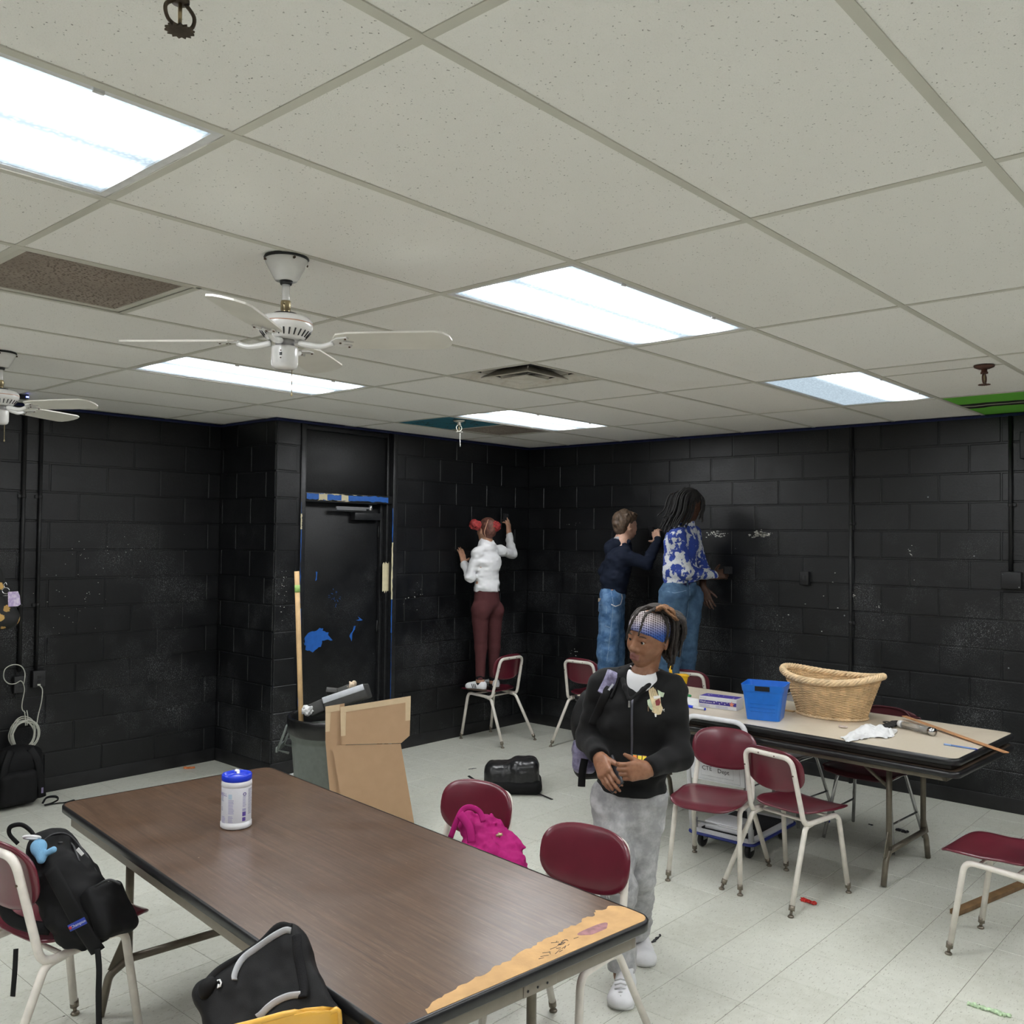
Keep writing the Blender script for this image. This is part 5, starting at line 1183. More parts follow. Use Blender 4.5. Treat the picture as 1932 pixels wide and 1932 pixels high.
Hc = Sdf(.006); Hc.ell(hq(-.018, 0, .032), V(.100, .082, .092)*.93, [f2, l2, u2], .02).ell(hq(-.06, 0, -.02), V(.05, .058, .055)*.93, [f2, l2, u2], .03); Hc.cut(hq(.05, 0, .0), f2*.8-u2*.5).fold(.003, (60, 60, 60), 3); Hc.build('hair', M_BRNH, p2)
for c_, r_ in ((G(897, 990, 5.06), .050), (G(934, 993, 4.99), .054)):
    Q = Sdf(.006); Q.ell(c_, (r_, r_, r_*.95), None, .02).fold(.014, (55, 55, 55), 4); Q.build('hair_bun', M_REDH, p2)
MB().tube(spline([G(921, 980, 5.0), G(918, 990, 4.985), G(914, 1003, 4.98), G(916, 1013, 4.99)], 5), .004, 6).build('parting', SK_TAN, p2)
settle(p2)
def sponge(c, ax, half, label, mat):
    t = thing('sanding_sponge', label, 'sponge', c); mb = MB().box(-V(*half), half, bevel=.006); o = mb.build('block', mat, t); t.matrix_world = frame_M(c, ax[0], ax[1]); return t
M_SPNG = plain('charcoal_sponge', (.008, .0075, .010), .9, var=.3, scale=90, bump=.6, bscale=300)
sponge(G(954, 979, 5.318), (V(1, 0, 0), V(0, 1, 0)), (.030, .014, .050), 'dark sanding sponge held up to the wall by the white jacket sleeve', M_SPNG)
# ================= person in navy hoodie
D3 = 7.95; T3 = lambda x, y, d=D3: at(x, y, d)
p3 = thing('person', 'person in navy hoodie and light blue carpenter jeans reaching to the wall', 'person', onz(1150, 1345, .457))
nk3 = T3(1173, 1024); pel3 = T3(1156, 1122); wst3 = T3(1160, 1090); che3 = T3(1168, 1058); dep = unit(FF)
sN = T3(1178, 1048, D3-.13); eN = T3(1221, 1064, D3-.16); wN = onx(1241, 1021, 5.70); sF = T3(1166, 1044, D3+.15); eF = T3(1140, 1078, D3+.14); wF = T3(1150, 1105, D3+.20)
hN, hF = T3(1153, 1135, D3-.07), T3(1157, 1135, D3+.08); kN, kF = T3(1146, 1235, D3-.08), T3(1160, 1235, D3+.10); aN = V(kN[0]+.02, kN[1], .54); aF = V(kF[0]+.02, kF[1], .54)
hf3 = unit(RR*.86+FF*.50+ZU*.02); hc3, f3, l3, u3 = head_frame(T3(1181, 991), hf3, ZU+RR*.10)
B = Sdf(.006); q3 = add_head(B, hc3, f3, l3, u3, 1.0, neck_to=nk3, neck_r=.05)
B.ecap(nk3, che3, (.10, .07), (.13, .09), dep, .04).ecap(che3, wst3, (.13, .09), (.12, .085), dep, .04).ecap(wst3, pel3, (.12, .085), (.125, .09), dep, .04)
for a, b, c in ((sN, eN, wN), (sF, eF, wF)): B.chain([nk3-ZU*.05, a, b, c], [.045, .036, .031, .025], .03)
B.chain([hN, kN, aN], [.075, .05, .038], .03).chain([hF, kF, aF], [.075, .05, .038], .03)
hd3 = unit(onx(1236, 1000, 5.765)-wN); add_hand(B, wN+hd3*.012, hd3, unit(-FF*.8-RR*.5), 1, 1.0, (.35, .38, .42, .5), .16, (.45, .85, -.2), .25)
B.build('body', SK_FAIR, p3); face_parts(p3, q3, hc3, f3, l3, u3, 1.0, plain('brown_brow', (.06, .035, .02), .8))
J = Sdf(.0065); J.ecap(nk3-ZU*.015, che3, (.10, .080), (.158, .118), dep, .04).ecap(che3, wst3, (.158, .118), (.148, .116), dep, .04).ecap(wst3, T3(1159, 1112), (.148, .116), (.138, .112), dep, .03)
for a, b, c in ((sN, eN, wN), (sF, eF, wF)): J.cap(nk3-ZU*.05, a, .056, .060, .04).cap(a, b, .060, .050, .03).cap(b, c, .050, .040, .03)
J.fold(.011, (9, 9, 20), 11).fold(.006, (26, 26, 40), 12); J.cap(nk3, hc3, .056, .056, .008, sub=True); J.cut(T3(1158, 1116), -ZU*.97-RR*.2); e = unit(wN-eN); J.cut(wN+e*.012, e, .004) if False else None
hd = J.build('hoodie', C_NAVY, p3)
Hd = Sdf(.006); Hd.chain([nk3+RR*.045-FF*.06+ZU*.005, nk3-RR*.045-FF*.05-ZU*.005, nk3-RR*.085-ZU*.035, nk3-RR*.05+FF*.06-ZU*.005, nk3+RR*.04+FF*.07], [.026, .044, .052, .044, .026], .03).ell(nk3-RR*.095-ZU*.060, (.055, .06, .065), None, .03).fold(.005, (25, 25, 25), 3); Hd.cap(nk3-ZU*.03, hc3, .050, .056, .008, sub=True); Hd.build('hood', C_NAVY, hd)
Ln = Sdf(.005); Ln.chain([nk3-RR*.040-FF*.05+ZU*.026, nk3-RR*.040+FF*.03+ZU*.026], [.030, .028], .02); Ln.build('hood_lining', m_cloth('grey_jersey', (.34, .35, .38), .08), hd)
Jn = Sdf(.0065); Jn.ecap(T3(1158, 1112), pel3, (.125, .10), (.132, .112), dep, .03).chain([hN, kN, aN-ZU*.03], [.102, .088, .080], .03).chain([hF, kF, aF-ZU*.03], [.10, .085, .078], .03).fold(.007, (10, 10, 22), 14).fold(.003, (40, 40, 60), 15)
jn3 = Jn.build('jeans', C_BLUEJ, p3); bpy.context.view_layer.update()
M_TAN = plain('tan_label', (.62, .53, .40), .8); M_STITCH = plain('denim_seam', (.20, .30, .43), .8, var=.1); M_WHT = plain('white_trim', (.70, .70, .70), .8)
X3 = lambda pts: [((x-1160)*.0046, (1150-y)*.0046) for x, y in pts]
drape('pocket_patch', [jn3], [(X3([(1130, 1129), (1135, 1130), (1134.5, 1137), (1129.5, 1136)]), 0)], T3(1160, 1150, D3-.2), RR, -FF, [M_TAN], jn3, .002, .02)
def seam(par, tgt, pts, D, m, w_=.004, C=(1160, 1150), nm='seam'):
    pl = []
    for (a, b), (c, d) in zip(pts, pts[1:]):
        v = unit(V(c-a, d-b, 0)); n_ = V(-v[1], v[0], 0)*w_/.0092; pl.append((X3([(a+n_[0], b+n_[1]), (c+n_[0], d+n_[1]), (c-n_[0], d-n_[1]), (a-n_[0], b-n_[1])]), 0))
    return drape(nm, [tgt], pl, at(1160, 1150, D-.2), RR, -FF, [m], par, .0018, .03)
seam(jn3, jn3, [(1131, 1140), (1146, 1146), (1145, 1158), (1136, 1160), (1130, 1152), (1131, 1140)], D3, M_STITCH)
seam(jn3, jn3, [(1155, 1118), (1158, 1140), (1156, 1165), (1152, 1200), (1146, 1245)], D3, M_STITCH)
seam(jn3, jn3, [(1154, 1141), (1162, 1145), (1172, 1142), (1176, 1131), (1175, 1124)], D3, M_WHT, .008, nm='hammer_loop')
seam(jn3, jn3, [(1136, 1178), (1152, 1184)], D3, M_STITCH, .007)
M_BRN = plain('brown_hair_fibre', (.075, .045, .026), .55, var=.45, scale=50, bump=.7, bscale=160)
hq3 = lambda a, b, d: hc3+f3*a+l3*b+u3*d
Hc = Sdf(.005); Hc.ell(hq3(-.018, 0, .048), V(.108, .088, .088), [f3, l3, u3], .02).ell(hq3(-.062, 0, -.01), V(.052, .068, .072), [f3, l3, u3], .03).ell(hq3(.072, 0, .082), V(.040, .055, .026), [f3, l3, u3], .03)
Hc.ell(hq3(.075, 0, -.035), V(.075, .12, .085), [f3, l3, u3], .015, sub=True)
for s_ in (-1, 1): Hc.ell(hq3(.0, s_*.09, -.02), V(.030, .03, .034), [f3, l3, u3], .01, sub=True)
Hc.fold(.009, (32, 32, 32), 5).fold(.005, (80, 80, 40), 6); Hc.build('hair', M_BRN, p3); settle(p3)
sponge(onx(1228, 1003, 5.80), (V(0, 1, 0), V(1, 0, 0)), (.026, .014, .045), 'dark sanding sponge held to the wall by the navy hoodie sleeve', M_SPNG)
# ================= tall person in the blue and white patterned top
D4 = 7.42; T4 = lambda x, y, d=D4: at(x, y, d)
p4 = thing('person', 'tall person with long dark locs in a blue and white patterned top, scrubbing the wall', 'person', onz(1280, 1335, .457))
nk4 = T4(1290, 985); che4 = T4(1286, 1025); wst4 = T4(1283, 1075); pel4 = T4(1282, 1108)
sN4 = T4(1278, 1012, D4-.17); eN4 = T4(1292, 1078, D4-.16); wN4 = T4(1345, 1086, D4+.06); sF4 = T4(1306, 1008, D4+.14); eF4 = T4(1325, 1075, D4+.18); wF4 = T4(1326, 1108, D4+.12)
hN4, hF4 = T4(1270, 1125, D4-.08), T4(1300, 1125, D4+.08); kN4, kF4 = T4(1263, 1235, D4-.06), T4(1292, 1235, D4+.08); aN4 = V(kN4[0], kN4[1], .55); aF4 = V(kF4[0], kF4[1], .55)
hf4 = unit(RR*.80+FF*.60-ZU*.10); hc4, f4, l4, u4 = head_frame(T4(1301, 951), hf4, ZU+RR*.08)
wdir = unit(sN4-sF4)
B = Sdf(.006); q4 = add_head(B, hc4, f4, l4, u4, 1.02, neck_to=nk4, neck_r=.055)
B.ecap(nk4, che4, (.11, .08), (.14, .10), wdir, .04).ecap(che4, wst4, (.14, .10), (.135, .10), wdir, .04).ecap(wst4, pel4, (.135, .10), (.15, .11), wdir, .04)
for a, b, c in ((sN4, eN4, wN4), (sF4, eF4, wF4)): B.chain([nk4-ZU*.05, a, b, c], [.05, .04, .034, .027], .03)
B.chain([hN4, kN4, aN4], [.085, .055, .04], .03).chain([hF4, kF4, aF4], [.085, .055, .04], .03)
hd4 = unit(T4(1372, 1082, D4+.10)-wN4); add_hand(B, wN4+hd4*.012, hd4, unit(-FF*.85+ZU*.3), 1, 1.05, (.45, .5, .55, .6), .08, (.6, .7, -.2), .2)
hd5 = unit(T4(1336, 1138, D4+.05)-wF4); add_hand(B, wF4+hd5*.012, hd5, unit(-FF*.8-RR*.4), 1, 1.05, (.35, .35, .4, .45), .10, (.7, .55, -.3), .2)
B.build('body', SK_DEEP, p4); face_parts(p4, q4, hc4, f4, l4, u4, 1.02, M_DREAD)
def m_sweater():
    t = NT('blue_white_patterned_knit'); p = t.coord('Object'); n = t.noise(p, 13, 3, .62); k = t.voro(p, 260)
    st = t.math('ADD', n, t.math('MULTIPLY', k, .05)); c = t.mix(t.ramp(st, [(.525, 0), (.54, 1)]), (.020, .055, .33), (.70, .72, .74)); t.color(t.mix(t.ramp(k, [(.35, 0), (.7, .35)]), c, (.03, .04, .10))); t.rough(.8); t.bump(k, .4, .004); return t.m
J = Sdf(.0065); J.ecap(nk4-ZU*.012, che4, (.10, .085), (.168, .128), wdir, .04).ecap(che4, wst4, (.168, .128), (.160, .128), wdir, .04).ecap(wst4, T4(1284, 1096), (.160, .128), (.165, .132), wdir, .03)
for a, b, c in ((sN4, eN4, wN4), (sF4, eF4, wF4)): J.cap(nk4-ZU*.05, a, .060, .066, .04).cap(a, b, .066, .054, .03).cap(b, c, .054, .042, .03)
J.fold(.007, (10, 10, 18), 21).fold(.003, (30, 30, 40), 22); J.cap(nk4, hc4, .058, .06, .008, sub=True); J.cut(T4(1284, 1099), -ZU+RR*.12); J.build('patterned_top', m_sweater(), p4)
U_ = Sdf(.0065); U_.ecap(T4(1283, 1088), T4(1282, 1102), (.150, .122), (.150, .124), wdir, .01); U_.build('undershirt', m_cloth('dark_blue_jersey', (.03, .03, .09), .1), p4)
Jn = Sdf(.0065); Jn.ecap(T4(1283, 1100), pel4, (.155, .126), (.168, .138), wdir, .03).chain([hN4, kN4, aN4-ZU*.03], [.118, .092, .076], .03).chain([hF4, kF4, aF4-ZU*.03], [.118, .092, .076], .03).fold(.007, (10, 10, 22), 24).fold(.003, (40, 40, 60), 25); Jn.cut(T4(1283, 1098), ZU)
jn4 = Jn.build('jeans', C_BLUEJ2, p4); bpy.context.view_layer.update()
seam(jn4, jn4, [(1242, 1118), (1262, 1122), (1284, 1118)], D4, M_STITCH, .004); seam(jn4, jn4, [(1290, 1105), (1292, 1150), (1286, 1200), (1280, 1255)], D4, M_STITCH, .003); seam(jn4, jn4, [(1283, 1100), (1284, 1112)], D4, C_BLUEJ2, .016, nm='belt_loop')
rs = random.Random(31); H1 = MB()
hq4 = lambda a, b, d: hc4+(f4*a+l4*b+u4*d)
for i in range(70):
    a = rs.uniform(-1, 1); b = rs.uniform(-.09, .06); r0 = hq4(-.02+b*.6, a*.06, .122-.03*abs(a)); L_ = rs.uniform(.20, .33)
    m1 = hq4(-.075+b*.9, a*.09, .05); m2 = hq4(-.10+b, a*.095, -.06-rs.uniform(0, .04)); e_ = hq4(-.155+b*.9-.05*rs.random(), a*.085, .08-L_)
    loc_(H1, [r0, m1, m2, e_], rs.uniform(.0065, .009))
for i in range(16):
    a = rs.choice([-1, 1]); loc_(H1, [hq4(.02, a*.03, .118), hq4(.07+rs.uniform(-.02, .02), a*.062, .06), hq4(.075+rs.uniform(-.03, .02), a*.078, -.01), hq4(.05+rs.uniform(-.03, .03), a*.08, -.08-rs.uniform(0, .06))], .0075)
H1.build('hair_locs', plain('black_loc_hair', (.008, .007, .007), .7, var=.5, scale=90, bump=.5, bscale=260), p4)
Hc = Sdf(.006); Hc.ell(hq4(-.020, 0, .045), V(.106, .086, .088), [f4, l4, u4], .02).cut(hq4(.07, 0, .03), f4*.8-u4*.5); Hc.build('hair_cap', MATS['black_loc_hair'], p4); settle(p4)
sponge(T4(1373, 1076, D4+.07), (RR, ZU), (.034, .030, .018), 'charcoal sanding sponge held low by the patterned sleeve', M_SPNG)
# ================= woman at the frame edge in the sunflower blouse
D5 = 5.6; T5 = lambda x, y, d=D5: at(x, y, d)
p5 = thing('person', 'person in black sunflower-print blouse at the frame edge, elbow out, brown hair', 'person', (T5(-95, 1100)[0], T5(-95, 1100)[1], 0))
nk5 = T5(-85, 1058); che5 = T5(-88, 1110); wst5 = T5(-95, 1200); pel5 = T5(-95, 1270); sd5 = unit(T5(-30, 1090)-T5(-140, 1085))
B = Sdf(.008); hc5, f5, l5, u5 = head_frame(T5(-85, 1010), unit(-RR*.8-FF*.5), ZU); q5 = add_head(B, hc5, f5, l5, u5, 1.0, neck_to=nk5, neck_r=.05)
sR5 = T5(-22, 1088); eR5 = T5(10, 1165, D5+.02); wR5 = T5(-55, 1185, D5-.12); sL5 = T5(-145, 1088); eL5 = T5(-165, 1175); wL5 = T5(-140, 1220, D5-.2)
for a, b, c in ((sR5, eR5, wR5), (sL5, eL5, wL5)): B.chain([nk5-ZU*.05, a, b, c], [.05, .042, .036, .028], .03)
B.ecap(nk5, che5, (.1, .08), (.14, .10), sd5, .04).ecap(che5, wst5, (.14, .10), (.13, .10), sd5, .04).ecap(wst5, pel5, (.13, .10), (.16, .12), sd5, .04)
for s_ in (-1, 1): B.chain([pel5+sd5*s_*.08, V(*(pel5+sd5*s_*.09)[:2], .5), V(*(pel5+sd5*s_*.09)[:2], .06)], [.09, .06, .045], .03)
for c, b in ((wR5, eR5), (wL5, eL5)): add_hand(B, c+unit(c-b)*.012, unit(c-b), unit(ZU-FF*.3), 1, 1.0)
B.build('body', SK_FAIR, p5); face_parts(p5, q5, hc5, f5, l5, u5, 1.0, M_BRN)
def m_sunflower():
    t = NT('black_sunflower_print'); p = t.coord('Object'); v = t.add('ShaderNodeTexVoronoi'); t.link(p, v.inputs['Vector']); v.inputs['Scale'].default_value = 15
    d = v.outputs['Distance']; keep = t.math('GREATER_THAN', t.sep(v.outputs['Color'])[0], .35); n = t.noise(p, 120, 2)
    pet = t.math('LESS_THAN', t.math('ADD', d, t.math('MULTIPLY', n, .28)), .52); ctr = t.math('LESS_THAN', d, .17); c = t.mix(t.math('MULTIPLY', pet, keep), (.008, .008, .008), (.50, .30, .09)); c = t.mix(t.math('MULTIPLY', ctr, keep), c, (.09, .035, .02)); t.color(c); t.rough(.75); return t.m
J = Sdf(.007); J.ecap(nk5-ZU*.02, che5, (.11, .09), (.165, .125), sd5, .04).ecap(che5, wst5, (.165, .125), (.155, .12), sd5, .04).ecap(wst5, pel5, (.155, .12), (.17, .135), sd5, .04)
for a, b, c in ((sR5, eR5, wR5), (sL5, eL5, wL5)): J.cap(nk5-ZU*.05, a, .065, .075, .04).cap(a, b, .075, .070, .03).cap(b, c, .070, .055, .03)
J.fold(.006, (10, 10, 18), 41); J.cap(nk5, hc5, .055, .06, .008, sub=True); J.build('blouse', m_sunflower(), p5)
Tr = Sdf(.008); Tr.ecap(pel5+ZU*.02, pel5-ZU*.05, (.165, .13), (.175, .14), sd5, .03)
for s_ in (-1, 1): Tr.chain([pel5+sd5*s_*.08, V(*(pel5+sd5*s_*.09)[:2], .5), V(*(pel5+sd5*s_*.09)[:2], .08)], [.11, .085, .07], .03)
Tr.build('trousers', C_SOCK, p5)
for s_ in (-1, 1): b_ = pel5+sd5*s_*.09; d_ = unit((-RR*.8-FF*.5)*V(1, 1, 0)); add_shoe(p5, V(b_[0], b_[1], 0)-d_*.09, V(b_[0], b_[1], 0)+d_*.15, C_SOCK, M_SOLEW, .04, .08)
H1 = MB()
for i in range(60):
    a = rs.uniform(-1, 1); b = rs.uniform(-.3, 1); r0 = hc5+f5*(.03-.06*b)+l5*a*.05+u5*.12; loc_(H1, [r0, hc5-f5*(.02+.08*b)+l5*a*.10+u5*.04, hc5-f5*(.03+.10*b)+l5*a*.115-u5*.08, hc5-f5*(.05+.12*b)+l5*a*.12-u5*rs.uniform(.16, .24)], .010)
H1.build('hair', M_BRN, p5); Hc = Sdf(.008); Hc.ell(hc5-f5*.025+u5*.04, V(.105, .088, .09), [f5, l5, u5], .02); Hc.cut(hc5+f5*.06+u5*.03, f5*.8-u5*.5); Hc.build('hair_cap', M_BRN, p5); settle(p5)
tagc = thing('key_pouch', 'small lilac pouch on a silver clip hanging at the sunflower sleeve', 'key pouch', T5(27, 1130, D5-.045))
t_ = NT('lilac_print'); _p = t_.coord('Object'); t_.color(t_.mix(t_.ramp(t_.noise(_p, 60, 3), [(.4, 0), (.65, 1)]), (.48, .36, .62), (.74, .66, .80))); t_.rough(.5)
M0 = frame_M((0, 0, 0), RR, UU)
o = MB().prism([(-.036, .042), (.020, .046), (.030, .020), (.036, -.034), (.020, -.044), (-.034, -.046)], -.005, .005).build('pouch', t_.m, tagc); o.matrix_basis = M0
ring = [(.022*math.cos(a)-.052, .018*math.sin(a)+.05, 0) for a in np.linspace(0, 2*math.pi, 20, endpoint=False)]; o = MB().tube(ring, .0035, 6, closed=True).tube(spline([(-.058, .068, 0), (-.064, .085, 0), (-.052, .10, 0), (-.045, .082, 0)], 5), .003, 6).tube([(-.036, .02, 0), (-.085, .018, 0)], .002, 6).build('clip', M_CHROME, tagc); o.matrix_basis = M0
# ---------------------------------------------------------------- bin, stick, cardboard
M_BIN = plain('grey_green_bin_plastic', (.155, .175, .160), .55, var=.08, bump=.15, bscale=150); M_BAG = plain('black_bin_liner', (.008, .008, .008), .28, bump=.5, bscale=30)
M_STK = plain('pale_pine_wood', (.52, .34, .16), .6, var=.15, scale=14); M_GREENT = plain('green_tape', (.35, .55, .16), .6)
tcx = at(632, 1350, 5.72); tx, ty = tcx[0], tcx[1]; RH = .70
can = thing('trash_can', 'round grey-green rubber trash can with black liner by the cardboard', 'trash can', (tx, ty, 0))
MB().lathe([(.001, .0), (.205, .0), (.215, .01), (.262, .56), (.268, .575), (.272, .575), (.278, .66), (.285, .665), (.285, .695), (.277, .70), (.268, .695), (.262, .57), (.21, .03), (.001, .025)], 48).build('body', M_BIN, can)
MB().lathe([(.272, .60), (.2865, .615), (.2895, .66), (.291, .70), (.286, .709), (.276, .709), (.268, .695), (.262, .62)], 48).build('liner', M_BAG, can)
hd_ = unit((at(545, 1380, 5.72)-tcx)*V(1, 1, 0)); sdn = np.cross(ZU, hd_)
for s_ in (-1, 1):
    h = hd_*s_; mb = MB()
    for e in (-1, 1): mb.tube([h*.27+sdn*e*.095+ZU*.66, h*.335+sdn*e*.075+ZU*.50, h*.262+sdn*e*.085+ZU*.485], .008, 8)
    mb.box((-.006, -.10, -.016), (.006, .10, .016), bevel=.004, M=frame_M(h*.335+ZU*.505, h, sdn)); mb.build('handle', M_BIN, can)
stt = at(560, 1078, 5.74); stk = thing('wooden_stick', 'pale wooden broomstick with green tape standing in the trash can', 'stick', (tx, ty, .03))
a0 = at(568, 1360, 5.66); e0_ = unit(stt-a0); bot = a0+e0_*((.05-a0[2])/e0_[2])
MB().tube([bot, stt], .0155, 14).build('shaft', M_STK, stk); MB().tube([stt-e0_*.13, stt-e0_*.085], .0165, 14).build('tape', M_GREENT, stk); settle(stk)
M_GREYBOX = plain('dark_grey_plastic', (.045, .045, .043), .5, var=.1); M_SILV = plain('silver_trim_plastic', (.60, .62, .66), .3, metal=.2)
def junk(name, label, cat, c, ax, half, mat, trim=True, bev=.012):
    t = thing(name, label, cat, c); MB().box(-V(*half), half, bevel=bev).build('body', mat, t)
    if trim: MB().box((-half[0]*.96, -half[1]-.003, half[2]*.15), (half[0]*.96, -half[1]+.004, half[2]*.95), bevel=.003).build('trim', M_SILV, t)
    t.matrix_world = frame_M(c, ax[0], ax[1]); return t
junk('broken_printer', 'dark appliance casing with silver front lying tilted in the trash can', 'appliance', at(655, 1316, 5.58), (unit(RR+UU*.34), unit(FF-UU*.2)), (.135, .075, .045), M_GREYBOX)
junk('plastic_casing', 'small grey plastic casing sitting inside the trash can rim', 'plastic part', at(602, 1336, 5.62), (unit(RR+UU*.45), unit(FF-UU*.3)), (.045, .06, .038), M_GREYBOX, False, .008)
junk('plastic_casing', 'grey plastic lid piece on top of the trash heap', 'plastic part', at(630, 1306, 5.86), (unit(RR-UU*.1), unit(FF-UU*.5)), (.045, .05, .018), M_GREYBOX, False, .008)
junk('plastic_casing', 'grey boxy plastic piece behind the silver-front casing', 'plastic part', at(652, 1304, 5.80), (unit(RR+UU*.4), unit(FF-UU*.4)), (.040, .05, .025), M_GREYBOX, False, .006)
def crumple(name, label, cat, c, r, mat, seed, fl=(70, 70, 70), amp=.014, ax=None):
    t = thing(name, label, cat, c); S = Sdf(.0045); S.ell(c, r, ax, .01).fold(amp, fl, seed).fold(amp*.4, tuple(x*2.3 for x in fl), seed+1); S.build('paper', mat, t); settle(t); return t
M_PAPER = plain('white_tissue_paper', (.75, .75, .75), .8, var=.05); M_TANP = plain('tan_crumpled_paper', (.60, .49, .36), .8, var=.1)
crumple('crumpled_paper', 'white crumpled paper at the near rim of the trash can', 'paper', at(580, 1340, 5.56), (.030, .030, .030), M_PAPER, 3)
crumple('crumpled_paper', 'tan crumpled tissue on top of the trash heap', 'paper', at(665, 1294, 5.62), (.024, .022, .026), M_TANP, 5)
crumple('crumpled_paper', 'curled tan paper tip sticking up from the trash heap', 'paper', at(670, 1290, 5.60), (.009, .009, .020), M_TANP, 8, amp=.004)
# flattened cardboard box leaning on the bin
def m_card():
    t = NT('brown_corrugated_card'); p = t.coord('Object'); t.color(t.mix(t.noise(p, 18, 4), (.36, .225, .125), (.42, .27, .155))); t.rough(.8); t.bump(t.noise(t.coord('Object', scale=(1, 60, 1)), 8, 1), .12, .003); return t.m
M_CARD = m_card(); M_TAPE = plain('tan_paper_tape', (.52, .39, .24), .6, var=.05)
cp0 = onz(700, 1640, 0); cn = unit((CAM-cp0)*V(1, 1, 0)); cn = unit(cn*.975+ZU*.22); cu = unit(np.cross(ZU, cn)); cu = cu if cu@RR > 0 else -cu; cv = np.cross(cn, cu); cv = cv if cv[2] > 0 else -cv
def onplane(x, y, off): d = ray(x, y); return CAM+d*(((cp0+cn*off-CAM)@cn)/(d@cn))
def card_poly(px, off, th): return [np.array([(onplane(x, y, off)-cp0)@cu, (onplane(x, y, off)-cp0)@cv]) for x, y in px]
cb = thing('cardboard_box', 'flattened brown cardboard box leaning on the trash can', 'cardboard box', cp0); MC = frame_M((0, 0, 0), cu, cv)
def panel(name, px, off, th, mat, par, floor=False):
    P = card_poly(px, off, th)
    if floor: P = [p_ if p_[1] > .02 else np.array([p_[0], .004]) for p_ in P]
    o = MB().prism([tuple(p_) for p_ in P], off-th, off, M=MC).build(name, mat, par); return o
bk = panel('back_panel', [(614, 1333), (650, 1327), (652, 1400), (656, 1500), (676, 1632), (640, 1632), (622, 1492), (614, 1400)], -.035, .006, M_CARD, cb)
fp = panel('front_panel', [(644, 1406), (756, 1403), (781, 1550), (790, 1640), (664, 1640), (642, 1500), (627, 1408)], 0, .006, M_CARD, cb)
tf = panel('top_flap', [(642, 1334), (775, 1313), (773, 1388), (757, 1402), (645, 1405)], .003, .006, M_CARD, cb)
for i, px in enumerate(([(642, 1334), (775, 1313), (775, 1324), (643, 1345)], [(642.5, 1345), (653, 1343), (652, 1388), (643, 1389)], [(765, 1325), (775, 1323), (774, 1359), (765, 1360)])): panel('paper_tape', px, .0045+.0004*i, .001, M_TAPE, tf)
for i, px in enumerate(([(614, 1333), (641, 1329), (641, 1341), (614, 1345)], [(614, 1345), (624, 1344), (622, 1380), (614, 1381)])): panel('paper_tape', px, -.0338+.0004*i, .001, M_TAPE, bk)
# ---------------------------------------------------------------- canister of wipes
M_CANW = plain('white_canister_plastic', (.74, .74, .76), .35, var=.03); M_LIDB = plain('royal_blue_lid', (.012, .045, .62), .3, var=.06); M_LABEL = plain('pale_grey_label', (.66, .66, .70), .5, var=.03)
cc = onz(440, 1565, .738); R0 = .0555; ks = .172
can2 = thing('wipes_canister', 'white canister of wipes with bright blue lid on the brown table', 'canister', (cc[0]+.03, cc[1]+.03, .738))
MB().lathe([(.001, 0), (R0-.004, 0), (R0+.001, .004), (R0+.001, .020), (R0-.002, .023), (R0-.002, ks-.02), (R0+.0, ks-.018), (R0-.001, ks-.004), (R0-.004, ks), (.001, ks)], 48).build('body', M_CANW, can2)
MB().lathe([(R0-.0015, .025), (R0-.0012, .026), (R0-.0012, ks-.022), (R0-.0015, ks-.021)], 48).build('label', M_LABEL, can2)
ld_ = MB().lathe([(R0-.003, ks), (R0-.001, ks+.002), (R0-.001, ks+.018), (R0-.004, ks+.023), (R0-.010, ks+.022), (R0-.014, ks+.014), (.030, ks+.012), (.024, ks+.016), (.001, ks+.018)], 48).build('lid', M_LIDB, can2)
MB().tube(spline([(.012, .012, ks+.016), (.016, .018, ks+.024), (.010, .028, ks+.027), (.016, .034, ks+.022)], 4), [.006]*12+[.004], 6, flat=((0, 0, 1), .25)).build('wipe_tip', M_PAPER, can2)
ang0 = math.atan2(CAM[1]-cc[1], CAM[0]-cc[0]); M_INKP = plain('purple_print', (.10, .06, .30), .6); M_INKL = plain('lilac_print_text', (.38, .36, .55), .6); M_INKB = plain('pale_blue_print', (.45, .56, .66), .6); M_INKG = plain('grey_print', (.30, .30, .40), .6)
def lblock(a0_, a1_, z0_, z1_, mat, off=.0004, name='print'):
    n = max(2, int((a1_-a0_)/.06)); r = R0-.0012+off; P = [[(r*math.cos(ang0+a), r*math.sin(ang0+a), z) for a in np.linspace(a0_, a1_, n+1)] for z in (z0_, z1_)]
    return MB().grid(np.array(P)).build(name, mat, can2)
def ltext(txt, a, z, size, mat, align='LEFT'):
    me = text_mesh(txt, size, 0, align); r = R0-.0012+.0006
    for v in me.vertices: th = ang0-a-v.co.x/r if False else ang0+(-a)+v.co.x/r; v.co = Vector((r*math.cos(th), r*math.sin(th), z+v.co.y))
    me.materials.clear(); me.materials.append(mat); return link('lettering', me, can2)
rs = random.Random(9)
ltext('PURELL', .93*-1 if False else 1.62, ks-.045, .016, M_INKP); ltext('Hand', 1.45, ks-.058, .006, M_INKB); ltext('Wipes', 1.45, ks-.066, .008, M_INKB)
for (a0_, a1_, zt, n, m) in ((-1.25, -.95, .118, 4, M_INKG), (-1.25, -1.05, .078, 3, M_INKG), (-1.2, -.75, .045, 5, M_INKL), (-.55, -.15, .106, 10, M_INKL), (-.55, -.2, .048, 5, M_INKL), (.42, .68, .118, 8, M_INKL), (.86, 1.35, .140, 18, M_INKG)):
    for k in range(n): lblock(a0_, a0_+(a1_-a0_)*rs.uniform(.75, 1), zt-.0052*k, zt-.0052*k+.0026, m)
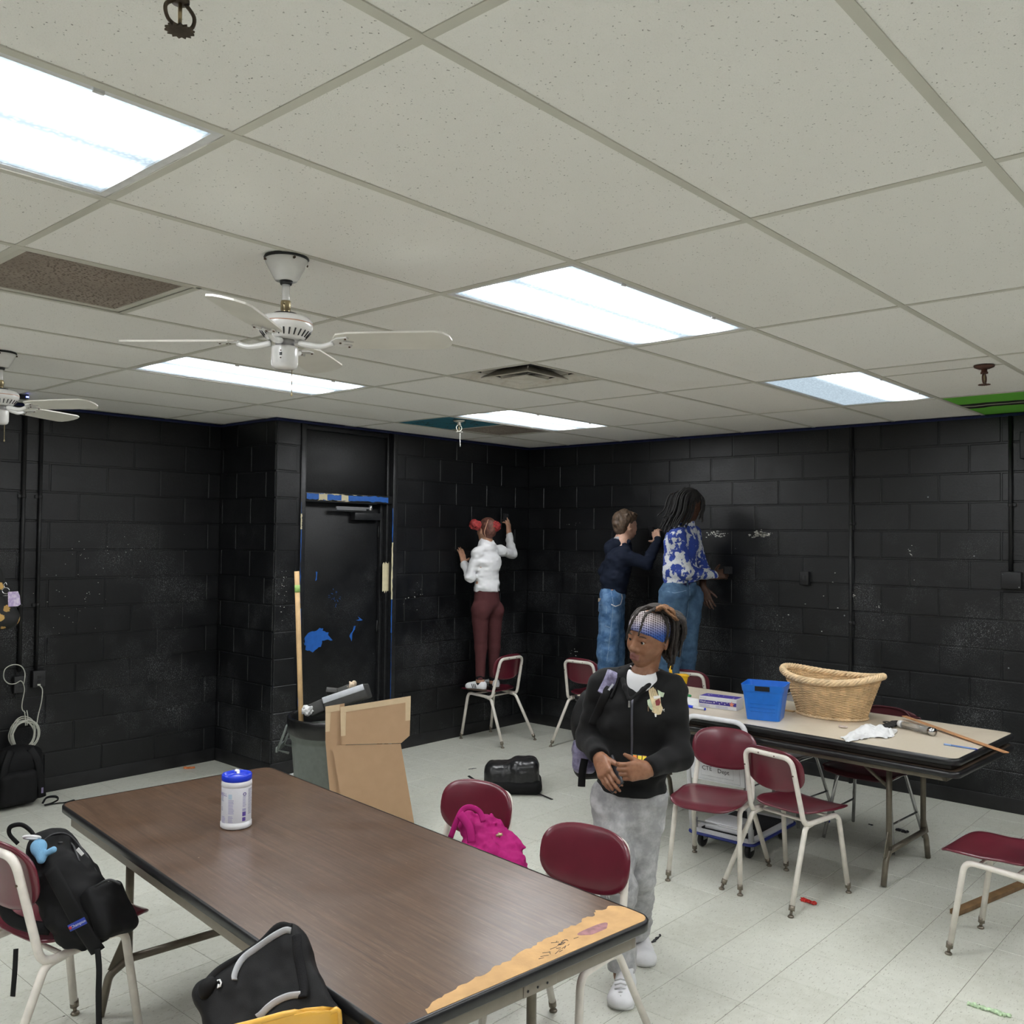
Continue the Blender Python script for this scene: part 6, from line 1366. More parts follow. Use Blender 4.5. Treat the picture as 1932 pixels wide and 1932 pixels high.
lblock(-.55, -.30, .112, .130, M_INKB); lblock(.40, .66, .048, .064, M_INKP); lblock(.40, .64, .030, .044, M_INKP); lblock(.40, .66, .066, .076, M_INKL)
rg = [(ang0+.55+.10*math.cos(t), .128+.0052*math.sin(t)) for t in np.linspace(0, 6.28, 18)]; MB().tube([((R0-.0006)*math.cos(a), (R0-.0006)*math.sin(a), z) for a, z in rg], .0012, 5).build('round_mark', M_INKP, can2)
# ---------------------------------------------------------------- things on the beige table
ZT = BT+.0008
M_WICK = plain('willow_wicker', (.66, .46, .25), .55, var=.22, scale=22); M_WICK2 = plain('pale_willow_rim', (.74, .54, .32), .5, var=.2, scale=22)
bk0 = onz(1512, 1342, ZT); bk1 = onz(1640, 1355, ZT); bc_ = (onz(1575, 1350, ZT)); bcx, bcy = 4.335, 1.665
bs = thing('wicker_basket', 'oval woven willow laundry basket with thick twisted rim on the table', 'basket', (bcx, bcy, ZT+.004), math.radians(-2))
A0, B0_, HB_ = .145, .205, .215                        # half axes at the base, height; oval, long side along the table
def bask(t, ph, r=0):
    fl = 1+.42*t**1.25; a = A0*fl+r; b = B0_*fl+r; z = HB_*t+.040*t*t*(abs(math.sin(ph))**2.5)
    return V(a*math.cos(ph), b*math.sin(ph), z)
NS = 44
wv = MB(); n_w = 30
for k in range(n_w):
    t = (k+.5)/n_w; pts = []
    for j in range(NS*3):
        ph = 2*math.pi*j/(NS*3); pts.append(bask(t, ph, .0035*math.sin(NS*ph/2+math.pi*k)+0))
    wv.tube(pts, .0046, 5, closed=True)
tag(wv.build('woven_wicker', M_WICK, bs), kind='stuff')
for j in range(NS):
    ph = 2*math.pi*(j+.5)/NS; MB().tube([bask(t, ph, 0) for t in np.linspace(0, 1.0, 7)], .0034, 5).build('stake', M_WICK, bs)
for k in range(5):
    pts = []
    for j in range(180):
        ph = 2*math.pi*j/180; c_ = bask(1.0, ph, .006); tw = 14*ph+2*math.pi*k/5; o_ = unit(V(math.cos(ph)/A0, math.sin(ph)/B0_, 0)); pts.append(c_+o_*.013*math.cos(tw)+ZU*(.013*math.sin(tw)+.004))
    MB().tube(pts, .0085, 7, closed=True).build('rim_strand', M_WICK2, bs)
for k in range(2): MB().tube([bask(.015, 2*math.pi*j/120, .006+.003*math.sin(30*2*math.pi*j/120+math.pi*k))+ZU*(.003*math.cos(30*2*math.pi*j/120+math.pi*k)) for j in range(120)], .0055, 6, closed=True).build('foot_strand', M_WICK2, bs)
MB().lathe([(.001, .006), (.5, .006), (.99, .007), (.99, .001), (.001, .001)], 40, sx=A0, sy=B0_).build('base', M_WICK, bs)
# blue bin
M_BLUB = plain('bright_blue_plastic', (.010, .155, .62), .35, var=.05)
bb = thing('plastic_bin', 'bright blue plastic bin with hand slot beside the wicker basket', 'storage bin', (3.985, 1.917, ZT), math.radians(-74))
def binwall(z): s = z/.205; return .088+.020*s, .094+.026*s
def ringr(z, ins=0, r=.02): w_, d_ = binwall(z); return [(x, y, z) for x, y in rrect(2*(d_-ins), 2*(w_-ins), r, 4)]
O = [ringr(z) for z in (0, .03, .10, .165, .166, .205)]; O[4] = [(x*1.03, y*1.03, .166) for x, y, z in ringr(.166)]; O[5] = [(x*1.04, y*1.04, .205) for x, y, z in ringr(.205)]
I_ = [ringr(z, .004) for z in (.205, .10, .005)]; I_[0] = [(x*1.04, y*1.04, .205) for x, y, z in ringr(.205, .004)]
nR = len(O[0]); mb = MB().grid(np.array(O+I_), closed_u=True, smooth=False)
mb.f.append(tuple(range(nR))[::-1]); mb.mi.append(0); mb.sm.append(False); k0 = 8*nR; mb.f.append(tuple(range(k0, k0+nR))); mb.mi.append(0); mb.sm.append(False)
body_b = mb.build('body', M_BLUB, bb)
for s_ in (-1, 1):
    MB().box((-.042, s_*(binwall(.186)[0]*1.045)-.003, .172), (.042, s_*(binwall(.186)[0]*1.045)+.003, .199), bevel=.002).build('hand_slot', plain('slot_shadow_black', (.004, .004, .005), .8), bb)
for k in range(3): MB().tube([(x*1.012, y*1.012, z) for x, y, z in [(-.07+.0*k, -binwall(.05+.022*k)[0], .05+.022*k), (.07, -binwall(.05+.022*k)[0], .05+.022*k)]], .0012, 5).build('moulded_line', M_BLUB, bb)
# glove box
M_BOXW = plain('white_carton', (.70, .70, .72), .5, var=.03); M_BOXP = plain('indigo_carton_print', (.050, .030, .26), .5, var=.08); M_CORAL = plain('coral_star', (.75, .26, .17), .5)
g0, g1 = onz(1319, 1333, ZT), onz(1390, 1342, ZT); gx = unit((g1-g0)*V(1, 1, 0)); gy = np.cross(ZU, gx); gl = .245
gb = thing('glove_box', 'white and indigo carton of disposable gloves with coral star', 'carton', g0); gb.matrix_world = frame_M(g0, gx, gy)
MB().box((0, 0, 0), (gl, .115, .070), bevel=.0015).build('carton', M_BOXW, gb)
MB().box((.001, -.0006, .024), (gl-.001, .0002, .046)).build('print_band', M_BOXP, gb); MB().box((.004, .003, .0698), (gl-.004, .105, .0706)).build('print_band', M_BOXP, gb)
star = lambda cx, cy, r, n=5: [(cx+(r if i % 2 == 0 else r*.45)*math.cos(math.pi/2+math.pi*i/n), cy+(r if i % 2 == 0 else r*.45)*math.sin(math.pi/2+math.pi*i/n)) for i in range(2*n)]
FM = Matrix(((1, 0, 0, 0), (0, 0, -1, -.0007), (0, 1, 0, 0), (0, 0, 0, 1)))
MB().prism(star(.215, .036, .019), 0, .0006, M=FM).build('star', M_CORAL, gb)
for i, (a, b, r) in enumerate(((.10, .036, .006), (.115, .043, .004), (.135, .032, .005), (.15, .040, .004), (.17, .034, .005), (.185, .042, .004))): MB().prism(star(a, b, r), 0, .0004, M=FM).build('star', M_BOXW, gb)
text('lettering', 'Vinyl', .019, M_BOXW, gb, FM @ Matrix.Translation((.024, .036, .0003)), 0); text('lettering', 'synthetic', .0125, M_BOXW, gb, FM @ Matrix.Translation((.066, .0345, .0003)), 0); text('lettering', 'Emerald', .012, M_INKG, gb, FM @ Matrix.Translation((.028, .058, .0002)), 0)
for k in range(3): [MB().box((x0_, -.0007, .016-.005*k), (x1_, 0, .018-.005*k)).build('print_line', M_INKL, gb) for x0_, x1_ in ((.008, .07), (.11, .19))]
for i in range(8):
    a, b = rs.uniform(.02, gl-.02), rs.uniform(.015, .095); MB().prism(star(a, b, .006), .0705, .0711).build('star', M_BOXW, gb)
def pen(name, label, cat, p0, p1, r, parts, sub=None):
    p0, p1 = V(*p0), V(*p1); t = thing(name, label, cat, p0); d = unit(p1-p0); L_ = np.linalg.norm(p1-p0)
    for nm, a, b, ra, rb, m in parts: MB().tube([d*L_*a, d*L_*b], [r*ra, r*rb], 10).build(nm, m, t)
    return t
a_, b_ = onz(1297, 1332, ZT+.008), onz(1331, 1338, ZT+.008)
pen('marker_pen', 'white marker with blue cap and end on the beige table', 'marker', a_, b_, .0085, (('cap', 0, .34, 1.05, 1.05, M_LIDB), ('barrel', .34, .95, 1, 1, M_BOXW), ('end_plug', .95, 1, .9, .9, M_LIDB)))
a_, b_ = onz(1288, 1310, ZT+.008), onz(1303, 1313, ZT+.008)
pen('marker_pen', 'marker with a green cap beside the white paper', 'marker', a_-unit(b_-a_)*.07, b_, .0085, (('barrel', 0, .55, 1, 1, M_BOXW), ('cap', .55, 1, 1.05, 1.0, plain('green_cap', (.03, .30, .10), .4))))
pp = [onz(*q, ZT) for q in ((1297, 1315), (1318, 1319), (1318, 1332), (1295, 1331))]
pt = thing('paper_sheet', 'white sheet of paper left of the glove carton', 'paper', pp[0]); MB().prism([tuple((p_-pp[0])[:2]) for p_ in pp], 0, .0006).build('sheet', M_PAPER, pt)
a_, b_ = onz(1781, 1404, ZT+.004), onz(1845, 1414, ZT+.004)
pen('ballpoint_pen', 'clear blue ballpoint pen near the table end', 'pen', a_, b_, .0042, (('cap', 0, .22, 1.2, 1.2, plain('pale_blue_cap', (.28, .42, .72), .4)), ('barrel', .2, .93, 1, .95, plain('clear_blue_barrel', (.16, .28, .62), .25)), ('tip', .93, 1, .8, .3, M_LIDB)))
y0_, y1_ = onz(1706, 1351, ZT+.02), onz(1899, 1420, ZT+.004); yd = thing('yardstick', 'wooden yardstick lying across the table corner and sticking out', 'yardstick', (0, 0, 0)); yx = unit(y1_-y0_)
MB().box((0, -.016, -.0022), (np.linalg.norm(y1_-y0_), .016, .0022), bevel=.0008).build('blade', plain('orange_brown_wood', (.50, .25, .11), .55, var=.18, scale=20), yd); yd.matrix_world = frame_M(y0_, yx, np.cross(ZU, yx))
tk = MB()
for i in range(72): tk.box((.012*i+.02, -.0155, .0020), (.012*i+.0208, -.0155+(.010 if i % 2 else .006), .0024))
tag(tk.build('tick_marks', plain('faded_tick_ink', (.18, .09, .05), .7), yd), kind='stuff')
# white tissue, paint brush, caulk tube
ts = thing('crumpled_tissue', 'white crumpled tissue in the middle of the beige table', 'tissue', onz(1645, 1390, ZT))
tq = [(1588, 1392), (1612, 1380), (1640, 1368), (1665, 1378), (1692, 1378)]; tw_ = [(1600, 1402), (1625, 1396), (1650, 1392), (1672, 1394), (1690, 1390)]; NU, NV = 44, 18; up_ = spline([onz(*q, ZT) for q in tq], 11); dn_ = spline([onz(*q, ZT) for q in tw_], 11)
PP = []
for i in range(len(up_)):
    row = []
    for j in range(NV):
        v = j/(NV-1); p_ = up_[i]*(1-v)+dn_[i]*v; q_ = np.array([[p_[0], p_[1], 3.0]]); e_ = math.sin(math.pi*min(1, max(0, v)))*math.sin(math.pi*min(1, max(0, i/(len(up_)-1))))**.5
        hgt = .018*e_*(1.2+1.0*vnoise(q_, (26, 26, 1), 3)[0])+.030*e_*max(0, vnoise(q_, (15, 15, 1), 5)[0]+.25)+.010*abs(vnoise(q_, (55, 55, 1), 8)[0])
        row.append(p_+ZU*(.0012+hgt)+V(*(vnoise(q_, (30, 30, 1), 11)[0]*.010, vnoise(q_, (30, 30, 1), 12)[0]*.010, 0)))
    PP.append(row)
PP = np.array(PP); PP[..., 2] = np.maximum(PP[..., 2], ZT+.0008); mb = MB().grid(PP); mb.grid(PP-np.array([0, 0, .0006])); mb.build('tissue', M_PAPER, ts, recalc=False); settle(ts)
M_BRIS = plain('black_bristle', (.012, .011, .010), .8, var=.3, scale=60, bump=.8, bscale=200)
a_ = onz(1668, 1372, ZT+.014); b_ = onz(1692, 1363, ZT+.014); pb = thing('scrub_brush', 'black scrub brush head lying beside the white tissue', 'brush', a_); d_ = unit(b_-a_); S = Sdf(.0045); S.ecap(a_, b_, (.030, .012), (.026, .012), np.cross(ZU, d_), .01).fold(.004, (120, 120, 120), 3).cut((0, 0, ZT+.0006), -ZU); S.build('bristle_head', M_BRIS, pb)
MB().tube([b_, b_+d_*.03], .007, 8).tube([b_+d_*.03-ZU*.004, b_+d_*.09-ZU*.004], .004, 8).build('brush_handle', M_BRASS, pb); settle(pb)
M_CLEAR = plain('clear_plastic_tube', (.62, .60, .56), .12, trans=.75); a_ = onz(1700, 1366, ZT+.022); b_ = onz(1757, 1380, ZT+.022); d_ = unit(b_-a_)
ck = thing('clear_plastic_tube', 'clear plastic tube with metal ends lying by the yardstick', 'plastic tube', (a_+b_)/2-ZU*.022); MB().tube([a_, b_], .019, 20).build('tube', M_CLEAR, ck); MB().tube([a_-d_*.012, a_+d_*.012], .0195, 20).build('end_cap', M_PAPER, ck); MB().tube([b_-d_*.01, b_+d_*.02], .0215, 20).build('metal_collar', M_CHROME, ck)
MB().tube(fillet([a_-d_*.010, a_-d_*.10-ZU*.006, a_-d_*.11-np.cross(ZU, d_)*.03-ZU*.006, a_-d_*.05-np.cross(ZU, d_)*.035-ZU*.010], .012, 4), .0035, 8).build('wire_hook', M_BLKPL, ck); settle(ck)
for i, (x, y, lab) in enumerate(((1590, 1371, 'small clear plastic scrap near the basket foot'),)): crumple('plastic_scrap', lab, 'scrap', onz(x, y, ZT+.008), (.012, .030, .006), plain('pinkish_clear_scrap', (.55, .45, .40), .4), 9, (60, 60, 60), .003)
wd = thing('wood_shim', 'thin flat wooden shim behind the blue bin', 'wood strip', onz(1484, 1341, ZT)); MB().box((-.02, -.05, 0), (.02, .05, .004), bevel=.001).build('strip', M_STK, wd)
# small yellow caddy on the far corner of the table
M_YELC = plain('bright_yellow_plastic', (.85, .52, .02), .35, var=.05)
yq = onz(1280, 1289, ZT); yc_ = thing('cleaning_caddy', 'small bright yellow plastic caddy with upright handle on the far table corner', 'caddy', (yq[0], yq[1], ZT), math.radians(-50))
W2 = lambda z, e=0: [(x, y, z) for x, y in rrect(.115+.3*z+e, .08+.3*z+e, .018, 4)]
R_ = np.array([W2(0), W2(.055), W2(.055, .012), W2(.061, .012), W2(.061, -.006), W2(.006, -.006)]); mb = MB().grid(R_, closed_u=True, smooth=False); nn = R_.shape[1]; mb.f.append(tuple(range(nn))); mb.mi.append(0); mb.sm.append(False); mb.f.append(tuple(range(5*nn, 6*nn))); mb.mi.append(0); mb.sm.append(False); mb.build('tub', M_YELC, yc_)
MB().tube(fillet([(-.05, 0, .05), (-.058, 0, .085), (-.058, 0, .125)], .01, 4), .0115, 10).build('carry_handle', M_YELC, yc_)
# ---------------------------------------------------------------- platform cart
M_CARTW = plain('white_cart_enamel', (.72, .72, .74), .35, var=.04); M_CARTB = plain('blue_cart_bumper', (.02, .035, .22), .5); M_MAT = plain('black_rubber_mat', (.014, .013, .016), .75, var=.2, bump=.5, bscale=120)
ct = thing('platform_cart', 'white folding platform cart with blue bumper and hand-lettered panel', 'cart', (3.735, 1.872, 0), math.radians(1)); CW, CL, CZ_ = .40, .58, .112
MB().prism([(x+CL/2, y+CW/2) for x, y in rrect(CL, CW, .03)], CZ_-.018, CZ_).build('platform', M_CARTW, ct); MB().prism([(x+CL/2, y+CW/2) for x, y in rrect(CL-.10, CW-.09, .02)], CZ_, CZ_+.003).build('rubber_mat', M_MAT, ct)
o_ = [(x+CL/2, y+CW/2) for x, y in rrect(CL+.012, CW+.012, .035)]; MB().tube([(x, y, CZ_-.016) for x, y in o_], .009, 8, closed=True).build('bumper', M_CARTB, ct)
for x, y in ((.07, .05), (.07, CW-.05), (CL-.07, .05), (CL-.07, CW-.05)):
    wh = MB().lathe([(.012, -.012), (.040, -.013), (.045, -.008), (.045, .008), (.040, .013), (.012, .012)], 24).build('wheel', M_BLKPL, ct); wh.matrix_basis = Matrix.Translation((x, y, .0455)) @ Matrix.Rotation(math.pi/2, 4, 'X')
    MB().box((x-.02, y-.019, .045), (x+.02, y-.016, CZ_-.018)).box((x-.02, y+.016, .045), (x+.02, y+.019, CZ_-.018)).box((x-.02, y-.019, CZ_-.022), (x+.02, y+.019, CZ_-.018)).build('caster_fork', M_STEEL, ct)
hx = lambda z: .012-.085*(z-CZ_)/.7
pth = fillet([(hx(CZ_), .012, CZ_), (hx(.79), .012, .79), (hx(.79), CW-.012, .79), (hx(CZ_), CW-.012, CZ_)], .07, 7); MB().tube(pth, .0145, 12).build('push_handle', M_CARTW, ct)
pz0, pz1 = .42, .57; ang_h = math.atan2(-.085, .7)
pn = MB().box((-.006, .03, 0), (.006, CW-.03, pz1-pz0), bevel=.002); PM = Matrix.Translation((hx(pz0), 0, pz0)) @ Matrix.Rotation(ang_h, 4, 'Y'); o = pn.build('sign_panel', M_CARTW, ct); o.matrix_basis = PM
for (i0, i1) in ((.018, .012), (.045, .032)): 
    mb = MB(); y_0, y_1, z_0, z_1 = .03+i0*1.5, CW-.03-i0*1.5, i1, pz1-pz0-i1; mb.tube([(-.0065, y_0, z_0), (-.0065, y_1, z_0), (-.0065, y_1, z_1), (-.0065, y_0, z_1)], .0012, 4, closed=True); mb.build('embossed_border', plain('cart_shadow_line', (.5, .5, .53), .5), o)
TM = Matrix(((0, 0, -1, -.0068), (-1, 0, 0, 0), (0, 1, 0, 0), (0, 0, 0, 1)))
M_INK = plain('black_marker_ink', (.012, .012, .014), .6)
text('lettering', 'CTE', .036, M_INK, o, Matrix.Translation((0, CW*.66, .075)) @ TM, .0002); text('lettering', 'Dept', .036, M_INK, o, Matrix.Translation((0, CW*.40, .070)) @ TM, .0002)
MB().tube([(.03, .02, CZ_+.045), (.03, CW-.02, CZ_+.045)], .005, 8).build('fold_bar', M_STEEL, ct)
for y in (.02, CW-.02): MB().box((.005, y-.006, CZ_), (.055, y+.006, CZ_+.06), bevel=.003).build('hinge_bracket', M_STEEL, ct)
bx = MB().box((.06, .12, CZ_+.004), (.25, .33, CZ_+.05), bevel=.003); t = thing('flat_box', 'pale flat box lying on the platform cart', 'box', (3.735, 1.872, 0), math.radians(1)); bx.build('carton', M_BOXW, t)
# ---------------------------------------------------------------- bags
N_BLK = m_cloth('black_nylon', (.0085, .0085, .009), .3, 700, .6, .3); N_BLK2 = m_cloth('black_canvas', (.007, .007, .0075), .3, 700, .7, .3); N_SHINY = plain('shiny_black_leather', (.010, .010, .011), .32, var=.3, bump=.35, bscale=45); N_MESH = m_cloth('black_mesh_pad', (.011, .011, .012), .3, 350, .85, .6)
def strap(par, pts, w, m, name='strap', up=None, th=.16, n=6):
    P = spline(pts, n); return MB().tube(P, w, 8, flat=((up if up is not None else (0, 0, 1)), th)).build(name, m, par)
# backpack on the left chair
D0 = 3.12; Tb = lambda x, y, d=D0: at(x, y, d)
bp = thing('backpack', 'black canvas backpack with blue strap label on the maroon chair', 'backpack', Tb(150, 1790, 3.05))
bot_, top_ = Tb(165, 1738, 3.08), Tb(98, 1600, 3.18); la = unit(top_-bot_); na = unit(RR*.85-FF*.15+UU*.5); na = unit(na-la*(na@la)); wa = np.cross(la, na); wa = wa if wa@FF < 0 else -wa
S = Sdf(.006); cB = (bot_+top_)/2; S.ecap(bot_-la*.0, top_, (.105, .088), (.088, .062), wa, .04); S.rbox(cB-la*.05, (.10, .14, .075), [wa, la, na], .06, .04)
S.fold(.013, (15, 15, 22), 3).fold(.006, (34, 34, 50), 5).cut((0, 0, .474), -ZU); b_main = S.build('main_body', N_BLK2, bp)
P_ = Sdf(.006); pc = Tb(207, 1716, 3.06); P_.rbox(pc, (.080, .090, .032), [wa, la, na], .025, .01).fold(.006, (22, 22, 22), 7).cut((0, 0, .474), -ZU); P_.build('front_pocket', N_BLK2, bp)
MB().tube(spline([Tb(180, 1672, 3.01), Tb(205, 1660, 3.01), Tb(228, 1668, 3.02)], 6), .004, 6).build('pocket_zipper', plain('zipper_black', (.02, .02, .022), .4), bp)
for k, pts in enumerate(([(75, 1592), (100, 1574), (130, 1576), (160, 1610), (195, 1668)], [(110, 1590), (135, 1592), (150, 1625)])):
    vsb = b_main.data.vertices; TRb = BVHTree.FromPolygons([v.co.copy() for v in vsb], [list(p_.vertices) for p_ in b_main.data.polygons]); zz = []
    for x, y in pts:
        d = unit(ray(x, y)); h_ = TRb.ray_cast(Vector(CAM), Vector(d), 6)
        if h_[0] is not None: zz.append(np.array(h_[0])-d*.002)
    if len(zz) > 2: MB().tube(spline(zz, 6), .0035, 6).build('zipper', plain('zipper_black', (.02, .02, .022), .4), bp)
strap(bp, [Tb(95, 1640, 2.98), Tb(122, 1690, 2.95), Tb(152, 1745, 2.95), Tb(185, 1795, 2.96)], .026, N_BLK2, 'shoulder_strap', -FF, .22)
strap(bp, [Tb(184, 1790, 2.95), Tb(187, 1830, 2.93), Tb(186, 1880, 2.92), Tb(187, 1955, 2.92)], .010, N_BLK, 'webbing', -FF, .2)
strap(bp, [Tb(-5, 1640, 3.1), Tb(-2, 1690, 3.08), Tb(18, 1730, 3.05), Tb(60, 1748, 3.02), Tb(95, 1752, 3.02)], .020, N_BLK2, 'shoulder_strap', -FF, .25)
strap(bp, [Tb(30, 1790, 3.12), Tb(28, 1830, 3.10), Tb(24, 1880, 3.10)], .009, N_BLK, 'webbing', -FF, .2)
strap(bp, [Tb(34, 1592, 3.2), Tb(18, 1574, 3.2), Tb(20, 1560, 3.2), Tb(40, 1556, 3.2), Tb(58, 1568, 3.2), Tb(72, 1590, 3.18)], .008, N_BLK, 'grab_handle', -FF, .4)
lb = thing; LMx = frame_M(Tb(146, 1744, 2.918), unit(Tb(162, 1736, 2.92)-Tb(130, 1752, 2.92)), UU)
o = MB().box((-.030, -.011, -.001), (.030, .011, .001), bevel=.0008).build('strap_label', plain('royal_blue_label', (.012, .035, .30), .5), bp); o.matrix_basis = LMx
text('lettering', 'Champion', .0125, M_WHT, bp, LMx @ Matrix.Translation((.004, 0, .0012)), 0); MB().lathe([(.001, 0), (.005, 0), (.005, .0008), (.001, .0008)], 12).build('round_mark', plain('red_mark', (.5, .03, .04), .5), bp).matrix_basis = LMx @ Matrix.Translation((-.0245, 0, .001))
o = MB().box((-.006, -.014, -.0008), (.006, .014, .0008)).build('white_tag', M_WHT, bp); o.matrix_basis = frame_M(Tb(151, 1607, 3.07), unit(RR+UU*.9), unit(UU-RR*.9))
settle(bp)
pr = thing('plush_keyring', 'small light blue plush toy on a white ring clipped to the backpack', 'plush toy', Tb(75, 1600, 3.08)); M_PLUSH = m_cloth('light_blue_plush', (.22, .45, .68), .08, 400, .95, .6)
S = Sdf(.0045); S.ell(Tb(73, 1598, 3.07), (.026, .026, .026), None, .01); S.cap(Tb(84, 1612, 3.06), Tb(101, 1603, 3.05), .010, .011, .008); S.cap(Tb(72, 1606, 3.06), Tb(78, 1622, 3.05), .016, .014, .012); S.build('plush_body', M_PLUSH, pr)
rc = Tb(60, 1580, 3.07); MB().tube([rc+RR*.026*math.cos(a)+unit(UU*.5-FF*.8)*.018*math.sin(a) for a in np.linspace(0, 6.28, 24, endpoint=False)], .0048, 7, closed=True).build('ring', M_PAPER, pr); settle(pr)
# backpack on the yellow chair
Ty = lambda x, y, d=2.3: at(x, y, d)
b2 = thing('backpack', 'black padded backpack with grey reflective piping on the yellow chair', 'backpack', Ty(500, 1960, 2.2))
dB = 2.17; A_, B_, C_ = Ty(537, 1760, dB+.07), Ty(378, 1870, dB), Ty(606, 1855, dB-.02); e1 = unit(A_-B_); e2 = unit(C_-A_); e2 = unit(e2-e1*(e1@e2)); e3 = np.cross(e1, e2); e3 = e3 if e3@FF < 0 else -e3; cB = (A_+B_)/2+e2*.125-e3*.05
S = Sdf(.006); S.rbox(cB, (.138, .152, .060), [e1, e2, e3], .038, .03).rbox(cB-e3*.06+e1*.035-e2*.0, (.085, .12, .045), [e1, e2, e3], .04, .03).ell(A_+e2*.03-e3*.03, (.03, .05, .035), [e1, e2, e3], .03).fold(.006, (16, 16, 16), 4).fold(.003, (50, 50, 50), 6); bod = S.build('main_body', N_BLK, b2); bpy.context.view_layer.update()
K2 = lambda a, b: (340+a*.18634, 1720+b*.18634)
def yp(a, b, d): return Ty(*K2(a, b), d)
vs_ = [v.co.copy() for v in bod.data.vertices]; TREE = BVHTree.FromPolygons(vs_, [list(p_.vertices) for p_ in bod.data.polygons])
def hit(a, b, off=.009):
    d = unit(ray(*K2(a, b))); n_ = 0
    while TREE.ray_cast(Vector(CAM), Vector(d), 6)[0] is None and n_ < 40: a += (950-a)*.05; b += (800-b)*.05; n_ += 1; d = unit(ray(*K2(a, b)))
    d = unit(ray(*K2(a, b))); h_ = TREE.ray_cast(Vector(CAM), Vector(d), 6); return (np.array(h_[0])-d*off) if h_[0] is not None else yp(a, b, 2.25)
for pts in ([(1120, 195), (1060, 190), (950, 245), (800, 350), (660, 450), (590, 540), (550, 640), (550, 690)], [(1220, 840), (1100, 855), (980, 905), (890, 970), (820, 1040), (780, 1070)]):
    strap(b2, [hit(*q) for q in pts], .0085, plain('silver_grey_piping', (.42, .43, .45), .45), 'reflective_piping', -FF, .3)
strap(b2, [hit(1130, 170, .0), hit(1000, 160, .0), hit(820, 270, .0), hit(600, 420, .0), hit(400, 600, .0), hit(260, 740, .0)], .012, N_BLK, 'shoulder_strap', -FF, .5)
strap(b2, [hit(1180, 240), hit(1190, 400), hit(1220, 560), hit(1250, 750), hit(1240, 870)], .012, N_MESH, 'edge_binding', -FF, .5)
S = Sdf(.006); S.chain([hit(330, 720, .0), hit(270, 760, .0), hit(250, 840, .0)], [.012, .015, .012], .02); S.build('side_buckle', N_BLK2, b2)
mlg = [hit(*q, .006) for q in ((375, 700), (400, 690), (415, 720), (405, 755), (380, 770), (390, 735))]; MB().tube(mlg, .0022, 6).build('brand_mark', M_WHT, b2); settle(b2)
# magenta canvas bag
M_MAG = m_cloth('magenta_canvas', (.36, .012, .14), .2, 600, .8, .3); Tm = lambda x, y, d=3.72: at(x, y, d)
mg = thing('canvas_bag', 'crumpled magenta canvas bag slumped on the maroon chair seat', 'bag', Tm(920, 1640)); S = Sdf(.005)
S.ecap(Tm(915, 1655, 3.62), Tm(900, 1570, 3.72), (.13, .10), (.07, .06), RR, .04).ecap(Tm(955, 1640, 3.60), Tm(930, 1580, 3.72), (.10, .09), (.06, .05), RR, .04).ell(Tm(885, 1555, 3.74), (.045, .045, .05), None, .04)
S.fold(.022, (16, 16, 16), 3).fold(.010, (38, 38, 38), 5).fold(.005, (80, 80, 80), 8).cut((0, 0, .462), -ZU); S.build('bag_body', M_MAG, mg)
strap(mg, [Tm(850, 1580, 3.66), Tm(862, 1548, 3.66), Tm(873, 1528, 3.68), Tm(888, 1523, 3.68), Tm(905, 1532, 3.68), Tm(912, 1550, 3.66)], .011, M_MAG, 'handle', -FF, .3)
strap(mg, [Tm(868, 1536, 3.66), Tm(885, 1560, 3.62), Tm(890, 1590, 3.60)], .018, M_MAG, 'side_strap', -FF, .3)
MB().tube([Tm(936, 1577, 3.60), Tm(948, 1574, 3.60)], .006, 8).tube([Tm(941, 1571, 3.60), Tm(943, 1580, 3.60)], .004, 6).build('buckle', M_BRASS, mg); settle(mg)
# black bag on the floor
fb = thing('duffel_bag', 'shiny black backpack lying on its side on the tiled floor', 'bag', (3.92, 3.84, 0), 0); fc = V(3.92, 3.82, .108); fa = unit(V(.05, -1, 0)*.0+RR*V(1, 1, 0)+V(-.05, .05, 0)); fd = np.cross(ZU, fa)
S = Sdf(.006); S.rbox(fc-fa*.05, (.17, .13, .095), [fa, fd, ZU], .07, .03).rbox(fc+fa*.07+ZU*.018, (.105, .13, .105), [fa, fd, ZU], .055, .03).fold(.005, (14, 14, 14), 3).fold(.003, (40, 40, 40), 5).cut((0, 0, .001), -ZU)
S.build('main_body', N_SHINY, fb); S = Sdf(.006); S.rbox(fc+V(0, 0, -.055), (.195, .15, .052), [fa, fd, ZU], .05, .02).cut((0, 0, .001), -ZU); S.build('base_panel', N_BLK2, fb)
strap(fb, [onz(1005, 1492, .03), onz(1018, 1498, .015), onz(1030, 1503, .006), onz(1042, 1508, .004)], .010, N_BLK, 'webbing', ZU, .25); strap(fb, [onz(905, 1478, .1), onz(893, 1470, .08), onz(884, 1464, .09)], .012, N_BLK, 'webbing', ZU, .25); settle(fb)
# black backpack by the left wall
wb = thing('backpack', 'plain black backpack leaning on the wall under the coiled cable', 'backpack', (1.36, 5.95, 0)); cW = V(1.34, 5.965, .195); S = Sdf(.007)
S.rbox(cW, (.155, .085, .185), None, .065, .03).ell(cW+V(0, -.0, .10), (.13, .08, .10), None, .05).fold(.008, (14, 14, 14), 3).cut((0, 0, .001), -ZU); S.build('main_body', N_BLK2, wb)
S = Sdf(.007); S.rbox(cW+V(-.02, -.08, -.06), (.12, .04, .11), None, .035, .02).fold(.006, (20, 20, 20), 8).cut((0, 0, .001), -ZU); S.build('front_pocket', N_BLK2, wb)
for s_ in (-1, 1): strap(wb, [cW+V(s_*.06, -.070, .185), cW+V(s_*.10, -.098, .10), cW+V(s_*.12, -.098, -.02), cW+V(s_*.14, -.080, -.15)], .026, N_BLK, 'shoulder_strap', V(0, -1, 0), .3)
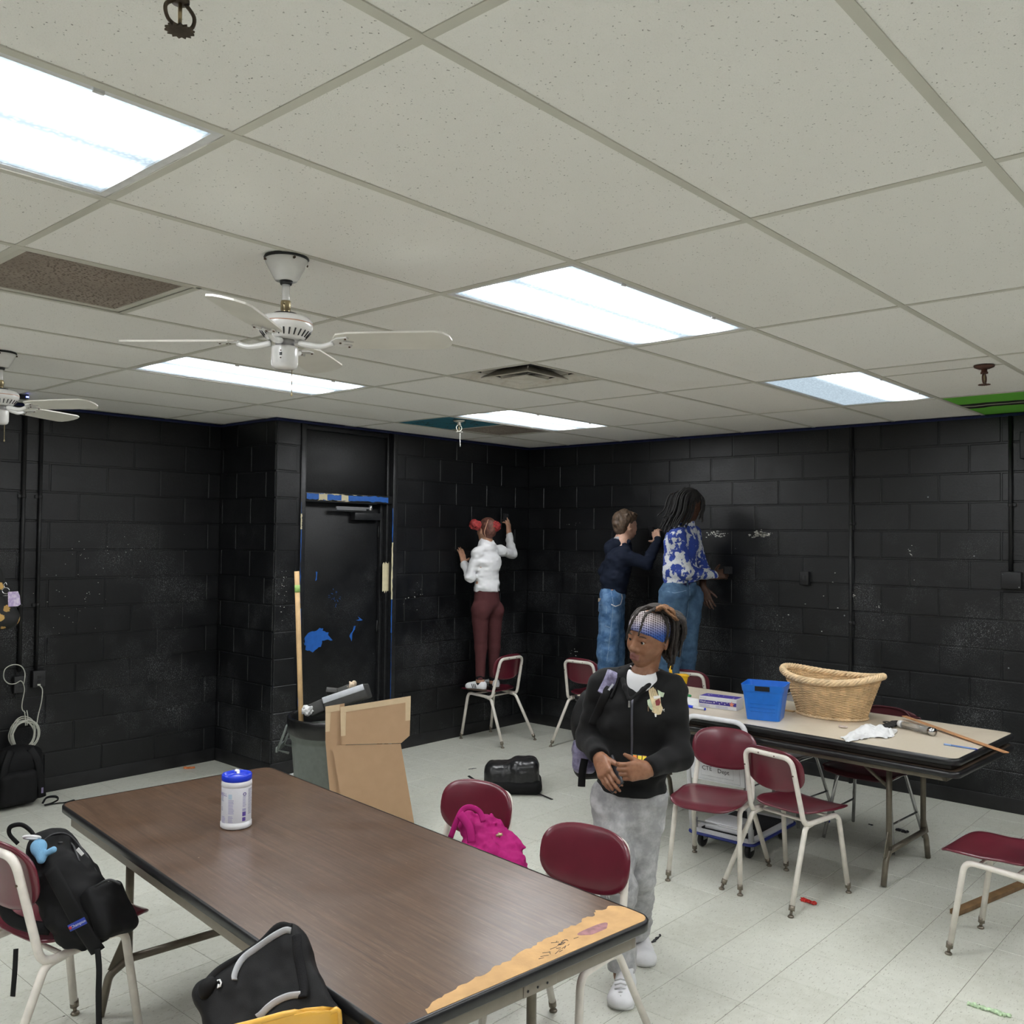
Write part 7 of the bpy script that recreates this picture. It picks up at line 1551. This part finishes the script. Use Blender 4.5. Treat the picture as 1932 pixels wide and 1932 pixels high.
strap(wb, [onz(80, 1516, .02), onz(88, 1505, .05), onz(104, 1503, .06), onz(110, 1508, .03), onz(98, 1515, .012), onz(84, 1519, .01)], .009, N_BLK, 'webbing_loop', ZU, .3)
strap(wb, [onz(84, 1519, .008), onz(110, 1515, .006), onz(122, 1514, .006), onz(140, 1509, .006)], .009, N_BLK, 'webbing', ZU, .25); MB().box((-.006, -.002, -.018), (.006, .002, .018)).build('label', plain('lilac_label', (.2, .17, .28), .6), wb).matrix_basis = Matrix.Translation(cW+V(.130, -.105, -.10)); settle(wb)
# backpack worn by the walking person
D1 = 4.0; wp = thing('backpack', 'black and galaxy-print backpack worn by the person with the headband', 'backpack', T(1100, 1480, D1)); S = Sdf(.006)
S.rbox(T(1150, 1385, 4.03), (.150, .19, .085), [sdir, ZU, fwd1], .06, .03).ell(T(1115, 1365, 4.02), (.085, .09, .10), [RR, FF, ZU], .04).fold(.008, (14, 14, 14), 3); S.build('main_body', N_BLK, wp)
S = Sdf(.006); S.rbox(T(1103, 1425, 3.99), (.052, .075, .05), [RR, ZU, FF], .03, .01).fold(.005, (30, 30, 30), 4); S.build('galaxy_pocket', M_GALAXY, wp)
vsj = [v.co.copy() for v in jk.data.vertices]; TJ = BVHTree.FromPolygons(vsj, [list(p_.vertices) for p_ in jk.data.polygons])
def hj(x, y, off=.006):
    d = unit(ray(x, y)); h_ = TJ.ray_cast(Vector(CAM), Vector(d), 6); return (np.array(h_[0])-d*off) if h_[0] is not None else T(x, y, 3.76)
strap(wp, [hj(1160, 1270, .004), hj(1157, 1278, .005), hj(1152, 1290), hj(1146, 1302), hj(1141, 1312)], .034, M_GALAXY, 'shoulder_strap', -FF, .3)
strap(wp, [hj(1150, 1296, .010), hj(1140, 1318, .008), hj(1128, 1345, .008), hj(1118, 1368, .008)], .020, N_BLK, 'strap_lower', -FF, .35)
strap(wp, [hj(1168, 1276, .004), hj(1163, 1292, .006), hj(1152, 1318, .006)], .006, N_BLK, 'strap_edge', -FF, .5)
o = MB().box((-.004, -.028, -.001), (.004, .028, .001)).build('reflective_mark', M_SILV, wp); o.matrix_basis = frame_M(hj(1149, 1301, .018), unit(RR*.8-UU*.6), unit(UU*.8+RR*.6))
strap(wp, [T(1103, 1432, 3.93), T(1099, 1455, 3.93), T(1097, 1484, 3.93)], .016, N_BLK, 'hanging_strap', -FF, .25); strap(wp, [T(1247, 1478, 3.93), T(1252, 1490, 3.93), T(1253, 1499, 3.93)], .015, N_BLK, 'hanging_strap', -FF, .25); settle(wp)
# ---------------------------------------------------------------- litter on the floor
def wrap(name, label, cat, a, b, r, mat, seed):
    a, b = V(*a), V(*b); t = thing(name, label, cat, (a+b)/2); S = Sdf(.003); S.ecap(a+ZU*r*.5, b+ZU*r*.5, (r, r*.6), (r, r*.6), np.cross(ZU, unit(b-a)), .005).fold(r*.55, (150, 150, 150), seed).cut((0, 0, .0006), -ZU); S.build('wrapper', mat, t); settle(t); return t
wrap('candy_wrapper', 'twisted red candy wrapper on the floor near the chairs', 'wrapper', onz(1514, 1699, 0), onz(1536, 1707, 0), .012, plain('red_cellophane', (.45, .012, .008), .25), 2)
wrap('straw_wrapper', 'crumpled green and white wrapper strip on the floor', 'wrapper', onz(1828, 1896, 0), onz(1904, 1920, 0), .011, plain('green_white_wrapper', (.50, .66, .42), .4, var=.35, scale=60), 3)
wrap('paper_scrap', 'small orange scrap on the floor by the far wall', 'scrap', onz(348, 1450, 0), onz(366, 1450, 0), .012, plain('orange_scrap', (.65, .20, .06), .6), 4)
wrap('plastic_scrap', 'blue plastic scrap on the floor under the beige table', 'scrap', onz(1548, 1550, 0), onz(1562, 1552, 0), .016, plain('blue_scrap', (.02, .04, .30), .4), 5)
for i, (x, y, x2, y2, lab) in enumerate(((1693, 1567, 1712, 1572, 'black paint flake on the floor by the block wall'), (1640, 1556, 1646, 1558, 'tiny black paint flake beside the table leg'), (884, 1452, 898, 1450, 'small grey scrap on the floor before the chair feet'), (1232, 1779, 1246, 1765, 'bent dark wire scrap on the floor by the walking person'))):
    wrap('floor_scrap', lab, 'scrap', onz(x, y, 0), onz(x2, y2, 0), .006 if i else .013, plain('black_scrap', (.01, .01, .012), .5) if i != 2 else plain('grey_scrap', (.2, .2, .2), .6), 6+i)
a_, b_ = onz(1800, 1722, .012), onz(1960, 1655, .012); fs = thing('wooden_board', 'flat brown wooden strip lying on the floor behind the chair', 'board', (0, 0, 0)); d_ = unit(b_-a_)
MB().box((0, -.022, -.011), (np.linalg.norm(b_-a_)+.35, .022, .011), bevel=.002).build('strip', plain('brown_stained_wood', (.20, .115, .05), .6, var=.25, scale=14), fs); fs.matrix_world = frame_M(a_, d_, np.cross(ZU, d_))
# plaster crumbs along the door jamb
cr = MB(); rs = random.Random(4)
for i in range(60):
    x_, y_ = rs.uniform(3.02, 3.25), YW-.03-abs(rs.gauss(0, .05)); s_ = rs.uniform(.003, .010); cr.box((x_, y_, .0002), (x_+s_, y_+s_*.8, s_*.6))
tag(cr.build('plaster_crumbs', M_PAPER), 'white paint crumbs scattered on the floor at the door jamb', 'crumbs', kind='stuff')

# bare white scuffs where the black paint has been rubbed off the block wall
M_SCUFF = plain('bare_block_scuff', (.62, .61, .56), .8, var=.2)
def scuff(wall, cx, cy, w_, h_, n, seed, plane='x', rm=.0045):
    rs = random.Random(seed); mb = MB()
    for i in range(n):
        x_, y_ = rs.gauss(cx, w_), rs.gauss(cy, h_); r_ = rs.uniform(.0015, rm)
        q = onx(x_, y_, XW-.0078) if plane == 'x' else ony(x_, y_, (YW if plane == 'y' else YR)-.0078)
        pts = [(r_*rs.uniform(.5, 1.3)*math.cos(a)*1.6, r_*rs.uniform(.4, 1)*math.sin(a)) for a in np.linspace(0, 2*math.pi, 7, endpoint=False)]
        Mx = Matrix(((0, 0, -1, q[0]), (-1, 0, 0, q[1]), (0, 1, 0, q[2]), (0, 0, 0, 1))) if plane == 'x' else Matrix(((1, 0, 0, q[0]), (0, 0, -1, q[1]), (0, 1, 0, q[2]), (0, 0, 0, 1)))
        mb.prism(pts, 0, .0006, M=Mx)
    tag(mb.build('paint_scuffs', M_SCUFF, wall), kind='stuff')
scuff(w_right, 1350, 1008, 9, 3, 46, 1, rm=.007); scuff(w_right, 1436, 1008, 9, 3, 80, 2, rm=.009); scuff(w_right, 1082, 1238, 4, 10, 16, 3); scuff(w_right, 1085, 990, 14, 2, 5, 4); scuff(w_right, 1612, 1121, 3, 3, 8, 5); scuff(w_right, 1719, 1040, 3, 6, 8, 6); scuff(w_right, 1655, 1142, 5, 6, 5, 7); scuff(w_right, 1560, 1130, 90, 60, 14, 8)
scuff(w_left, 210, 1040, 60, 25, 26, 9, 'l', .003); scuff(w_left, 150, 1130, 40, 30, 30, 10, 'l', .003); scuff(w_back, 780, 1125, 12, 12, 12, 11, 'y'); scuff(w_back, 535, 1115, 6, 25, 22, 12, 'y')
